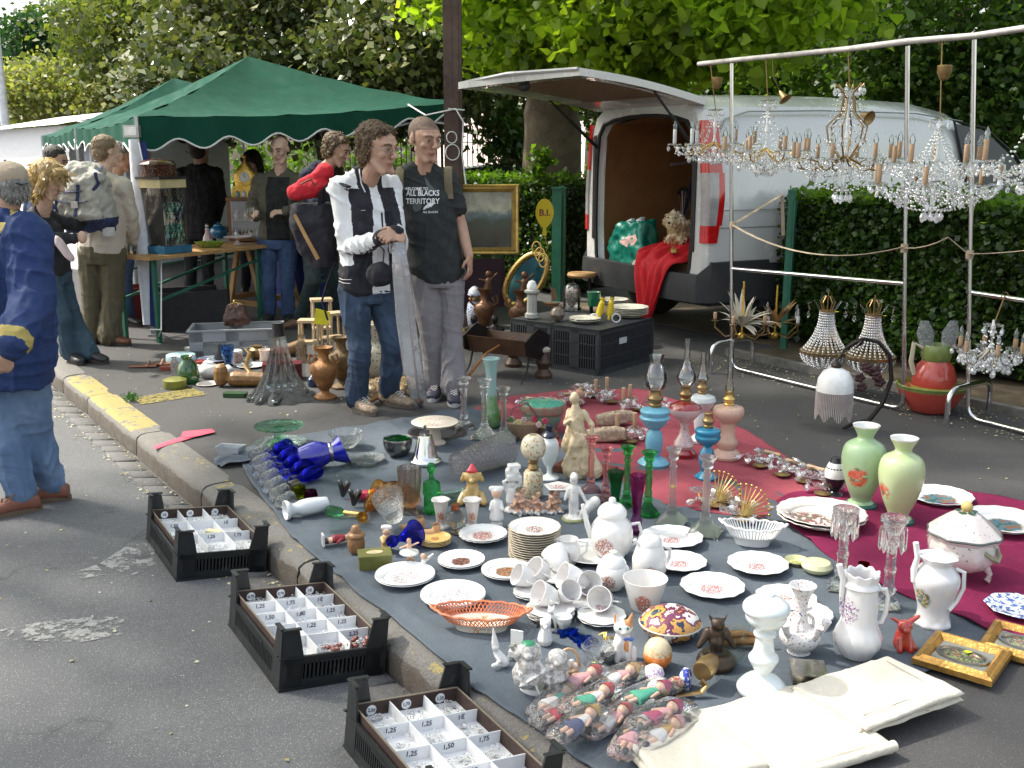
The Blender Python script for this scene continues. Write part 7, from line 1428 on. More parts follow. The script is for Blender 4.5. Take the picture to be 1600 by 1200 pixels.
caps_fig('boy_figurine','white porcelain boy in a cap standing beside a barrow','figurine',896,812,72,[('l',[(.26,0),(.24,.06),(.1,.1)]),('c',(-.05,0,.08),(-.04,0,.4),.05,.07),('c',(.06,0,.08),(.04,0,.4),.05,.07),('c',(0,0,.42),(0,0,.68),.11,.09),('b',(0,0,.84),(.09,.09,.10)),('c',(0,-.04,.91),(0,.02,.93),.09,.08),('c',(-.1,0,.68),(-.18,-.05,.45),.045,.035),('c',(.1,0,.68),(.24,-.08,.42),.045,.035),('c',(.2,-.1,.2),(.42,-.1,.42),.09,.12),('b',(.2,-.12,.12),(.12,.04,.12))],[Wp,M('mossy base',(.25,.27,.12),.4)],lambda c,n:1 if c.z<.07 else 0)
caps_fig('dog_figurine','yellow seated dog money box in a red hat','figurine',738,785,62,[('c',(0,0,.15),(0,0,.4),.2,.16),('b',(0,-.02,.64),(.19,.17,.17)),('c',(0,-.02,.8),(0,0,.92),.14,.05),('c',(-.12,-.1,.3),(-.1,-.2,.06),.07,.08),('c',(.12,-.1,.3),(.1,-.2,.06),.07,.08),('c',(-.2,-.02,.2),(-.28,-.18,.06),.1,.09),('c',(.2,-.02,.2),(.28,-.18,.06),.1,.09),('c',(0,-.15,.6),(0,-.22,.59),.08,.06),('c',(-.19,.02,.7),(-.23,.02,.56),.05,.06),('c',(.19,.02,.7),(.23,.02,.56),.05,.06)],[decor('yellow dog paint',(.55,.36,.12),[(.10,.05,.02),(.2,.1,.04)],(0,0,.05),.3,30,.62),M('red hat glaze',(.55,.01,.03),.15,coat=1)],lambda c,n:1 if c.z>.77 else 0)
# lady statue on its wooden base
l,s,sv=PX(912,738);mb=MB();mb.extr([(-46*s,-16*s,0),(46*s,-16*s,0),(50*s,18*s,0),(-42*s,18*s,0)],(0,0,10*sv));single('statue_base',mb,M('reddish wood',(.13,.045,.03),.35,var=.2),'reddish wooden plinth under the classical lady','plinth',l,R(-24))
caps_fig('lady_statue','cream plaster classical lady leaning on a rock, holding an apple','statue',903,738,126,[('c',(-.02,0,.06),(.02,.02,.42),.17,.11),('c',(.08,0,.08),(.04,.02,.4),.15,.10),('c',(.2,-.05,.05),(.1,0,.3),.10,.08),('c',(.02,0,.44),(-.04,0,.66),.085,.10),('c',(-.04,0,.68),(-.03,-.01,.82),.09,.045),('b',(-.05,-.02,.915),(.062,.07,.078)),('c',(-.12,0,.74),(-.15,-.06,.60),.036,.03),('c',(-.15,-.06,.60),(-.10,-.12,.66),.03,.022),('c',(.06,0,.74),(.15,0,.58),.036,.03),('c',(.15,0,.58),(.17,-.02,.42),.03,.024),('c',(-.12,.05,.3),(-.10,.05,.58),.09,.05),('b',(.0,.03,.94),(.07,.07,.06))]+[('c',(-.14+.05*i,-.12,.04),(-.03+.02*i,-.1,.5),.018,.012)for i in range(8)],[M('aged plaster',(.56,.45,.29),.55,var=.25,sc=10,wear=((.30,.20,.10),.60)),M('plaster hair',(.26,.13,.08),.6)],lambda c,n:1 if c.z>.91 and c.y>-.05 else 0,z=.045,vox=.0045,rz=R(-12),sm=1,disp=.007)
# planter, flowers, apple, tall green vase
lt('planter','ruffled majolica planter with turquoise inside behind the lady','planter',848,675,[(18,0),(20,3),(29,20),(32,30),(35,34),(36,44),(34,45),(30,32),(0,26)],decor('majolica planter',(.30,.17,.12),[(.10,.30,.24),(.08,.26,.20)],(0,0,.12),.16,18,.42),mod=lambda th,r,z:(r*(1+.03*cos(12*th)),z+.004*cos(12*th)),parts={'glaze_inside':([(33.5,44),(29,34),(0,33)],M('turquoise glaze',(.10,.42,.33),.1,coat=1),40)})
lt('brown_apple','shiny brown pottery apple below the planter','ornament',862,695,[(4,0),(10,3),(13,12),(9,22),(2,22),(0,20)],M('brown glazed apple',(.14,.04,.025),.12,coat=1),n=24)
C=G(818,682,.05);fl=[]
t=thing('flower_basket','basket of coloured china flowers left of the planter','china flowers',G(818,684,ZC));mb=MB();mb.loft([((0,0,0),(.05,0,0),(0,.04,0)),((0,0,.06),(.09,0,0),(0,.06,0)),((0,0,.09),(.10,0,0),(0,.06,0))],20);part('basket',mb,M('basket glaze',(.25,.16,.10),.3),t)
mb=MB();mb.tube([(-.09,0,.08),(-.06,0,.17),(.02,0,.2),(.08,0,.12)],.006,6);part('handle',mb,M('basket handle',(.2,.05,.06),.3),t)
for i in range(26):
 mb=MB();c=Vc((RU(-.10,.12),RU(-.06,.04),RU(.05,.12)))
 for k in range(6):a=k*PI/3;mb.ball(c+Vc((.011*cos(a),-.004,.011*sin(a))),(.008,.004,.008),6,4)
 mb.ball(c+Vc((0,-.006,0)),.005,6,4);part('china_flower',mb,[M('fl'+str(k),q,.25)for k,q in enumerate(((.5,.05,.12),(.62,.55,.25),(.6,.45,.42),(.10,.2,.06),(.25,.04,.15),(.65,.6,.55)))][i%6],t)
lt('iridescent_vase','tall iridescent green vase with cut neck at the edge of the red cloth','vase',768,666,[(12,0),(14,3),(15,16),(12,30),(9,46),(8,70),(10,90),(14,104),(13,105),(9,92),(0,80)],decor('iridescent',(.28,.42,.40),[(.10,.22,.06),(.14,.28,.12),(.5,.35,.1)],(0,0,.05),.18,22,.30,rough=.1),n=32)
# clogs, little people
for px,py,rz in((644,832,.5),(668,842,.35)):
 l,s,sv=PX(px,py);mb=MB();mb.caps((-14*s,0,7*s),(8*s,0,8*s),8*s,8*s,14);mb.caps((8*s,0,8*s),(20*s,0,15*s),6*s,2.5*s);mb.caps((-14*s,0,8*s),(-15*s,0,17*s),7*s,7*s)
 me=remesh(mb,.003,2,M('yellow wood clog',(.52,.30,.14),.5,var=.1),name='clog');o=ob('clog',me,None,l);o.rotation_euler=(0,0,rz+PI);tag(o,'small varnished wooden clog, '+('nearer the plates' if px>650 else 'nearer the glass bowl'),'clog','pair of small wooden clogs')
 mb=MB();mb.lathe([(5.5*s,0),(0,.001)],16,(-13*s,0,24.4*s),ell=(1.3,.8));part('opening',mb,M('clog inside',(.16,.08,.04),.8),o)
caps_fig('child_figurine','small plump child figurine in a pale hat by the glass bowl','figurine',605,860,42,[('c',(0,0,.15),(0,0,.45),.2,.18),('b',(0,0,.7),(.15,.15,.16)),('c',(-.1,0,.84),(.1,0,.84),.1,.1),('c',(-.18,0,.45),(-.1,-.2,.35),.07,.06),('c',(.18,0,.45),(.1,-.2,.35),.07,.06)],[m_flesh,M('yellow coat',(.5,.3,.10),.3),Wp],lambda c,n:2 if c.z>.8 else 0 if c.z>.56 else 1)
lt('honey_jar','small brown barrel shaped pot with a carved lid','pot',557,862,[(10,0),(12,2),(14,12),(12,22),(14,24),(13,28),(9,30),(8,34),(5,40),(0,41)],M('honey pottery',(.24,.12,.05),.35,var=.4,sc=30),n=24)
l,s,sv=PX(520,850);t=thing('toppled_figurine','toppled porcelain boy in a dark red jacket lying by his base','figurine',l,R(20));mb=MB();mb.box((-15*s,0,9*s),(3*s,16*s,18*s));part('base',mb,Wp,t)
mb=MB();mb.caps((-12*s,-4*s,6*s),(2*s,-3*s,7*s),3.4*s,4.2*s);mb.caps((-12*s,4*s,6*s),(2*s,3*s,7*s),3.4*s,4.2*s);mb.caps((4*s,0,8*s),(16*s,0,8*s),7*s,6*s);mb.ball((25*s,0,8*s),5.5*s);mb.caps((14*s,-5*s,8*s),(6*s,-12*s,6*s),2.6*s,2.2*s)
me=remesh(mb,.0022,1,[m_flesh,M('dark red coat',(.25,.02,.03),.25),M('black paint gloss',(.01,.01,.01),.15),h_sandy],name='body');paint(me,lambda c,n:2 if c.x<-7*s else 1 if-1*s<c.x<19*s else 3 if c.x>27*s else 0);ob('boy',me,t)
lying('blue_glass_vase','bright blue flared glass vase lying with its wide mouth to the right','vase',(608,868),(650,852),[(7,0),(10,.15),(5,.35),(10,.6),(19,.95),(22,1),(20,1),(9,.6),(0,.4)],g_cob,n=32)
l,s,sv=PX(586,884);t=thing('green_box','small green painted wooden box with cream oval on the lid','box',l,R(12));mb=MB();mb.box((0,0,8.5*sv),(50*s,34*s,17*sv));m_gb=M('olive green paint',(.13,.13,.03),.35,var=.15,wear=((.3,.1,.05),.72));part('box',mb,m_gb,t)
mb=MB();mb.box((0,0,19*sv),(52*s,36*s,4*sv));part('lid',mb,m_gb,t);mb=MB();mb.lathe([(13*s,21.4*sv),(0,21.5*sv)],24,ell=(1,.6));part('cream_oval',mb,M('cream paint',(.5,.42,.25),.4),t)
l,s,sv=PX(580,866);mb=MB();mb.tube([(13*s*cos(a)*.6,0,22*sv+17*sv*sin(a))for a in[i*PI/12 for i in range(24)]],1.5*s,6,close=True);mb.tube([(0,0,4*sv),(0,0,24*sv)],2*s,6);mb.lathe([(8*s,0),(2*s,4*sv)],12);single('glass_ring',mb,g_clear,'upright clear glass ring ornament behind the green box','ornament',l,.2)
caps_fig('ballerina_figurine','porcelain ballerina in a lace tutu before the blue vase','figurine',640,885,46,[('c',(-.05,0,.05),(-.02,0,.45),.045,.06),('c',(.16,0,.1),(.03,0,.45),.05,.06),('l',[(.02,.40),(.32,.44),(.30,.50),(.08,.58)]),('c',(0,0,.55),(0,0,.7),.07,.08),('b',(0,0,.86),(.085,.085,.095)),('c',(-.07,0,.7),(-.28,-.02,.62),.035,.03),('c',(.07,0,.7),(.3,-.02,.8),.035,.03),('l',[(.2,0),(.18,.04),(0,.05)])],[Wp,m_flesh,h_brown],lambda c,n:2 if c.z>.86 and c.y>-.03 else 1 if c.z>.62 or.1<c.z<.38 else 0)
caps_fig('fairy_figurine','tiny seated fairy with pale wings on a green base','figurine',662,892,30,[('l',[(.3,0),(.25,.12),(0,.16)]),('c',(0,0,.2),(0,0,.5),.14,.12),('b',(0,0,.75),.15),('c',(.1,.1,.5),(.45,.15,.8),.1,.05),('c',(-.1,-.1,.2),(-.35,-.2,.15),.08,.06)],[Wp,M('lime base',(.35,.5,.05),.4),m_flesh],lambda c,n:1 if c.z<.16 else 2 if c.z>.6 and c.x<.2 else 0)
# front group
caps_fig('cat_figurine','white and ginger china cat with blue bow, sitting','figurine',972,1030,72,[('c',(0,.04,.16),(0,0,.46),.22,.16),('b',(0,-.03,.68),(.19,.16,.15)),('c',(-.12,-.02,.78),(-.16,-.02,.96),.07,.02),('c',(.12,-.02,.78),(.17,-.02,.96),.07,.02),('c',(-.1,-.14,.4),(-.11,-.17,.06),.065,.06),('c',(.1,-.14,.4),(.11,-.17,.06),.065,.06),('c',(-.2,.05,.16),(-.34,-.06,.08),.1,.06),('c',(-.34,-.06,.08),(-.4,-.14,.2),.05,.045),('c',(.2,.05,.16),(.2,-.12,.06),.1,.08),('b',(0,-.17,.64),(.07,.06,.05))],[m_china,M('ginger glaze',(.55,.24,.09),.15),M('dark grey glaze',(.08,.08,.08),.15)],lambda c,n:1 if(c.x>.02 and c.z>.70 and c.y>-.14)or(c.x<-.14 and c.z>.8)or(.02<c.x<.1 and c.z<.5 and n.y<-.6 and c.z>.25)else 2 if c.x<-.36 else 0,
extra=lambda o,H:[part('eye',MB().ball((q*.075*H,-.175*H,.72*H),(.026*H,.012*H,.03*H),8,6),M('green cat eye',(.02,.25,.2),.1),o)for q in(1,-1)]+[part('bow',MB().ball((.14*H,-.17*H,.50*H),(.06*H,.03*H,.04*H),8,6).ball((.04*H,-.19*H,.51*H),(.05*H,.02*H,.03*H),8,6),M('blue bow',(.08,.16,.5),.3),o)])
caps_fig('pixie_figurine','slim white china pixie with a very tall pointed hat','figurine',778,1042,64,[('c',(.12,0,.12),(-.02,0,.34),.13,.09),('b',(-.05,-.02,.47),(.085,.085,.09)),('c',(-.06,0,.54),(-.1,0,.92),.085,.015),('c',(.16,0,.1),(-.1,-.14,.1),.08,.05),('c',(-.05,-.05,.3),(.05,-.16,.2),.04,.04)],[m_china,m_blk],lambda c,n:1 if c.z>.91 else 0)
l,s,sv=PX(805,1030);t=thing('china_chair','tiny white china chair with a bouquet on its seat','ornament',l,R(-20));mb=MB();mb.box((0,0,10*sv),(18*s,16*s,8*sv));mb.box((0,8*s,26*sv),(20*s,3*s,28*sv));part('seat',mb,m_china,t)
for x,y in((-8,-7),(8,-7),(-8,7),(8,7)):mb=MB();mb.bar((x*s,y*s,0),(x*s,y*s,7*sv),3*s);part('leg',mb,m_china,t)
mb=MB();[mb.ball((RU(-6,6)*s,RU(-6,4)*s,RU(15,22)*sv),3*s,6,4)for _ in range(9)];part('bouquet',mb,M('grey bouquet',(.35,.33,.30),.4),t)
caps_fig('puppy_figurine','white china puppy with black ears behind the grey dog group','figurine',852,1005,44,[('c',(0,0,.15),(0,0,.5),.26,.18),('b',(0,-.05,.72),(.2,.19,.17)),('c',(-.18,0,.78),(-.24,-.02,.56),.07,.06),('c',(.18,0,.78),(.24,-.02,.56),.07,.06),('c',(0,-.2,.66),(0,-.26,.65),.08,.06)],[m_china,M('black glaze',(.01,.01,.01),.1,coat=1)],lambda c,n:1 if abs(c.x)>.17 and c.z>.5 else 0)
caps_fig('lamb_cup','white china egg cup shaped like a lamb between the saucers and the puppy','figurine',872,988,40,[('l',[(.2,0),(.12,.1),(.26,.4),(.3,.62)],(.2,0,0)),('c',(-.2,0,.2),(-.22,0,.6),.16,.12),('b',(-.24,-.04,.84),(.14,.15,.14)),('c',(-.3,0,.9),(-.34,0,1.0),.05,.03),('c',(-.16,0,.9),(-.14,0,1.0),.05,.03)],[m_china])
l,s,sv=PX(845,1078);mb=MB();mb.lathe([(30*s,0),(33*s,3*sv),(32*s,9*sv),(0,10*sv)],36,ell=(1,.72));single('oval_plinth',mb,m_china,'white oval china base under the shaggy dogs','plinth',l)
shag=[('c',(-.25,0,.28),(-.2,-.02,.55),.27,.2),('b',(-.22,-.08,.78),(.19,.18,.17)),('c',(.24,.02,.25),(.26,0,.48),.26,.2),('b',(.28,-.08,.64),(.18,.17,.15)),('c',(-.35,-.05,.8),(-.42,-.06,.62),.08,.06),('c',(-.08,-.05,.8),(-.04,-.06,.62),.08,.06),('c',(.42,-.05,.64),(.46,-.08,.46),.07,.06),('b',(-.22,-.24,.74),(.08,.08,.06)),('b',(.28,-.23,.6),(.08,.08,.06))]+[('c',(RU(-.4,.4),RU(-.25,.0),RU(.12,.6)),(RU(-.45,.45),RU(-.32,-.05),RU(.05,.5)),.05,.02)for _ in range(26)]
caps_fig('dog_pair_figurine','pair of shaggy grey and white china terriers','figurine',845,1076,78,shag,[decor('terrier grey',(.62,.60,.58),[(.34,.32,.30),(.42,.40,.37),(.26,.24,.22)],(0,0,.06),.3,40,.48),M('green cap',(.03,.2,.1),.3)],lambda c,n:1 if c.z>.90 and c.x<0 else 0,z=.035,sm=1)
l,s,sv=PX(887,1062);t=thing('china_flower_basket','ochre china basket with tall handle and white flowers','basket',l,R(15));mb=MB();mb.lathe([(13*s,0),(15*s,2*sv),(19*s,20*sv),(17*s,20*sv),(0,16*sv)],8);part('body',mb,M('ochre basket glaze',(.5,.32,.18),.3,bump=.4,bsc=50),t)
mb=MB();mb.tube([(18*s*cos(a),0,20*sv+26*sv*sin(a))for a in[i*PI/10 for i in range(11)]],2.4*s,8);part('handle',mb,_mc['ochre basket glaze'],t);mb=MB();[mb.ball((RU(-12,12)*s,RU(-8,8)*s,RU(19,28)*sv),4*s,7,5)for _ in range(14)];part('flowers',mb,m_china,t)
for px,py,lb in((889,992,'left'),(914,1004,'right')):
 l,s,sv=PX(px,py);t=thing('star_candle_holder','blue glass star candle holder with clear cup, on the '+lb,'candle holder',l,.3*px,'pair of blue glass stars');mb=MB();mb.lathe([(19*s,0),(20*s,4*sv),(9*s,9*sv),(0,9*sv)],48,mod=lambda th,r,z:(r*(.72+.28*cos(6*th)),z),sm=False);part('star',mb,glass('sky blue glass',(.12,.30,.85),1.45,.35),t);mb=MB();mb.lathe([(9*s,8*sv),(11*s,22*sv),(10*s,22*sv),(8*s,10*sv)],20);part('cup',mb,g_clear,t)
l,s,sv=PX(945,1008);mb=MB()
for i in range(9):a=RU(0,6.28);mb.tube([(0,0,8*s),(8*s*cos(a),8*s*sin(a),18*s),(18*s*cos(a+.4),16*s*sin(a+.4),RU(2,14)*s)],1.6*s,5,flat=.4)
single('gold_ribbon',mb,m_gold,'tangled gold ribbon left of the china cat','ribbon',l)
l,s,sv=PX(928,1034);mb=MB();mb.lathe([(8*s,0),(12*s,4*sv),(28*s,22*sv),(27*s,23*sv),(10*s,6*sv),(0,5*sv)],30,mod=lambda th,r,z:(r*(1+.3*cos(th)),z+.006*cos(5*th)));single('glass_leaf_dish',mb,g_cut,'clear glass leaf dish with a yellow tag between basket and cat','dish',l,.4);sticker(928,1036,.02,'yellow price tag under the glass leaf dish',.011,G(927,1036,.045))
# patterned box, orange ball, eggs, tiny boxes
m_pat=decor('gouda pattern',(.012,.02,.035),[(.65,.62,.58),(.14,.02,.06),(.55,.28,.06),(.02,.03,.06),(.62,.6,.55)],(0,0,.03),.4,17,.30,rough=.15)
lt('pottery_box','oval dark pottery box painted with cream, plum and orange leaves','box',1047,992,[(30,0),(36,3),(46,12),(48,17),(47,19)],m_pat,parts={'lid':([(49,19),(48,22),(38,32),(22,39),(0,42)],m_pat,44),'cream_rim':([(47,18),(49.5,19.5),(48.5,21)],M('cream rim',(.62,.58,.48),.2),44)})
lt('lidded_ball','orange lustre pottery ball with pale landscape lid','jar',1027,1042,[(10,0),(15,2),(22,12),(23,20),(22,22)],M('orange lustre',(.58,.17,.02),.12,coat=1,var=.3,sc=20),parts={'lid':([(22,22),(21,30),(14,39),(5,43),(0,43)],decor('landscape lid',(.60,.50,.32),[(.5,.2,.03),(.35,.3,.15)],(0,0,.04),.06,60,.5))})
for px,py,r,lb in((1021,1062,19,'smooth white china egg nearest the orange ball'),(1028,1084,19,'small white oval trinket box with dotted rim')):lt('china_egg',lb,'egg',px,py,[(9,0),(14,3),(17,10),(14,17),(7,21),(0,22)],rose('egg spray',.03,((.35,.25,.4),(.3,.35,.3)),c=(0,-.03,.03)),'white china eggs',n=28)
for px,py,rz,lb,m in((1055,1085,.3,'tiny black casket with flowered lid',decor('black casket',(.015,.012,.012),[(.5,.4,.2),(.5,.1,.15),(.3,.35,.5)],(0,0,.045),.03,90,.4)),(1070,1072,1.2,'tiny blue and white china shoe box',decor('blue white box',(.70,.70,.74),[(.03,.05,.35),(.05,.1,.4)],(0,0,.03),.05,50,.45))):
 l,s,sv=PX(px,py);mb=MB();mb.loft([((0,0,0),(14*s,0,0),(0,9*s,0)),((0,0,12*sv),(15*s,0,0),(0,10*s,0)),((0,0,20*sv),(13*s,0,0),(0,8*s,0)),((0,0,25*sv),(6*s,0,0),(0,4*s,0))],24,4);single('trinket_box',mb,m,lb,'trinket box',l,rz)
 # brass fitting with fallen glass lamp chimney, bronze bits
t=lying('glass_lamp_shade','pear shaped clear glass lamp shade lying on its brass fitting','lampshade',(1098,1075),(1180,985),[(10,.10),(16,.16),(30,.32),(31,.45),(20,.64),(8,.82),(6,1),(5,1),(7,.8),(28,.42)],g_clear,n=36,parts={'brass_fitting':([(15,-.03),(17,.0),(16,.08),(13,.14),(10,.17)],m_oldb)})
l,s,sv=PX(1076,1088);mb=MB();mb.tube([(-22*s,-4*s,4*s),(0,-2*s,5*s),(20*s,4*s,5*s),(28*s,8*s,14*s),(20*s,10*s,20*s)],6*s,8,flat=.3);single('brass_bracket',mb,m_oldb,'flat brass bracket curling beside the lamp fitting','bracket',l)
caps_fig('bronze_imp','dark bronze winged imp bookend behind the glass shade','figurine',1118,1040,76,[('l',[(.34,0),(.36,.1),(.3,.22),(.26,.26)]),('c',(0,.05,.5),(0,0,.7),.15,.12),('b',(0,-.04,.84),(.13,.13,.12)),('c',(-.1,0,.9),(-.16,0,1.0),.04,.02),('c',(.1,0,.9),(.16,0,1.0),.04,.02),('c',(-.15,.05,.65),(-.32,0,.38),.09,.05),('c',(.15,.05,.65),(.32,0,.38),.09,.05),('c',(0,0,.3),(0,0,.5),.12,.14)],[M('dark bronze',(.06,.04,.028),.4,.5,var=.4,sc=20)])
caps_fig('bronze_boat','small gilt bronze reclining figure in a boat by the opal lamp','figurine',1155,1010,36,[('c',(-.7,0,.2),(.7,0,.25),.2,.2),('c',(.7,0,.25),(1.1,0,.5),.15,.08),('c',(-.7,0,.2),(-1.0,0,.45),.15,.1),('c',(-.4,0,.5),(.2,0,.55),.17,.14),('b',(-.6,0,.7),.16),('c',(.2,0,.55),(.6,0,.45),.12,.08)],[M('gilt bronze',(.30,.15,.06),.4,.6,var=.4,sc=20)])
# dolls in clear bags
m_bagf=film('bag film',(.98,.98,.99),.03,.06,.6,30,1.22)
dc=[((.45,.02,.03),'red'),((.02,.30,.18),'green'),((.62,.30,.32),'pink'),((.60,.58,.56),'white'),((.03,.04,.12),'navy'),((.45,.28,.08),'ochre'),((.35,.02,.10),'crimson')]
def doll(px,py,ang,hat,coat,skirt,i,dz=0):
 l=G(px,py,ZC+.022+dz);s=.98;t=thing('bagged_doll','bagged doll, %s hat and %s dress, %s'%(dc[hat][1],dc[coat][1],DL[i]),'doll',l,R(ang),'costume dolls in clear bags');L=.17
 mb=MB();mb.ball((.055,0,.006),(.021,.019,.018),14,8);mb.caps((-.075,.010,0),(-.03,.009,0),.0062,.0085);mb.caps((-.075,-.010,0),(-.03,-.009,0),.0062,.0085);mb.caps((.03,.014,.002),(.0,.026,.004),.006,.0045);mb.caps((.03,-.014,.002),(.0,-.026,.004),.006,.0045);part('doll_body',mb,m_flesh,t)
 mb=MB();mb.loft([((.036,0,0),(0,.014,0),(0,0,.011)),((.01,0,0),(0,.015,0),(0,0,.013)),((.0,0,0),(0,.016,0),(0,0,.013))],14);part('coat',mb,M('doll '+dc[coat][1],dc[coat][0],.8),t)
 mb=MB();mb.loft([((.002,0,0),(0,.016,0),(0,0,.013)),((-.03,0,0),(0,.030,0),(0,0,.015)),((-.042,0,0),(0,.032,0),(0,0,.013))],18);part('skirt',mb,M('doll '+dc[skirt][1],dc[skirt][0],.8),t)
 mb=MB();mb.lathe([(.024,-.004),(.022,.002),(.017,.012),(.012,.022),(0,.026)],16,(.062,0,.006),ax=Matrix.Rotation(R(78),3,'Y'));part('hat',mb,M('doll '+dc[hat][1],dc[hat][0],.8),t)
 mb=MB();mb.ball((.060,0,-.001),(.020,.023,.020),12,8);part('hair',mb,[h_brown,h_blond,h_dark][i%3],t)
 for q in(1,-1):mb=MB();mb.ball((-.083,q*.011,.004),(.013,.008,.010),10,6);part('shoe',mb,M('doll black',(.01,.01,.01),.3),t)
 mb=MB();mb.ball((.064,-.0,.024),(.0,.0,.0))if 0 else None
 mb=MB();mb.loft([((-.11,0,-.004),(0,.030,0),(0,0,.004)),((-.09,0,.002),(0,.040,0),(0,0,.016)),((-.03,0,.004),(0,.043,0),(0,0,.024)),((.05,0,.005),(0,.040,0),(0,0,.030)),((.09,0,.002),(0,.034,0),(0,0,.018)),((.13,.005,-.004),(0,.030,0),(0,0,.003))],40,2.2)
 me=mb.mesh('plastic_bag',m_bagf,180)
 for v in me.vertices:k=noise.noise(v.co*55+Vc((i,0,0)))*.007+noise.noise(v.co*120)*.003;v.co+=v.co.normalized()*k
 ob('plastic_bag',me,t)
DL=['nearest the kerb','behind the dog group','in the middle of the heap','furthest from the kerb at the back','nearest the fallen lamp fitting','second from the kerb at the front','at the very front','lowest by the towels','beside the folded towel','under the middle ones','between the front pair']
for i,a in enumerate(((868,1095,52,5,1,3),(905,1062,38,0,2,2),(925,1092,42,0,3,1),(965,1058,35,5,2,3),(1010,1085,30,6,1,1),(905,1130,48,5,3,4),(955,1125,45,0,2,3),(990,1150,62,3,4,2),(1030,1118,36,6,2,6),(880,1112,40,3,0,0),(1035,1145,44,2,5,3))):doll(a[0],a[1],a[2],a[3],a[4],a[5],i,.012*(i%3))

# ---------------------------------------------------------------- folded linen
m_linen=M('cream linen',(.62,.57,.47),.9,var=.08,sc=7,bump=.4,bsc=60)
def linen(label,px,py,L,Wd,ang,layers,z0=.018,roll=None,hem=None):
 l=G(px,py,z0);t=thing('folded_linen',label,'linen',l,R(ang),'folded cream linen sheets');h=.009
 for k in range(layers):
  mb=MB();nx,ny=46,34;rows=[];ox,oy=RU(-.008,.008),RU(-.008,.008);sk=RU(-.03,.03)
  for j in range(ny+1):
   row=[]
   for i in range(nx+1):
    u,v=i/nx-.5,j/ny-.5;x=u*L*(1-.012*k)+ox+sk*v*L;y=v*Wd*(1-.012*k)+oy
    e=min(.5-abs(u),.5-abs(v));zz=h*(k+1)-(h*.9*max(0,1-e*26)**2)+.004*noise.noise(Vc((x*6+k,y*6,0)))*(k+1)*.8+.003*max(0,1-abs(noise.noise(Vc((x*9,y*9+k,5))))*5)
    row.append(mb.P((x,y+.004*noise.noise(Vc((x*14,k,0))),zz)))
   rows.append(row)
  for r0,r1 in zip(rows,rows[1:]):mb.ring(r0,r1,False)
  o=part('fold',mb,m_linen,t,180);md=o.modifiers.new('s','SOLIDIFY');md.thickness=.006;md.offset=-1
 if roll:
  mb=MB();mb.tube([(-L*.5,-Wd*.5,h*layers*.5),(0,-Wd*.505,h*layers*.5),(L*.5,-Wd*.5,h*layers*.5)],h*layers*.55,14);part('rolled_edge',mb,m_linen,t)
 if hem:
  mb=MB();z=h*layers+.0015;P_=[(-L*.36,-Wd*.34,z),(L*.38,-Wd*.34,z),(L*.38,Wd*.36,z)];mb.tube([Vc(P_[0]).lerp(Vc(P_[1]),i/20)for i in range(21)]+[Vc(P_[1]).lerp(Vc(P_[2]),i/14)for i in range(1,15)],.0018,5,flat=.5);part('drawn_thread_hem',mb,M('grey thread',(.34,.31,.27),.9),t)
 return t
linen('folded cream linen with drawn thread hem, lying over the others towards the frames',1366,1088,.40,.27,28,3,.045,hem=True)
linen('folded cream linen under the hemmed one, rolled fold towards the pavement',1225,1148,.44,.36,24,3,.020,roll=True)
linen('folded cream linen cut by the bottom of the picture beside the dolls',1080,1190,.30,.26,20,4,.020)
mb=MB();mb.box((0,0,0),(.012,.006,.002));single('laundry_mark',mb,M('red thread',(.4,.02,.04),.9),'tiny red laundry mark on the hemmed linen','laundry mark',G(1448,1110,.05),R(20))

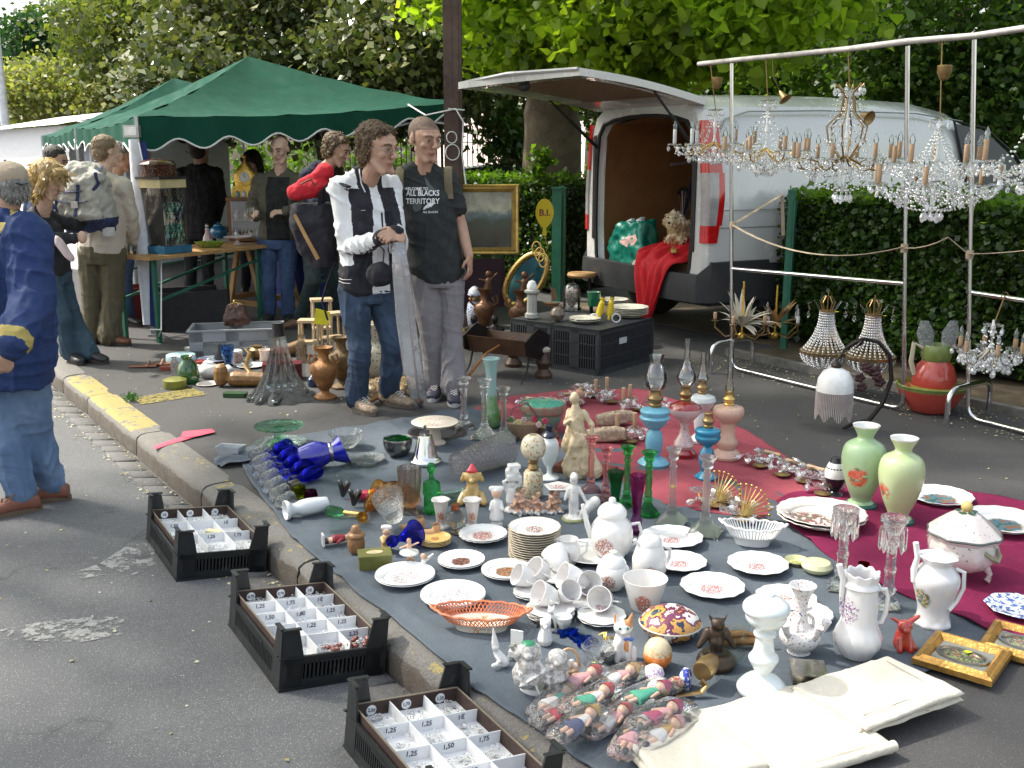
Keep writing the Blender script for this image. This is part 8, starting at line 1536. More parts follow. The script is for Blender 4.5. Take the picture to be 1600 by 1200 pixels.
# ---------------------------------------------------------------- black crates in the gutter
m_crate=M('black crate plastic',(.014,.016,.017),.42,var=.2,sc=5,bump=.12,bsc=40,wear=((.06,.055,.05),.64));m_card=M('white card',(.78,.78,.78),.8,var=.03);m_cardb=M('dark card inside',(.045,.025,.02),.8);m_cardedge=M('card edge',(.22,.18,.13),.8);m_ink=M('blue black ink',(.02,.02,.08),.6)
def crate(label,u0,u1,v0,v1,prices,circ,cols,rows_,seedn):
 c=UV((u0+u1)/2,(v0+v1)/2,-.0995);L,Wd=u1-u0,v1-v0;t=thing('plastic_crate',label,'crate',c,0,'black crates of chandelier drops in the gutter')
 X_=(V+Vc((0,0,-.12))).normalized();Y_=U;Z_=X_.cross(Y_).normalized();t.matrix_world=Matrix.Translation(c)@Matrix((X_,Y_,Z_)).transposed().to_4x4()@Matrix.Rotation(R(-4),4,'Z')
 hx,hy,H,P_=Wd/2,L/2,.105,.20
 mb=MB();mb.box((0,0,.006),(Wd-.01,L-.01,.008));mb.box((0,0,.0),(Wd+.006,L+.006,.008));part('floor',mb,m_crate,t)
 for sx,sy,ln,ax in((0,-1,Wd,0),(0,1,Wd,0),(-1,0,L,1),(1,0,L,1)):
  mb=MB();w=.008;q=(lambda a,z,la,lz,dp=0:mb.box((a,sy*(hy-w/2+dp),z)if ax==0 else(sx*(hx-w/2+dp),a,z),(la,w,lz)if ax==0 else(w,la,lz)))
  n=int((ln-.14)/.0135);q(0,.019,ln-.016,.026);q(0,H-.012,ln-.016,.022);q(0,H+.001,ln-.05,.005,.004);q(0,.004,ln-.03,.006,.004)
  st=ln-.14
  for i in range(n+1):q(-st/2+st*i/n,.062,.0062,.064)
  for sg in(-1,1):q(sg*(ln/2-.045),.06,.05,.062)
  q(0,.085,st*.45,.006,.003);part('side',mb,m_crate,t,25)
 for sx in(-1,1):
  for sy in(-1,1):
   mb=MB();w=.007
   mb.extr([(sx*hx,sy*hy,.0),(sx*(hx-.075),sy*hy,.0),(sx*(hx-.075),sy*hy,H),(sx*(hx-.055),sy*hy,P_-.006),(sx*(hx-.004),sy*hy,P_)],(0,-sy*w,0))
   mb.extr([(sx*(hx+.001),sy*(hy-.001),.0),(sx*(hx+.001),sy*(hy-.075),.0),(sx*(hx+.001),sy*(hy-.075),H),(sx*(hx+.001),sy*(hy-.055),P_-.006),(sx*(hx+.001),sy*(hy-.004),P_)],(-sx*w,0,0))
   mb.box((sx*(hx-.03),sy*(hy-.001),P_+.001),(.058,.016,.005));mb.box((sx*(hx-.001),sy*(hy-.03),P_+.003),(.016,.058,.005))
   mb.box((sx*(hx-.002),sy*hy,H+.003),(.02,.012,.004));part('corner_post',mb,m_crate,t,25)
   # card tray with white partitions
 a,b=hx-.014,hy-.014;bx=thing_child('card_tray',t);z0,z1=.084,.128
 mb=MB();mb.box((0,0,z0),(a*2,b*2,.004));part('tray_floor',mb,m_card,bx)
 mb=MB();mb.box((0,b,(z0+z1)/2),(a*2,.003,z1-z0));mb.box((-a,0,(z0+z1)/2),(.003,b*2,z1-z0));mb.box((a,0,(z0+z1)/2),(.003,b*2,z1-z0));mb.box((0,-b,(z0+z1)/2-.012),(a*2,.003,z1-z0-.024));part('tray_walls',mb,m_cardb,bx)
 mb=MB();mb.box((0,b,z1+.001),(a*2,.0045,.003));mb.box((-a,0,z1+.001),(.0045,b*2,.003));mb.box((a,0,z1+.001),(.0045,b*2,.003));part('tray_edge',mb,m_cardedge,bx)
 hz=.039;mb=MB()
 for i in range(1,cols):mb.box((-a+2*a*i/cols,0,z0+hz/2),(.0025,b*2-.006,hz))
 for j in range(1,rows_):mb.box((0,-b+2*b*j/rows_,z0+hz/2),(a*2-.006,.0025,hz))
 part('partitions',mb,m_card,bx)
 def lab(txt,x,y,z,size,m,rx=90):
  me=textmesh(txt,size,m,0,'price_lettering',.0004);me.transform(Matrix.Translation((x,y,z))@Matrix.Rotation(R(rx),4,'X')@Matrix.Rotation(R(RU(-5,5)),4,'Z'));o=ob('price_lettering',me,bx)
 k=0
 for j in range(rows_-1,0,-1):
  for i in range(cols):
   if k<len(prices)and prices[k]:lab(prices[k],-a+2*a*(i+.5)/cols,-b+2*b*j/rows_-.0022,z0+hz*.6,.020,m_ink)
   k+=1
 for i,tx in enumerate(circ):
  if tx is None:continue
  x=-a+2*a*(i+.5)/cols;mb=MB();mb.lathe([(.0155,0),(0,.0003)],24,(x,b-.0022,z1-.024),ax=Matrix.Rotation(R(90),3,'X'));part('round_price_sticker',mb,m_card,bx);lab(tx,x,b-.0034,z1-.024,.014,m_ink)
  # drops lying in the compartments
 g=random.Random(seedn);mb=MB()
 for j in range(rows_):
  for i in range(cols):
   if g.random()<.12:continue
   cx,cy=-a+2*a*(i+.5)/cols,-b+2*b*(j+.5)/rows_;n=g.randint(12,26)
   for q in range(n):
    x,y=cx+g.uniform(-1,1)*a/cols*.72,cy+g.uniform(-1,1)*b/rows_*.62;zz=z0+.006+g.random()*.014;rr=g.uniform(.004,.0085);mb.ball((x,y,zz),(rr,rr*g.uniform(.6,1.5),rr*.7),6,4)
 o=part('crystal_drops',mb,g_cut,t,10);o['kind']='stuff'
 return t,a,b,z0
def thing_child(name,p):
 o=bpy.data.objects.new(name,None);COL.objects.link(o);o.parent=p;return o
crate('furthest black crate, three small white stickers and a round dish inside',3.84,4.40,1.085,1.445,['1,50',None,'1€',None,'1,25','1,75'],['1€','1€','1€'],3,3,1)
t2_,a2,b2_,z2=crate('middle black crate of priced crystal drops, brown beads at its near end',2.80,3.36,1.085,1.445,['1,25','1,75','1€','1,50','1,80','1,25',None,'1,25','1,25','2,50',None,'2,25'],['0,70','0,80','1€'],3,5,2)
mb=MB();g=random.Random(4)
for q in range(26):mb.ball((g.uniform(-.02,a2*.92),-b2_+.015+g.random()*.05,z2+.008+g.random()*.02),(.010,.009,.008),8,6)
o=part('brown_beads',mb,M('brown agate beads',(.22,.05,.03),.12,coat=1,var=.4,sc=60),t2_);o['kind']='stuff'
crate('nearest black crate of priced crystal drops, cut by the picture bottom',1.86,2.42,1.085,1.445,['1,25','1,25','1€','1,25','1,50','1,75',None,'1,25',None],['2,50','1,75','1,25'],3,4,3)
lt('glass_disc','round glass dish standing in the back corner of the furthest crate','dish',270,838,[(18,0),(18,2),(0,3)],g_clear,z=.02)
mb=MB();mb.box((0,0,0),(.07,.03,.02));single('price_card',mb,M('cream card',(.70,.62,.38),.8),'cream folded price card in the furthest crate','card',G(335,832,.0),R(-15))
# grey tub on the cloth corner
l,s,sv=PX(360,712,.004);mb=MB();c=[(-20,-10),(20,-12),(22,12),(-20,12)];lo=[mb.P((x*s*.8,y*s*.8,0))for x,y in c];hi=[mb.P((x*s,y*s,.055))for x,y in c];ih=[mb.P((x*s*.94,y*s*.94,.053))for x,y in c];il=[mb.P((x*s*.76,y*s*.76,.006))for x,y in c]
mb.ring(lo,hi);mb.ring(hi,ih);mb.ring(ih,il);mb.F_(*lo[::-1]);mb.F_(*il);o=single('plastic_tub',mb,M('pale grey plastic',(.42,.44,.46),.5),'small pale grey plastic tub on the kerb side behind the glassware','tub',l,R(-10),ang=30)
l=G(385,712,.03);mb=MB();rows=[]
for j in range(9):rows.append([mb.P((-.16+.035*i+.01*sin(j*2.),-.08+.02*j,.03+.02*sin(i*1.3+j)*(1-abs(j-4)/5)-(.02 if i in(0,8)else 0)))for i in range(9)])
for r0,r1 in zip(rows,rows[1:]):mb.ring(r0,r1,False)
o=single('crumpled_cloth',mb,_mc['blue grey felt']if 'blue grey felt' in _mc else M('slate cloth',(.06,.075,.10),.95),'crumpled corner of slate cloth beside the grey tub','cloth',l-Vc((0,0,.03)),R(30),ang=180);md=o.modifiers.new('s','SOLIDIFY');md.thickness=.005;md=o.modifiers.new('b','SUBSURF');md.levels=md.render_levels=2

# ================================================================ chrome frames and chandeliers
m_chr=M('chrome tube',(.72,.72,.73),.12,1,var=.08,sc=4);m_bat=M('weathered white batten',(.46,.43,.40),.6,var=.25);m_strap=M('beige webbing',(.42,.33,.24),.85,var=.15)
YR=lambda px:(lambda d:(5.73/(.571+.821*(px-800)/F*1.03)))(0)
def arc(p,n=6):
 """round the inner corners of a polyline"""
 P_=[Vc(q)for q in p];o=[P_[0]]
 for a,b,c in zip(P_,P_[1:],P_[2:]):
  r=min(.09,(a-b).length*.45,(c-b).length*.45);s,e=b+(a-b).normalized()*r,b+(c-b).normalized()*r
  o+=[s*(1-t)**2+b*2*t*(1-t)+e*t*t for t in[i/n for i in range(n+1)]]
 return o+[P_[-1]]
b1g,b2g,b3g=G(1143,574,.02),G(1412,640,.02),G(1512,652,.02)
t1g,t2g,t3g=A(1143,99,b1g.y+.02),A(1418,72,b2g.y),A(1522,62,b3g.y)
def rack(label,base,parts_):
 t=thing('chrome_rack',label,'frame',base,0,'chrome frames hung with chandeliers')
 for n_,pts,r,m in parts_:mb=MB();mb.T=Matrix.Translation(-base);mb.tube(arc(pts),r,10);part(n_,mb,m,t)
def foot(p,k=1):a=V*.22;h=Vc((0,0,.20));z=Vc((0,0,p.z-.02));return('foot_loop',[p-a-z,p-a+h-z,p+a+h-z,p+a-z],.016,m_chr)
rack('tall chrome tube frame carrying the left and middle chandeliers',b1g,[('upright',[t1g,b1g,b1g.lerp(b2g,.5)],.0135,m_chr),('upright',[t2g,b2g,b2g.lerp(b1g,.5)],.0135,m_chr),('middle_rail',[A(1145,420,b1g.y),A(1413,443,b2g.y)],.014,m_chr),foot(b1g)])
b4g=G(1660,690,.02);t4g=A(1670,40,b4g.y)
rack('second chrome tube frame at the right edge of the picture',b3g,[('upright',[t3g,b3g,b3g.lerp(b4g,.5)],.0135,m_chr),('upright',[t4g,b4g,b4g.lerp(b3g,.5)],.016,m_chr),('middle_rail',[A(1518,457,b3g.y),A(1660,478,b4g.y)],.014,m_chr),foot(b3g)])
mb=MB();mb.tube([A(1092,100,7.95),t1g+Vc((0,0,.02)),A(1330,76,6.6),t2g+Vc((0,0,.025))],.017,10);mb.tube([A(1330,76,6.58),t2g+Vc((0,-.02,.025)),t3g+Vc((0,0,.02)),t4g+Vc((0,0,.02))],.018,10);single('top_pole',mb,m_bat,'long pale pole laid along the top of both chrome frames','pole')
def sag(a,b,d,n=12):return[a.lerp(b,i/n)+Vc((0,0,-d*4*(i/n)*(1-i/n)))for i in range(n+1)]
mb=MB();mb.tube(sag(A(1146,352,b1g.y-.03),A(1413,386,b2g.y-.03),.12),.018,6,flat=.25);mb.tube(sag(A(1146,350,b1g.y-.03),A(1222,304,8.2),.0,3),.016,6,flat=.25);mb.tube(sag(A(1413,388,b2g.y-.03),A(1482,371,6.0),.02,4),.018,6,flat=.25);mb.tube(sag(A(1516,397,b3g.y-.03),A(1660,384,5.2),.01,4),.014,6,flat=.25);mb.tube([A(1482,371,6.0),A(1514,398,b3g.y)],.003,5);mb.tube([A(1222,306,8.18),A(1224,368,8.18)],.014,6,flat=.25)
for p in(A(1145,352,b1g.y-.01),A(1413,388,b2g.y-.01),A(1515,398,b3g.y-.01)):mb.lathe([(.021,-.025),(.024,0),(.021,.025)],10,p)
single('webbing_strap',mb,m_strap,'sagging beige webbing strap tied between the frame posts and the green post','strap')
m_sleeve=M('candle sleeve',(.50,.33,.20),.6,var=.12,sc=30);m_sleevew=M('white candle sleeve',(.75,.74,.72),.5);g_bulb=g_thin;_ms={}
m,nt,out=nm('sparkling crystal');fin(nt,out,N(nt,'MixShader',i0=.30,i1=N(nt,'MixShader',i0=.3,i1=N(nt,'BsdfGlass',Roughness=.0,IOR=1.5),i2=N(nt,'BsdfTransparent')),i2=N(nt,'BsdfGlossy',Color=(1,1,1),Roughness=.08)));g_sp=m
def shared(key,fn):
 if key not in _ms:_ms[key]=fn()
 return _ms[key]
def dropm():
 mb=MB();mb.lathe([(0,0),(.010,-.006),(.017,-.024),(.013,-.040),(0,-.050)],8,sm=False);mb.ball((0,0,.006),.006,6,5);return mb.mesh('pendant',g_sp,20)
def ringm():
 mb=MB();mb.lathe([(.012,0),(.045,-.004),(.052,.006),(.050,.007),(.012,.003)],20,mod=sc_mod(10,.05),sm=False);return mb.mesh('drip_pan',g_cut,30)
def beads(mb,a,b,sg,n,r=.0065):
 for i in range(n+1):t=i/n;mb.ball(Vc(a).lerp(Vc(b),t)+Vc((0,0,-sg*4*t*(1-t))),r,6,4)
def candle(t,p,h,sm_,bulb=True,r=.0135):
 mb=MB();mb.lathe([(r*.7,0),(r,.008),(r,h),(r*.6,h+.003)],12,p,sm=False);c=part('candle',mb,sm_,t)
 if bulb:mb=MB();mb.lathe([(r*.8,h),(r*1.25,h+.018),(r*1.1,h+.034),(r*.4,h+.055),(0,h+.066)],12,p,sm=False);part('bulb',mb,g_bulb,c)
def chandelier(label,hook,hub,Y,r,n,metal,drop=.0,tiers=1,cup=True,sleeves=None,ch=.075,a0=.3,lyre=False,armm=None,nb=10,low=.09,top=.22):
 """hub: photo pixel of the arm ring's height; r arm radius in metres"""
 c=A(hub[0],hub[1],Y);hk=A(hook[0],hook[1],Y);t=thing('chandelier',label,'chandelier',c,0,'crystal chandeliers hung from the frames');hz=hk.z-c.z;hx=hk.x-c.x
 mb=MB();mb.tube([(hx,0,hz),(0,0,top)],.0035,6);mb.tube([(hx+.02*sin(a),0,hz+.02*cos(a))for a in[i*.6 for i in range(9)]],.003,5);part('hanging_wire',mb,m_oldb,t)
 if cup:mb=MB();z=top+(hz-top)*.62;mb.lathe([(.006,z-.05),(.022,z-.045),(.038,z-.01),(.042,z+.03),(.038,z+.033),(0,z+.03)],18,sm=False);part('ceiling_cup',mb,m_oldb,t)
 mb=MB();mb.lathe([(0,-low),(.010,-low+.01),(.020,-low*.4),(.008,-.01),(.02,.02),(.007,.05),(.012,.10),(.018,.14),(.006,.18),(.013,top-.01),(.005,top)],16);part('stem',mb,g_sp if int(hub[0])%2==0 else metal,t)
 g=random.Random(int(hub[0]));am=armm or metal;dm=shared('drop',dropm);rm=shared('ring',ringm);bd=MB();k=0
 def pend(x,y,z,s=1.0,par=t):
  nonlocal k
  if k>95:return
  k+=1;o=ob('pendant',dm,par,(x,y,z));o.scale=(s,s,s*g.uniform(.8,1.3));o.rotation_euler=(0,0,g.uniform(0,3))
 for ti in range(tiers):
  rr=r*(1-.30*ti);z0=.12*ti;m_=n if ti==0 else max(4,n-2)
  for i in range(m_):
   a=a0+2*PI*(i+.5*ti)/m_;d=Vc((cos(a),sin(a),0));mb=MB();tip=d*rr+Vc((0,0,z0+.0))
   mb.tube([Vc((0,0,z0+.02)),d*rr*.3+Vc((0,0,z0-.03)),d*rr*.62+Vc((0,0,z0-.075)),d*rr*.9+Vc((0,0,z0-.06)),tip+Vc((0,0,-.01))],[.006,.0055,.005,.0045,.0045],8);mb.tube([d*rr*.55+Vc((0,0,z0-.07)),d*rr*.55+Vc((0,0,z0-.02)),d*rr*.75+Vc((0,0,z0+.0)),d*rr*.72+Vc((0,0,z0-.03))],.004,6)
   ar=part('arm',mb,am,t);o=ob('drip_pan',rm,ar,tip);candle(ar,tip+Vc((0,0,.004)),ch*g.uniform(.9,1.1),(sleeves[i%len(sleeves)]if sleeves else m_sleeve))
   for j in range(3):q=a+2.1*j;pend(tip.x+.045*cos(q),tip.y+.045*sin(q),z0-.010,.75,t)
   pend(tip.x*.62,tip.y*.62,z0-.09,1.0)
   a2=a0+2*PI*(i+1+.5*ti)/m_;d2=Vc((cos(a2),sin(a2),0));beads(bd,tip+Vc((0,0,-.015)),d2*rr+Vc((0,0,z0-.015)),.055,nb);beads(bd,Vc((0,0,top*.85)),tip*.9+Vc((0,0,-.02)),.05,nb)if ti==tiers-1 else None
   beads(bd,tip+Vc((0,0,-.02)),(0,0,-low+.02),.05,nb);beads(bd,d2*rr*.75+Vc((0,0,z0-.03)),tip*.75+Vc((0,0,-.03)),.07,nb);beads(bd,tip*.45,(0,0,top*.9),-.02,nb)
   for j in range(26):q=g.uniform(0,6.28);u_=g.uniform(.15,1.)**.6;bd.ball((rr*u_*cos(q),rr*u_*sin(q),z0-.02-g.random()*(.05+.09*(1-u_))),g.uniform(.005,.011),6,4)
 for i in range(9):a=i*.7;pend(.05*cos(a),.05*sin(a),-low+.0,1.0);
 for i in range(6):a=i*1.05;pend(.055*cos(a),.055*sin(a),top-.01,.7)
 mb=MB();mb.lathe([(.008,top-.004),(.05,top+.004),(.055,top+.012),(.01,top+.004)],18,mod=sc_mod(8,.1),sm=False);part('crown',mb,g_cut,t)
 mb=MB();mb.ball((0,0,-low-.03),.022,12,8);mb.tube([(0,0,-low),(0,0,-low-.02)],.003,5);part('bottom_ball',mb,g_cryst,t)
 if lyre:
  for i in range(6):
   a=i*PI/3;d=Vc((cos(a),sin(a),0));mb=MB();mb.tube([d*.02+Vc((0,0,-.02)),d*.11+Vc((0,0,.10)),d*.13+Vc((0,0,.2)),d*.05+Vc((0,0,.28)),d*.03+Vc((0,0,.40)),d*.09+Vc((0,0,.46))],.0055,7);part('scroll',mb,metal,t);pend(*(d*.09+Vc((0,0,.44))),.9);pend(*(d*.12+Vc((0,0,.12))),.9)
   beads(bd,d*.08+Vc((0,0,.42)),d*.12+Vc((0,0,.16)),-.01,8)
 part('bead_chains',bd,g_sp,t,10)['kind']='stuff'
 return t
W2=[m_sleevew,m_sleevew,m_sleevew,m_sleeve,m_sleeve]
chandelier('crystal chandelier nearest the open van, with some white candles',(1110,100),(1116,226),7.75,.29,6,m_brass,sleeves=W2,a0=2.9,ch=.10,top=.24)
chandelier('low brass chandelier with small bowl of crystals, second from the van',(1196,86),(1196,236),7.3,.30,8,m_brass,a0=.2,cup=False,top=.33,ch=.09,low=.12)
chandelier('biggest chandelier with tall lyre shaped brass scrolls',(1325,76),(1320,248),6.7,.33,8,m_oldb,cup=False,lyre=True,top=.42,ch=.095,low=.22,a0=.25)
chandelier('two tier glass arm chandelier with brass ceiling cup',(1472,64),(1460,288),6.05,.345,7,m_oldb,tiers=2,armm=g_cryst,ch=.10,top=.36,low=.16,a0=.6,nb=14)
chandelier('glass chandelier cut off by the edge of the picture',(1610,55),(1612,252),5.5,.26,6,m_oldb,armm=g_cryst,ch=.105,top=.26,cup=False,low=.12,a0=.1,nb=12)
for px,py,Y,rx,lb in((1218,142,7.2,R(150),'small brass ceiling cone tipped on its wire beside the second chandelier'),(1345,178,6.6,R(115),'dark brass bell cup dangling beside the biggest chandelier')):
 c=A(px,py,Y);mb=MB();mb.lathe([(.006,0),(.012,.01),(.03,.06),(.048,.075),(.046,.077),(.0,.03)],20,ax=Matrix.Rotation(rx,3,'X')@Matrix.Rotation(.5,3,'Y'));mb.tube([(0,0,0),(-.05,0,.10),(-.06,0,.2)],.002,5);single('ceiling_cup',mb,m_oldb,lb,'ceiling cup',c,0,'loose brass ceiling cups')
for px,py,Y,w in((1266,276,6.9,'hanging between the second and biggest chandeliers'),(1537,348,5.9,'low on the two tier chandelier')):sticker(0,0,0,'yellow price tag '+w,.02,A(px,py,Y));
# leaf chandeliers standing or hanging low
def leafch(label,px,py,Y,mat,n,H,white,rz=0):
 c=A(px,py,Y);t=thing('leaf_chandelier',label,'chandelier',c,rz,'low leaf chandeliers');g=random.Random(px);mb=MB();mb.tube([(0,0,-.12),(0,0,H*.8)],.008,8);mb.ball((0,0,-.12),.03,10,8);part('stem',mb,m_gold,t)
 for i in range(n):
  a=g.uniform(0,6.28);tl=g.uniform(.3,1.2);d=Vc((cos(a),sin(a),0));L=H*g.uniform(.5,.95);pts=[Vc((0,0,-.05))+d*L*sin(tl)*q+Vc((0,0,L*cos(tl)*q-.12*q*q*sin(tl)))for q in(0,.25,.5,.75,1)]
  mb=MB();mb.tube(pts,[.004,.015,.023,.015,.001],6,flat=.2);part('leaf',mb,mat,t)
 for i in range(5):
  a=i*1.256+.4;d=Vc((cos(a),sin(a),0));mb=MB();mb.tube([Vc((0,0,-.1)),d*.12+Vc((0,0,-.13)),d*.2+Vc((0,0,-.06)),d*.2+Vc((0,0,-.02))],.006,7);mb.lathe([(.008,-.02),(.028,-.012),(.03,-.008),(0,-.01)],10,d*.2,sm=False);ar=part('arm',mb,m_oldb,t);candle(ar,d*.2,.05,m_sleevew if white else m_sleeve,white)
m_wleaf=M('cream painted leaf',(.60,.55,.45),.5,var=.15,wear=((.3,.2,.1),.66))
leafch('cream painted leaf chandelier hanging low on the chrome frame',1160,500,7.55,m_wleaf,42,.36,False);leafch('gilded wheat leaf chandelier behind the cream one',1212,500,7.85,M('gilt leaf',(.50,.33,.15),.4,.5,var=.3),22,.34,True)
def bagch(label,px,py,Y,tagz):
 c=A(px,py,Y);t=thing('basket_chandelier',label,'chandelier',c,0,'pair of beaded basket chandeliers');bd=MB()
 for i in range(26):
  a=i*2*PI/26;d=Vc((cos(a),sin(a),0))
  for j in range(17):q=j/16;rr=.045+.105*q**2.2;bd.ball(d*rr+Vc((0,0,.16-.26*q)),.0075,6,4)
  for j in range(1,10):q=j/10;bd.ball(d*.155*cos(q*1.4)+Vc((0,0,-.115-.10*sin(q*1.5))),.008,6,4)
 part('bead_strings',bd,g_sp,t,10)['kind']='stuff'
 for z,r in((.165,.045),(-.105,.158)):mb=MB();mb.lathe([(r-.004,z-.008),(r+.004,z-.008),(r+.006,z+.008),(r-.004,z+.008)],36,sm=False);part('brass_ring',mb,m_oldb,t)
 mb=MB();mb.tube([(0,0,.17),(0,0,.30)],.004,6)
 for i in range(5):a=i*1.256;mb.tube([(.03*cos(a),.03*sin(a),.17),(.05*cos(a),.05*sin(a),.23),(.02*cos(a),.02*sin(a),.27)],.004,6)
 part('crown',mb,m_oldb,t)
 for q in(1,-1):mb=MB();mb.tube([(q*.04,0,.16),(q*.09,0,.24),(q*.13,0,.22),(q*.12,0,.18)],.006,7);mb.lathe([(0,0),(.012,.02),(.010,.04),(0,.05)],8,(q*.125,0,.12),sm=False);part('crystal_arm',mb,g_cryst,t)
 sticker(0,0,0,tagz,.016,c+Vc((.01,-.17,.19)))
bagch('beaded basket chandelier with brass bands, left of the pair',1290,525,6.75,'yellow price tag on the left basket chandelier');bagch('beaded basket chandelier behind the black lamp stand',1362,532,6.6,'yellow price tag on the right basket chandelier')
t=chandelier('small cream chandelier with pendants hanging at the right edge',(1570,462),(1548,548),5.75,.17,6,m_wleaf,cup=False,top=.14,ch=.06,low=.06,nb=4);t['group']='low chandeliers'
# fringed lamp, black floral stand
l=G(1338,672,0);t=thing('bronze_lamp','dark bronze flowering branch lamp with white shade and bead fringe','lamp',l);s=mpp(l);sx=-38*s;m_bl=M('blackened bronze',(.025,.018,.018),.4,.5,var=.3)
mb=MB();mb.tube([(.02,0,.0),(.07,0,.06),(.14,0,.16),(.18,0,.30),(.16,0,.44),(.09,0,.52),(0,0,.54),(-.06,0,.52)],[.014,.014,.013,.013,.012,.012,.01,.008],10);mb.tube([(.0,.02,.0),(.06,0,.03),(.10,-.04,.0)],.012,8);mb.tube([(-.07,.03,.0),(.0,0,.05),(.07,.0,.06)],.010,8);mb.tube([(-.06,0,.52),(-.11,0,.46),(-.15,0,.40)],.007,8);part('branch',mb,m_bl,t)
for i in range(9):mb=MB();c=Vc((RU(-.02,.12),RU(-.03,.03),RU(.24,.38)));[mb.ball(c+Vc((.016*cos(a),-.008,.016*sin(a))),(.016,.006,.014),8,5)for a in(0,1.25,2.5,3.8,5)];part('metal_rose',mb,M('dark rose metal',(.07,.03,.03),.4,.4),t)
for i in range(3):mb=MB();mb.tube([(-.12+.03*i,0,.47),(-.06+.03*i,0,.52),(.0,0,.54)],[.002,.022,.004],8,flat=.3);part('metal_leaf',mb,m_bl,t)
mb=MB();z0=.235;mb.lathe([(.105,z0),(.104,z0+.02),(.098,z0+.07),(.072,z0+.115),(.03,z0+.135),(.02,z0+.14)],36,(sx,0,0));sh=part('shade',mb,M('white glass shade',(.78,.78,.76),.25),t)
mb=MB();mb.lathe([(.026,z0+.135),(.03,z0+.15),(.012,z0+.175),(0,z0+.18)],16,(sx,0,0));part('holder',mb,m_bl,sh);mb=MB()
for i in range(64):a=i*PI/32;mb.tube([(sx+.103*cos(a),.103*sin(a),z0),(sx+.103*cos(a),.103*sin(a),z0-.15-.02*cos(a*8))],.0028,4)
o=part('bead_fringe',mb,M('pink grey beads',(.50,.44,.42),.25),sh)
# melon jug and basin
m_mel=decor('melon glaze',(.50,.07,.05),[(.5,.07,.05),(.50,.40,.12)],(0,0,.1),.01,10);m_melg=M('olive green glaze',(.20,.25,.07),.2,var=.2)
l,s,sv=PX(1452,640,.01);t=thing('wash_basin','wide pottery basin glazed red and green like a melon','basin',l);mb=MB();mb.lathe([(30*s,0),(34*s,4*sv),(46*s,22*sv),(51*s,34*sv)],40);part('bowl',mb,m_mel,t);mb=MB();mb.lathe([(50*s,33*sv),(53*s,40*sv),(50*s,41*sv),(40*s,22*sv),(0,8*sv)],40);part('green_rim',mb,m_melg,t);mb=MB();mb.lathe([(29*s,0),(33.5*s,4*sv),(37*s,9*sv)],40,cap=False,sm=False);part('green_foot',mb,m_melg,t)
l2=l+Vc((.02,.02,24*sv));t=thing('water_jug','round red melon pottery jug with green neck in the basin','jug',l2);mb=MB();mb.lathe([(24*s,0),(32*s,8*sv),(33*s,26*sv),(27*s,44*sv),(20*s,52*sv)],36);part('body',mb,m_mel,t);mb=MB();mb.lathe([(20*s,51*sv),(23*s,58*sv),(22*s,72*sv),(20*s,76*sv),(19*s,70*sv),(0,60*sv)],32);part('neck',mb,m_melg,t);mb=MB();mb.lathe([(27*s,2*sv),(32.6*s,7*sv),(33.5*s,14*sv)],32,cap=False,sm=False);part('yellow_band',mb,M('yellow green glaze',(.45,.42,.08),.2),t);mb=MB();mb.tube([(-20*s,0,70*sv),(-36*s,0,78*sv),(-38*s,0,50*sv),(-31*s,0,30*sv)],4*s,8);part('handle',mb,M('cream glaze',(.6,.55,.4),.2),t)
for q,a in((-14,.2),(14,-.15)):mb=MB();mb.loft([((q*s,0,60*sv),(8*s,0,0),(0,4*s,0)),(((q*1.4)*s,0,95*sv),(14*s,0,0),(0,4*s,0)),(((q*1.6)*s,0,112*sv),(6*s,0,0),(0,2*s,0))],14);single('bubble_wrap',mb,film('bubble wrap',(.93,.94,.96),.12,.1,1.,60),'bubble wrapped glass standing in the melon jug, '+('left' if q<0 else 'right'),'wrapped glass',l2,0,'wrapped glasses in the jug')
# sconces and crystals on the red cloth
def sconce(label,px,py,rz,kind,z=.03,n=2):
 l=G(px,py,z);t=thing('crystal_sconce',label,'wall light',l,R(rz),'crystal wall lights on the red cloth');g=random.Random(px);dm=shared('drop',dropm);rm=shared('ring',ringm)
 mb=MB();mb.lathe([(.035,0),(.04,.006),(.01,.014),(0,.015)],16,sm=False);part('wall_plate',mb,m_oldb,t)
 for i in range(n):
  x=(i-(n-1)/2)*.10;mb=MB();mb.tube([(0,0,.01),(x*.5,.03,.02),(x,.07,.015),(x,.09,.045)],.005,7);ar=part('arm',mb,g_cryst if kind!='fan' else m_brass,t);o=ob('drip_pan',rm,ar,(x,.09,.05));o.scale=(.8,.8,.8)
  if kind=='up':candle(ar,Vc((x,.09,.052)),.085,m_sleeve,False,.012)
  if kind=='lie':mb=MB();mb.tube([(x,.09,.05),(x+.085,.07,.045)],.0115,10);part('candle',mb,m_sleeve,ar)
 if kind=='fan':
  for i in range(11):a=-.3+i*.19;mb=MB();mb.tube([(0,0,.02),(.075*cos(a),.02,.02+.075*sin(a)),(.125*cos(a),.03,.02+.125*sin(a))],[.004,.003,.002],6);mb.ball((.13*cos(a),.03,.02+.13*sin(a)),.007,6,5);part('ray',mb,m_brass,t)
 for i in range(12):a=g.uniform(0,6.28);q=g.uniform(.03,.12);o=ob('pendant',dm,t,(q*cos(a),.05+q*sin(a)*.6,g.uniform(.015,.07)));o.rotation_euler=(g.uniform(.8,1.6),g.uniform(-.5,.5),g.uniform(0,6));o.scale=(.8,.8,.9)
 bd=MB();[beads(bd,(g.uniform(-.09,.09),g.uniform(0,.1),.04),(g.uniform(-.09,.09),g.uniform(0,.1),.03),.015,9,.0055)for _ in range(5)];part('bead_chains',bd,g_cryst,t,180)['kind']='stuff';return t
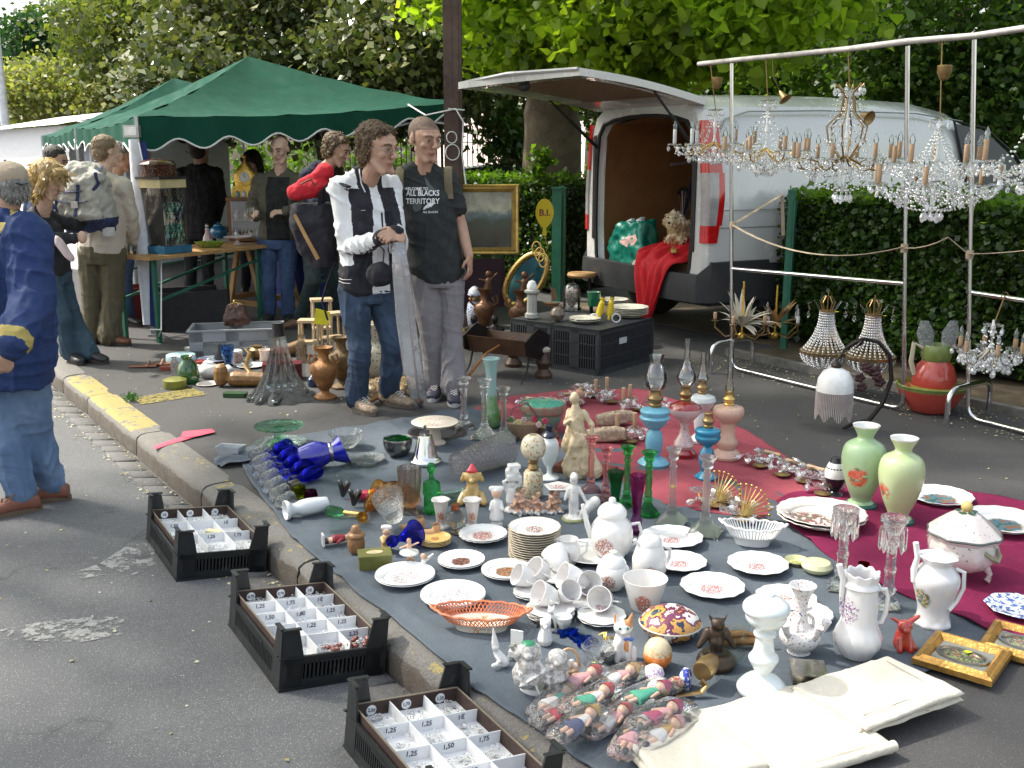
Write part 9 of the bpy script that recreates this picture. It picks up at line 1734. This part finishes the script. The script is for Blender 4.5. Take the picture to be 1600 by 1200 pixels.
WH=['behind the planter, furthest left','behind the lady statue','beyond the newspaper parcel','upright behind the pale blue lamp','between the blue and red lamps','at the back edge of the red cloth']
for i,(px,py,k)in enumerate(((835,640,'lie'),(900,632,'lie'),(955,628,'up'),(1000,640,'up'),(1040,640,'up'),(925,618,'lie'))):sconce('crystal wall light '+WH[i],px,py,20*i,k)
sconce('crystal wall light in front of the pale blue lamp, candles upright',985,690,10,'up')
WG=['nearest the peach lamp','second from the peach lamp','third from the peach lamp','nearest the green vases']
for i,(px,py)in enumerate(((1188,728),(1222,742),(1255,752),(1285,772))):sconce('toppled glass armed wall light, '+WG[i],px,py,-25,'lie',n=1)
sconce('brass fan wall light with spread rays, by the frosted candlesticks',1120,790,15,'fan');sconce('brass fan wall light nearer the pierced basket',1160,812,5,'fan',n=1)
for i,(px,py,rz,w)in enumerate(((962,662,.1,'newspaper wrapped parcel further back'),(948,688,-.15,'newspaper wrapped parcel in front'))):
 l=G(px,py,.03);m,nt,out=nm('newsprint%d'%i);co=objc(nt);wv=N(nt,'TexWave',{'bands_direction':'Z'},Vector=co,Scale=70.,Distortion=1.5,Detail_Scale=8.);k_=N(nt,'Math',{'operation':'MULTIPLY'},i0=ramp(nt,wv.outputs[0],[(.5,0.),(.6,1.)]),i1=ramp(nt,noi(nt,co,60,2),[(.42,0.),(.5,.8)])).outputs[0]
 fin(nt,out,N(nt,'BsdfPrincipled',Base_Color=mixc(nt,k_,(.48,.36,.25),(.08,.06,.05)),Roughness=.9));mb=MB();mb.loft([((-.11,0,.03),(0,.03,0),(0,0,.030)),((-.05,0,.035),(0,.045,0),(0,0,.038)),((.05,0,.036),(0,.045,0),(0,0,.040)),((.11,0,.03),(0,.03,0),(0,0,.030))],18,4);me=remesh(mb,.006,1,m,.005,.05,name='m');o=ob('newspaper_parcel',me,None,l);o.rotation_euler=(0,-.1,rz);tag(o,w,'parcel','newspaper parcels')
l=G(1300,782,.02);lt('enamel_jug','black and white enamel jug half hidden by the green vase','jug',1303,775,[(15,0),(14,4),(6,8),(14,22),(16,40),(10,52),(7,60)],M('black enamel',(.015,.015,.02),.15),parts={'white_side':([(16.4,30),(16.6,40),(11,52)],m_china,20)})

# ================================================================ goods by the van
m_gf=M('gold frame',(.52,.34,.10),.35,.6,var=.25,sc=14,bump=.4,bsc=40)
PY=9.45;a_,b_=A(690,398,PY),A(811,287,PY+.12);w,h=b_.x-a_.x,b_.z-a_.z;t=thing('painting','large landscape painting in a wide gold frame leaning before the hedge','painting',((a_.x+b_.x)/2,PY,a_.z));tl=Matrix.Rotation(-.12,4,'X');mb=MB();mb.T=tl
rings=[[mb.P((q*(w/2-o),y,h/2+r*(h/2-o)))for q,r in((-1,-1),(1,-1),(1,1),(-1,1))]for o,y in((0,.03),(0,-.01),(.012,-.03),(.028,-.022),(.042,-.03),(.065,.0),(.07,.012))]
for r0,r1 in zip(rings,rings[1:]):mb.ring(r0,r1)
part('gold_frame',mb,m_gf,t,25);m,nt,out=nm('oil painting');co=objc(nt);sp=N(nt,'SeparateXYZ',i0=co);zz=N(nt,'Math',{'operation':'ADD'},i0=sp.outputs[2],i1=N(nt,'Math',{'operation':'MULTIPLY'},i0=noi(nt,co,5,5),i1=.28)).outputs[0]
c=ramp(nt,zz,[(.20,(.02,.014,.006)),(.34,(.05,.04,.015)),(.42,(.05,.06,.03)),(.48,(.12,.17,.18)),(.54,(.50,.47,.33)),(.68,(.36,.34,.26)),(.90,(.10,.10,.09))]);fin(nt,out,N(nt,'BsdfPrincipled',Base_Color=mixc(nt,ramp(nt,noi(nt,co,9,4),[(.4,0.),(.7,.6)]),c,(.05,.055,.04)),Roughness=.35))
mb=MB();mb.T=tl;mb.box((0,.015,h/2),(w-.12,.006,h-.12));part('canvas',mb,m,t)
def boxy(name,label,cat,px,py,w,d,hp,rz,mat,grp=None,z=0.0,taper=1.0):l=G(px,py,z);s=mpp(l);mb=MB();mb.loft([((0,0,0),(w*s*taper,0,0),(0,d*s*taper,0)),((0,0,hp*s),(w*s,0,0),(0,d*s,0))],28,9);return single(name,mb,mat,label,cat,l,rz,grp,ang=30)
boxy('trunk','dark purple studded trunk under the gold framed painting','trunk',738,476,50,26,74,R(4),decor('studded purple',(.05,.018,.035),[(.12,.06,.08)],(0,0,.2),.6,60,.66,rough=.5))
# B.I. balloon sign
c=A(851,336,9.7);t=thing('balloon_sign','flat yellow balloon shaped sign reading B.I. on the hedge','sign',c);mb=MB();pts=[(.0,0,-.19)]+[(.085*sin(a)*(1 if cos(a)>0 else 1-.35*(abs(cos(a))**2)),0,.02+.13*cos(a)*(1 if cos(a)>0 else 1.1))for a in[PI-.25-i*(2*PI-.5)/30 for i in range(31)]]
mb.extr([(x,-.004,z)for x,y,z in[(-.022,0,-.19),(.022,0,-.19)]+[p[:]for p in pts[1:]]],(0,.008,0));part('board',mb,M('sign yellow',(.75,.55,.01),.5,var=.03),t)
me=textmesh('B.I.',.085,M('sign ink',(.20,.02,.02),.5),.0005,'lettering',.002);me.transform(Matrix.Translation((0,-.006,.02))@Matrix.Rotation(R(90),4,'X'));ob('lettering',me,t);mb=MB();mb.tube([(0,0,-.19),(.03,0,-.3),(-.03,0,-.45),(0,0,-.6),(0,0,c.z*-1+.45)],.003,5);part('string',mb,m_brass,t)
# oval mirror in brass
c=A(822,436,9.0);t=thing('oval_mirror','brass framed oval mirror with teal tinted glass leaning behind the urns','mirror',c,R(-15));mb=MB();mb.T=Matrix.Rotation(R(35),4,'Y');mb.tube([(.14*cos(a),0,.26*sin(a))for a in[i*PI/24 for i in range(48)]],.028,10,close=True);part('brass_frame',mb,m_brass,t)
mb=MB();mb.T=Matrix.Rotation(R(35),4,'Y');mb.lathe([(.135,-.003),(0,-.004)],40,ax=Matrix.Rotation(R(90),3,'X'),ell=(1,1.8));part('mirror_glass',mb,M('teal mirror',(.05,.16,.20),.08,.6,var=.1),t)  # teal is set in the glass colour itself, not reflected from around it
for i in range(3):mb=MB();mb.tube([(.10+.03*i+.04*cos(a),-.02,.27-.05*i+.06*sin(a))for a in[q*PI/10 for q in range(20)]],.009,8,close=True);part('scroll',mb,m_brass,t)
# dark slatted crates
m_gc=M('dark grey crate',(.045,.048,.053),.45,var=.12,bump=.1)
def slat_crate(label,c,L,Wd,H,rz,lab):
 t=thing('storage_crate',label,'crate',c,rz,'dark slatted crates used as tables');mb=MB();mb.box((L/2,Wd/2,H-.01),(L,Wd,.02));mb.box((L/2,Wd/2,.01),(L-.02,Wd-.02,.02));part('shelf_top',mb,m_gc,t);mb=MB();mb.box((L/2,Wd/2,H/2),(L-.05,Wd-.05,H-.05));part('shade_block',mb,M('crate shade',(.006,.006,.007),.9),t)  # near-black filler block paints in the shade between the slats
 for(ln,fx)in((L,lambda a,z,la,lz,k:((a,k*.006+.004,z),(la,.008,lz))),(L,lambda a,z,la,lz,k:((a,Wd-.004,z),(la,.008,lz))),(Wd,lambda a,z,la,lz,k:((.004,a,z),(.008,la,lz))),(Wd,lambda a,z,la,lz,k:((L-.004,a,z),(.008,la,lz)))):
  mb=MB()
  for z,hh in((.02,.04),(H-.02,.04),(H*.36,.008),(H*.66,.008)):mb.box(*fx(ln/2,z,ln,hh,0))
  n=int(ln/.022)
  for i in range(n+1):mb.box(*fx(.01+(ln-.02)*i/n,H/2,.007,H-.05,0))
  for q in(.03,.5,.97)if ln<.5 else(.02,.98):mb.box(*fx(ln*q,H/2,.075 if q==.5 else.04,H-.04,0))
  part('slatted_side',mb,m_gc,t,25)
 if lab:mb=MB();mb.box((L*.42,-.003,H*.66),(.10,.003,.045));part('paper_label',mb,M('crate label',(.55,.55,.56),.6),t)
cc=G(935,588);slat_crate('larger dark slatted crate holding the plates, white label on its side',cc,.74,.44,.335,R(51),True);slat_crate('smaller dark crate behind the larger one, carrying the tower ornament',cc+Vc((cos(R(141)),sin(R(141)),0))*.46+Vc((.02,.05,0)),.60,.38,.33,R(51),False)
zt=.340
plate(983,492,30,'cream plate on the dark crate nearest the red blanket',M('cream ware',(.62,.58,.48),.25),5,(16,.02),'cream plates on the dark crate',z=zt,dz=.012,name='cream_plate',cat='plate',short='the cream plates nearest the blanket');plate(958,474,24,'cream plate at the back of the dark crate',_mc['cream ware'],3,(16,.02),'cream plates behind',z=zt,dz=.012,name='cream_plate',short='the cream plates at the back');plate(914,501,25,'cream plate alone at the near corner of the dark crate',_mc['cream ware'],2,None,'cream plates at the corner',z=zt,dz=.012,name='cream_plate')
lt('tower_ornament','pale ceramic lantern tower with domed white top','ornament',831,496,[(11,0),(11,6),(8,8),(7.5,36),(12,39),(12,42),(8,44)],M('grey bisque',(.40,.40,.36),.5),z=zt,n=8,parts={'dome':([(8,44),(8,50),(5,56),(0,58)],m_china)})
lt('green_tumbler','dark green glass tumbler on the crate','tumbler',928,478,[(9,0),(9.5,3),(11,22),(10,22),(0,4)],M('green tumbler',(.02,.16,.07),.12,coat=1),z=zt)
caps_fig('tandem_figure','two yellow figures riding a toy bicycle on the crate','toy',946,502,40,[('c',(-.25,0,.3),(-.15,0,.7),.14,.12),('b',(-.12,0,.9),.1),('c',(.15,0,.3),(.2,0,.7),.14,.12),('b',(.24,0,.9),.1),('c',(-.25,-.05,.3),(-.3,-.1,.1),.07,.05),('c',(.15,-.05,.3),(.1,-.1,.1),.07,.05)],[M('toy yellow',(.70,.50,.02),.4),m_blk],lambda c,n:1 if c.z>.93 else 0,z=zt,extra=lambda o,H:[part('wheel',MB().tube([(x*H+.16*H*cos(a),-.02,.14*H+.16*H*sin(a))for a in[i*PI/8 for i in range(16)]],.006,5,close=True),m_china,o)for x in(-.45,.4)])
lt('glass_dome','glass dome over dried cream and pink flowers','glass dome',893,484,[(15,0),(15,4),(13,4),(14,26),(11,36),(5,41),(0,42)],g_thin,z=zt,n=24,parts={'dried_flowers':([(3,4),(8,12),(11,20),(9,30),(0,36)],decor('dried flowers',(.06,.05,.03),[(.6,.5,.4),(.5,.3,.25),(.1,.12,.05)],(0,0,.1),.2,60,.48,rough=.7))})
lt('marble_ball','veined brown glass ball on the crate edge','ball',871,502,[(4,0),(9,4),(12,11),(9,19),(4,22),(0,23)],M('veined brown',(.16,.12,.09),.15,var=.5,sc=30),z=zt)
l=G(862,478,zt);mb=MB();mb.loft([((-.06,0,.03),(.01,0,0),(0,.01,0)),((0,0,.0),(.05,0,0),(0,.02,0)),((0,0,.025),(.07,0,0),(0,.03,0))],16);mb.tube([(0,0,.02),(0,0,.16)],.003,6);mb.extr([(0,0,.05),(.05,.01,.06),(.03,.02,.14),(-.01,0,.15)],(0,.003,0));single('model_ship',mb,M('ship wood',(.22,.12,.06),.5),'small wooden model sailing ship on the crate','model ship',l)
# bronze urns with putti, bookends, blue jar, stands
m_brz=M('brown bronze',(.13,.062,.03),.42,.45,var=.4,sc=16,bump=.3)
def urn(label,px,py,h,mat,grp,cher=True,z=0,w=1.0):
 l,s,sv=PX(px,py,z);k=h/100;t=thing('urn',label,'urn',l,0,grp);mb=MB();mb.lathe([(r*s*k*w,q*sv*k)for r,q in((15,0),(15,4),(8,8),(6,14),(9,18),(17,38),(19,50),(16,58),(8,64),(7,76),(12,84),(13,86),(9,82),(0,80))],28,mod=lambda th,r,q:(r*(1+.05*sin(6*th+q*90)),q));part('body',mb,mat,t)
 for q in(1,-1):mb=MB();mb.tube([(q*16*s*k,0,54*sv*k),(q*26*s*k,0,62*sv*k),(q*22*s*k,0,74*sv*k),(q*14*s*k,0,70*sv*k),(q*18*s*k,0,62*sv*k)],2.4*s*k,8);part('handle',mb,mat,t)
 if cher:mb=MB();H=36*sv*k;mb.T=Matrix.Translation((5*s,0,82*sv*k))@Matrix.Scale(H,4);[mb.caps(a,b,r0,r1,8)for a,b,r0,r1 in(((0,0,.0),(.05,0,.5),.2,.16),((.05,0,.55),(.05,0,.6),.1,.1),((.1,0,.5),(.5,0,.9),.08,.04),((-.05,0,.5),(-.4,-.1,.6),.08,.04),((0,0,.0),(-.3,0,-.4),.12,.07))];mb.ball((.06,0,.85),.17);me=remesh(mb,H/30,1,mat,name='m');ob('putto',me,t)
 return t
urn('brown bronze urn with winged putto, nearer the grey trousers',757,524,84,m_brz,'pair of bronze urns');urn('brown bronze urn with winged putto beside the dark crate',812,530,88,m_brz,'pair of bronze urns')
m_terr=M('gilded terracotta',(.33,.15,.05),.5,.2,var=.4,sc=18,bump=.5);urn('carved terracotta urn in front, left of the jeans man',508,622,92,m_terr,'pair of terracotta urns',False,w=1.25);urn('carved terracotta urn behind the front one',535,606,92,M('mossy terracotta',(.16,.10,.045),.6,.2,var=.4,sc=18,bump=.5),'pair of terracotta urns',False,w=1.2)
for px,lb in((741,'left'),(773,'right')):caps_fig('bust_bookend','dark bronze seated bust, '+lb+' of the pair by the grey trousers','bust',px,538,46,[('b',(0,0,.12),(.28,.2,.12)),('c',(0,0,.2),(0,0,.5),.24,.2),('c',(-.2,0,.5),(.2,0,.5),.13,.13),('c',(0,0,.55),(0,0,.7),.09,.08),('b',(0,-.02,.85),(.13,.14,.15))],[m_bl],grp='pair of dark bronze busts')
lt('ginger_jar','blue and white ginger jar with domed lid between urn and trousers','jar',742,512,[(9,0),(11,4),(13,24),(11,38),(7,42)],decor('ginger jar',(.62,.63,.68),[(.04,.08,.28),(.06,.1,.3)],(0,0,.1),.3,60,.52),z=0,parts={'brass_band':([(8,42),(10,45),(8,48)],m_oldb),'lid':([(8,48),(11,51),(9,59),(3,64),(0,65)],_mc['ginger jar'])})
mb=MB();l=G(716,545,0);mb.lathe([(.10,0),(.11,.02),(.08,.05),(.09,.09),(.10,.11),(0,.12)],16);single('gilt_stand',mb,m_gold,'black and gilt carved stand partly behind the grey trousers','stand',G(728,535),0)
for px,py,lb in((802,572,'dark carved lamp base with pale round top behind the cradle'),(849,590,'dark carved lamp base with pale round top beside the crate')):lt('carved_lamp_base',lb,'lamp base',px,py,[(13,0),(14,5),(8,14),(12,24),(8,34),(6,40)],m_dkw,'pair of carved lamp bases',z=0,parts={'pale_top':([(5,39),(10,41),(11,45),(6,48),(0,48)],M('pale stone top',(.5,.42,.35),.5))})
l=G(790,588);t=thing('wooden_cradle','dark wooden cradle rack on thin curved legs','rack',l,R(-32));mb=MB();mb.extr([(-.26,-.10,.18),(.26,-.10,.18),(.26,-.14,.30),(-.26,-.14,.30)],(0,.012,0));mb.extr([(-.26,.10,.18),(.26,.10,.18),(.26,.14,.30),(-.26,.14,.30)],(0,.012,0));mb.box((0,0,.185),(.52,.2,.012));part('trough',mb,m_dkw,t)
for q in(-.26,.26):mb=MB();mb.extr([(q,-.15,.20),(q,-.17,.30),(q,-.08,.34),(q,0,.37),(q,.08,.34),(q,.17,.30),(q,.15,.20),(q,0,.15)],(.012,0,0));part('end_board',mb,m_bl,t)
for x in(-.24,.24):
 for y in(-.13,.13):mb=MB();mb.tube([(x,y*.5,.18),(x,y*.8,.08),(x,y*1.4,0)],[.008,.007,.004],7);part('leg',mb,m_bl,t)
mb=MB();mb.tube([G(722,600,.16),A(760,552,G(722,600).y+.05),A(802,526,7.2)],[.011,.009,.004],8);single('walking_cane',mb,M('cane wood',(.28,.12,.04),.3,coat=.6,var=.3,sc=20),'long brown cane leaning over the cradle rack','cane')
l=G(905,470,0);t=thing('low_stool','small stool with pale wooden seat behind the crate','stool',G(908,505),0);mb=MB();mb.lathe([(.13,.44),(.14,.46),(.13,.48),(0,.48)],24);part('seat',mb,m_pine,t)
for a in(.6,2.2,3.8,5.4):mb=MB();mb.tube([(.1*cos(a),.1*sin(a),.44),(.14*cos(a),.14*sin(a),0)],.012,7);part('leg',mb,m_bl,t)

# ================================================================ goods on the pavement at the left
l=G(372,548);m_gp2=M('light grey crate plastic',(.26,.27,.29),.5,var=.06);t=thing('grey_crate','long light grey plastic crate with diamond mesh front','crate',l,R(10));L_,W_,H_=.70,.36,.20
mb=MB()
for a,b,c,d in((0,-W_/2,L_,.012),(0,W_/2,L_,.012)):mb.box((0,b,H_*.78),(L_,d,H_*.44));mb.box((0,b,.02),(L_,d,.04));[mb.box((x,b,H_/2),(.10,d,H_))for x in(-L_/2+.05,-.02,L_/2-.05)]
for x in(-L_/2,L_/2):mb.box((x,0,H_/2),(.012,W_,H_))
mb.box((0,0,.008),(L_-.02,W_-.02,.008));part('walls',mb,m_gp2,t,25);mb=MB();mb.box((0,-W_/2-.006,H_),(L_+.04,.024,.014));mb.box((0,W_/2+.006,H_),(L_+.04,.024,.014));mb.box((-L_/2-.006,0,H_+.001),(.024,W_,.014));mb.box((L_/2+.006,0,H_+.001),(.024,W_,.014));part('rim',mb,m_gp2,t)
mb=MB()
for i in range(22):
 for sg in(1,-1):x=-L_/2+.1+i*.024;mb.bar((x,-W_/2,.04),(x+sg*.06,-W_/2,.12),.005)
part('mesh_front',mb,m_gp2,t)
l=G(420,512);t=thing('leather_handbag','old brown leather handbag with metal clasp on the grey crate','handbag',Vc((l.x-.0,G(410,548).y+.05,.205)),R(5));mb=MB();mb.loft([((0,0,0),(.10,0,0),(0,.05,0)),((0,0,.06),(.11,0,0),(0,.06,0)),((0,0,.13),(.08,0,0),(0,.03,0)),((0,0,.17),(.055,0,0),(0,.012,0))],22,3);me=remesh(mb,.006,1,M('brown leather',(.07,.028,.018),.35,var=.3,bump=.5),.012,.05,name='m');ob('bag_body',me,t);mb=MB();mb.tube([(-.06,0,.165),(0,0,.185),(.06,0,.165)],.005,6);mb.ball((-.01,0,.195),.009,8,6);part('clasp',mb,m_brass,t)
lt('glass_horn','big fluted grey glass gramophone horn standing on its flared mouth','glass horn',440,622,[(53,0),(50,3),(40,12),(27,34),(17,62),(12,84),(10,96)],glass('grey smoked glass',(.80,.84,.86),1.35,.30,.08,.15,30),n=80,z=0,mod=lambda th,r,z:(r*(1+.06*cos(12*th)),z+(.012*cos(12*th)if z<.02 else 0)),parts={'dark_neck':([(10,96),(10,100),(9,112),(10,116),(6,117)],M('dark neck',(.02,.018,.02),.3))})
P0=[('enamel_tin','round pale blue enamel tin at the back left of the pavement goods','tin',283,566,[(22,0),(23,4),(22,12),(20,13),(0,11)],M('pale enamel',(.45,.62,.66),.3)),('green_jug','squat dark green glazed jug','jug',295,598,[(14,0),(17,10),(15,26),(8,36),(10,42),(7,40),(0,36)],M('dark green glaze',(.02,.09,.02),.15,coat=1,var=.5,sc=10)),('lidded_tin','olive and gold oval tin on the yellow paint','tin',274,606,[(17,0),(18,3),(18,13),(10,16),(0,17)],M('olive gold',(.22,.22,.05),.35,.3)),('glass_jar','slim clear glass jar beside the green jug','jar',275,594,[(6,0),(7,3),(7,26),(4,32),(5,36)],g_cut),('red_pot','small red pot behind the white teapot','pot',314,580,[(8,0),(11,8),(9,16),(5,18)],M('brick red glaze',(.35,.04,.03),.2)),('blue_glass','pale blue glass vase before the grey crate','vase',357,572,[(8,0),(6,4),(9,14),(11,32),(10,32),(0,6)],glass('icy blue glass',(.5,.65,.85),1.45,.4)),('pink_mug','pinkish white mug beside the glass horn','mug',417,566,[(10,0),(11,3),(10,12),(12,20),(10,20),(0,4)],M('pinkish mug',(.65,.50,.42),.25)),('cream_pot','white decorated preserve pot right of the teapot','pot',357,592,[(8,0),(11,4),(10,14),(7,18),(2,22),(0,22)],rose('preserve',.05,((.1,.1,.12),(.3,.3,.35)),c=(0,-.03,.03))),('white_jar','white spice jar standing against the grey crate','jar',372,566,[(7,0),(8,3),(8,18),(6,20),(0,21)],rose('spice',.04,((.4,.1,.05),),c=(0,-.03,.04))),('glass_bottle','pale plastic topped glass bottle by the wooden stands','bottle',472,566,[(8,0),(9,3),(9,26),(5,34),(6,42),(0,44)],g_smoke),('ink_bottle','small dark blue bottle left of the carved urn','bottle',489,604,[(7,0),(8,3),(8,12),(4,16),(0,20)],M('dark blue glass',(.01,.03,.10),.1,coat=1)),('brass_pot','small dented brass pot behind the wooden carving','pot',402,560,[(8,0),(12,5),(12,14),(8,18),(9,20)],m_oldb),('white_bowl','little white rice bowl by the small blue tin','bowl',300,552,[(7,0),(12,9),(11,9),(0,3)],m_china),('oil_can','small black oil can left of the leaning brass bracket','can',344,562,[(8,0),(8,10),(4,15),(2,24),(0,25)],m_blk),('hurricane_glass','clear glass candle shade at the back by the carved urns','glass shade',470,602,[(6,0),(10,8),(7,22),(9,32),(8,32)],g_clear)]
for n_,lb,ct_,px,py,pr,m in P0:lt(n_,lb,ct_,px,py,pr,m,n=24,z=0)
teapot('teapot','white china teapot with grey writing band on the pavement',G(327,590),.075,.14,rose('teapot band',.05,((.15,.15,.2),(.3,.3,.35)),c=(0,-.07,.06)),PI*.95)
for px,py,rx,lb,m,z_ in((325,600,18,'white plate with pink rim before the white teapot',M('pink rim china',(.70,.62,.60),.2),0),(334,563,26,'blue and white plate by the grey crate',decor('bw plate',(.7,.7,.75),[(.1,.15,.5)],(0,0,0),.2,40,.52),0),(392,572,22,'plain white oval dish behind the brass bracket',m_china,0),(430,588,16,'white saucer near the burgundy box',m_china,0)):plate(px,py,rx,lb,m,1,None,'plates on the pavement',z=z_-.005)
mb=MB();mb.tube([A(384,545,7.9),A(390,552,7.8),A(383,572,7.5),A(398,590,7.2),A(425,592,7.2)],[.012,.016,.02,.02,.012],10,flat=.5);single('brass_bracket',mb,m_oldb,'curved brass bracket standing among the pavement china','bracket')
boxy('burgundy_box','burgundy leather box behind the glass horn','box',442,592,30,16,26,R(8),M('burgundy leather',(.10,.012,.02),.4));boxy('small_box','small reddish book beside the green jug','box',264,578,13,8,6,R(10),M('reddish cover',(.22,.05,.03),.5));boxy('green_tin_box','flat dark green metal box below the wooden horse','box',368,620,18,9,7,R(-5),M('dark green tin',(.02,.06,.02),.4))
for px,py,a in((224,574,.1),(245,571,.3)):mb=MB();mb.loft([((-.10,0,.008),(0,.03,0),(0,0,.008)),((0,0,.01),(0,.035,0),(0,0,.01)),((.10,0,.012),(0,.04,0),(0,0,.012))],14);mb.tube([(.03,-.04,.01),(.05,0,.05),(.03,.04,.01)],.010,6,flat=.4);single('sandal',mb,brshoe[0],'flat brown leather sandal, '+('left' if px<230 else 'right')+' one on the pavement','sandal',G(px,py),a,'pair of brown sandals')
caps_fig('wooden_carving','brown wooden log carving lying in front of the white plate','carving',383,604,40,[('c',(-.9,0,.3),(-.9,0,.62),.28,.28),('c',(-.4,0,.3),(.9,0,.28),.3,.26),('c',(.2,0,.4),(.7,0,.45),.2,.1)],[M('carved wood',(.24,.12,.04),.45,var=.4,sc=14,bump=.4)],z=0)
l=G(452,556);mb=MB();mb.loft([((-.14,0,.04),(0,.05,0),(0,0,.04)),((0,0,.05),(0,.06,0),(0,0,.05)),((.13,0,.10),(0,.04,0),(0,0,.04))],16);single('wooden_clog_large',mb,M('clog wood',(.20,.11,.05),.5,var=.3),'large worn wooden shoe behind the glass horn','clog',l,R(15))
# cream doll furniture with yellow card, big cream vase, rug and blades between the men
for i,(px,py)in enumerate(((486,560),(505,548),(522,556))):
 l=G(px,py);t=thing('small_wooden_stand','small cream turned wooden stand, %s of three behind the urns'%['left','middle','right'][i],'stand',l,.3*i,'cream wooden stands');h=(.30,.42,.34)[i];m_cw=M('cream wood',(.48,.36,.22),.6,var=.2)
 mb=MB();mb.box((0,0,h),(.17,.13,.02));mb.box((0,0,h*.45),(.15,.11,.015));part('shelf',mb,m_cw,t)
 for x,y in((-.07,-.05),(.07,-.05),(-.07,.05),(.07,.05)):mb=MB();mb.lathe([(.009,0),(.012,h*.2),(.007,h*.4),(.012,h*.7),(.008,h)],8,(x,y,0));part('leg',mb,m_cw,t)
mb=MB();mb.extr([(-.06,0,-.05),(.05,0,-.06),(.07,0,.04),(-.04,0,.07)],(0,.004,0));single('yellow_card',mb,M('yellow card',(.62,.55,.02),.7),'bright yellow card propped on the cream wooden stands','card',A(502,496,7.75))
lt('cream_vase','big cream pottery lamp base painted with dark twigs between the men','lamp base',583,590,[(16,0),(28,8),(34,26),(30,44),(18,56),(17,60),(19,84),(0,84)],decor('twig paint',(.58,.52,.40),[(.04,.03,.02)],(0,-.05,.2),.5,34,.58),z=0)
l=G(612,612);mb=MB();mb.loft([((0,0,0),(.30,0,0),(0,.16,0)),((0,0,.05),(.28,0,0),(0,.15,0)),((.03,0,.09),(.12,0,0),(0,.08,0))],26,4);me=remesh(mb,.012,1,decor('rug pattern',(.16,.06,.04),[(.3,.18,.06),(.08,.05,.04),(.35,.25,.12),(.2,.03,.02)],(0,0,0),1.,22,.3,rough=.9),.02,.08,name='m');o=ob('folded_rug',me,None,l);tag(o,'folded patterned rug lying between and behind the two men','rug')
for a,b,r,m,lb in(((560,636),(622,606),.014,'cane wood','brown sheathed blade lying left of the rug'),((572,628),(628,598),.011,'aged brass','brass mounted scabbard lying beside the brown one'),((625,600),(690,585),.012,'cane wood','wooden gun stock lying behind the plastic sleeve')):mb=MB();mb.tube([G(*a,.03),G(*b,.05)],[r,r*.7],8);single('scabbard',mb,_mc[m],lb,'scabbard',grp='blades lying by the rug')
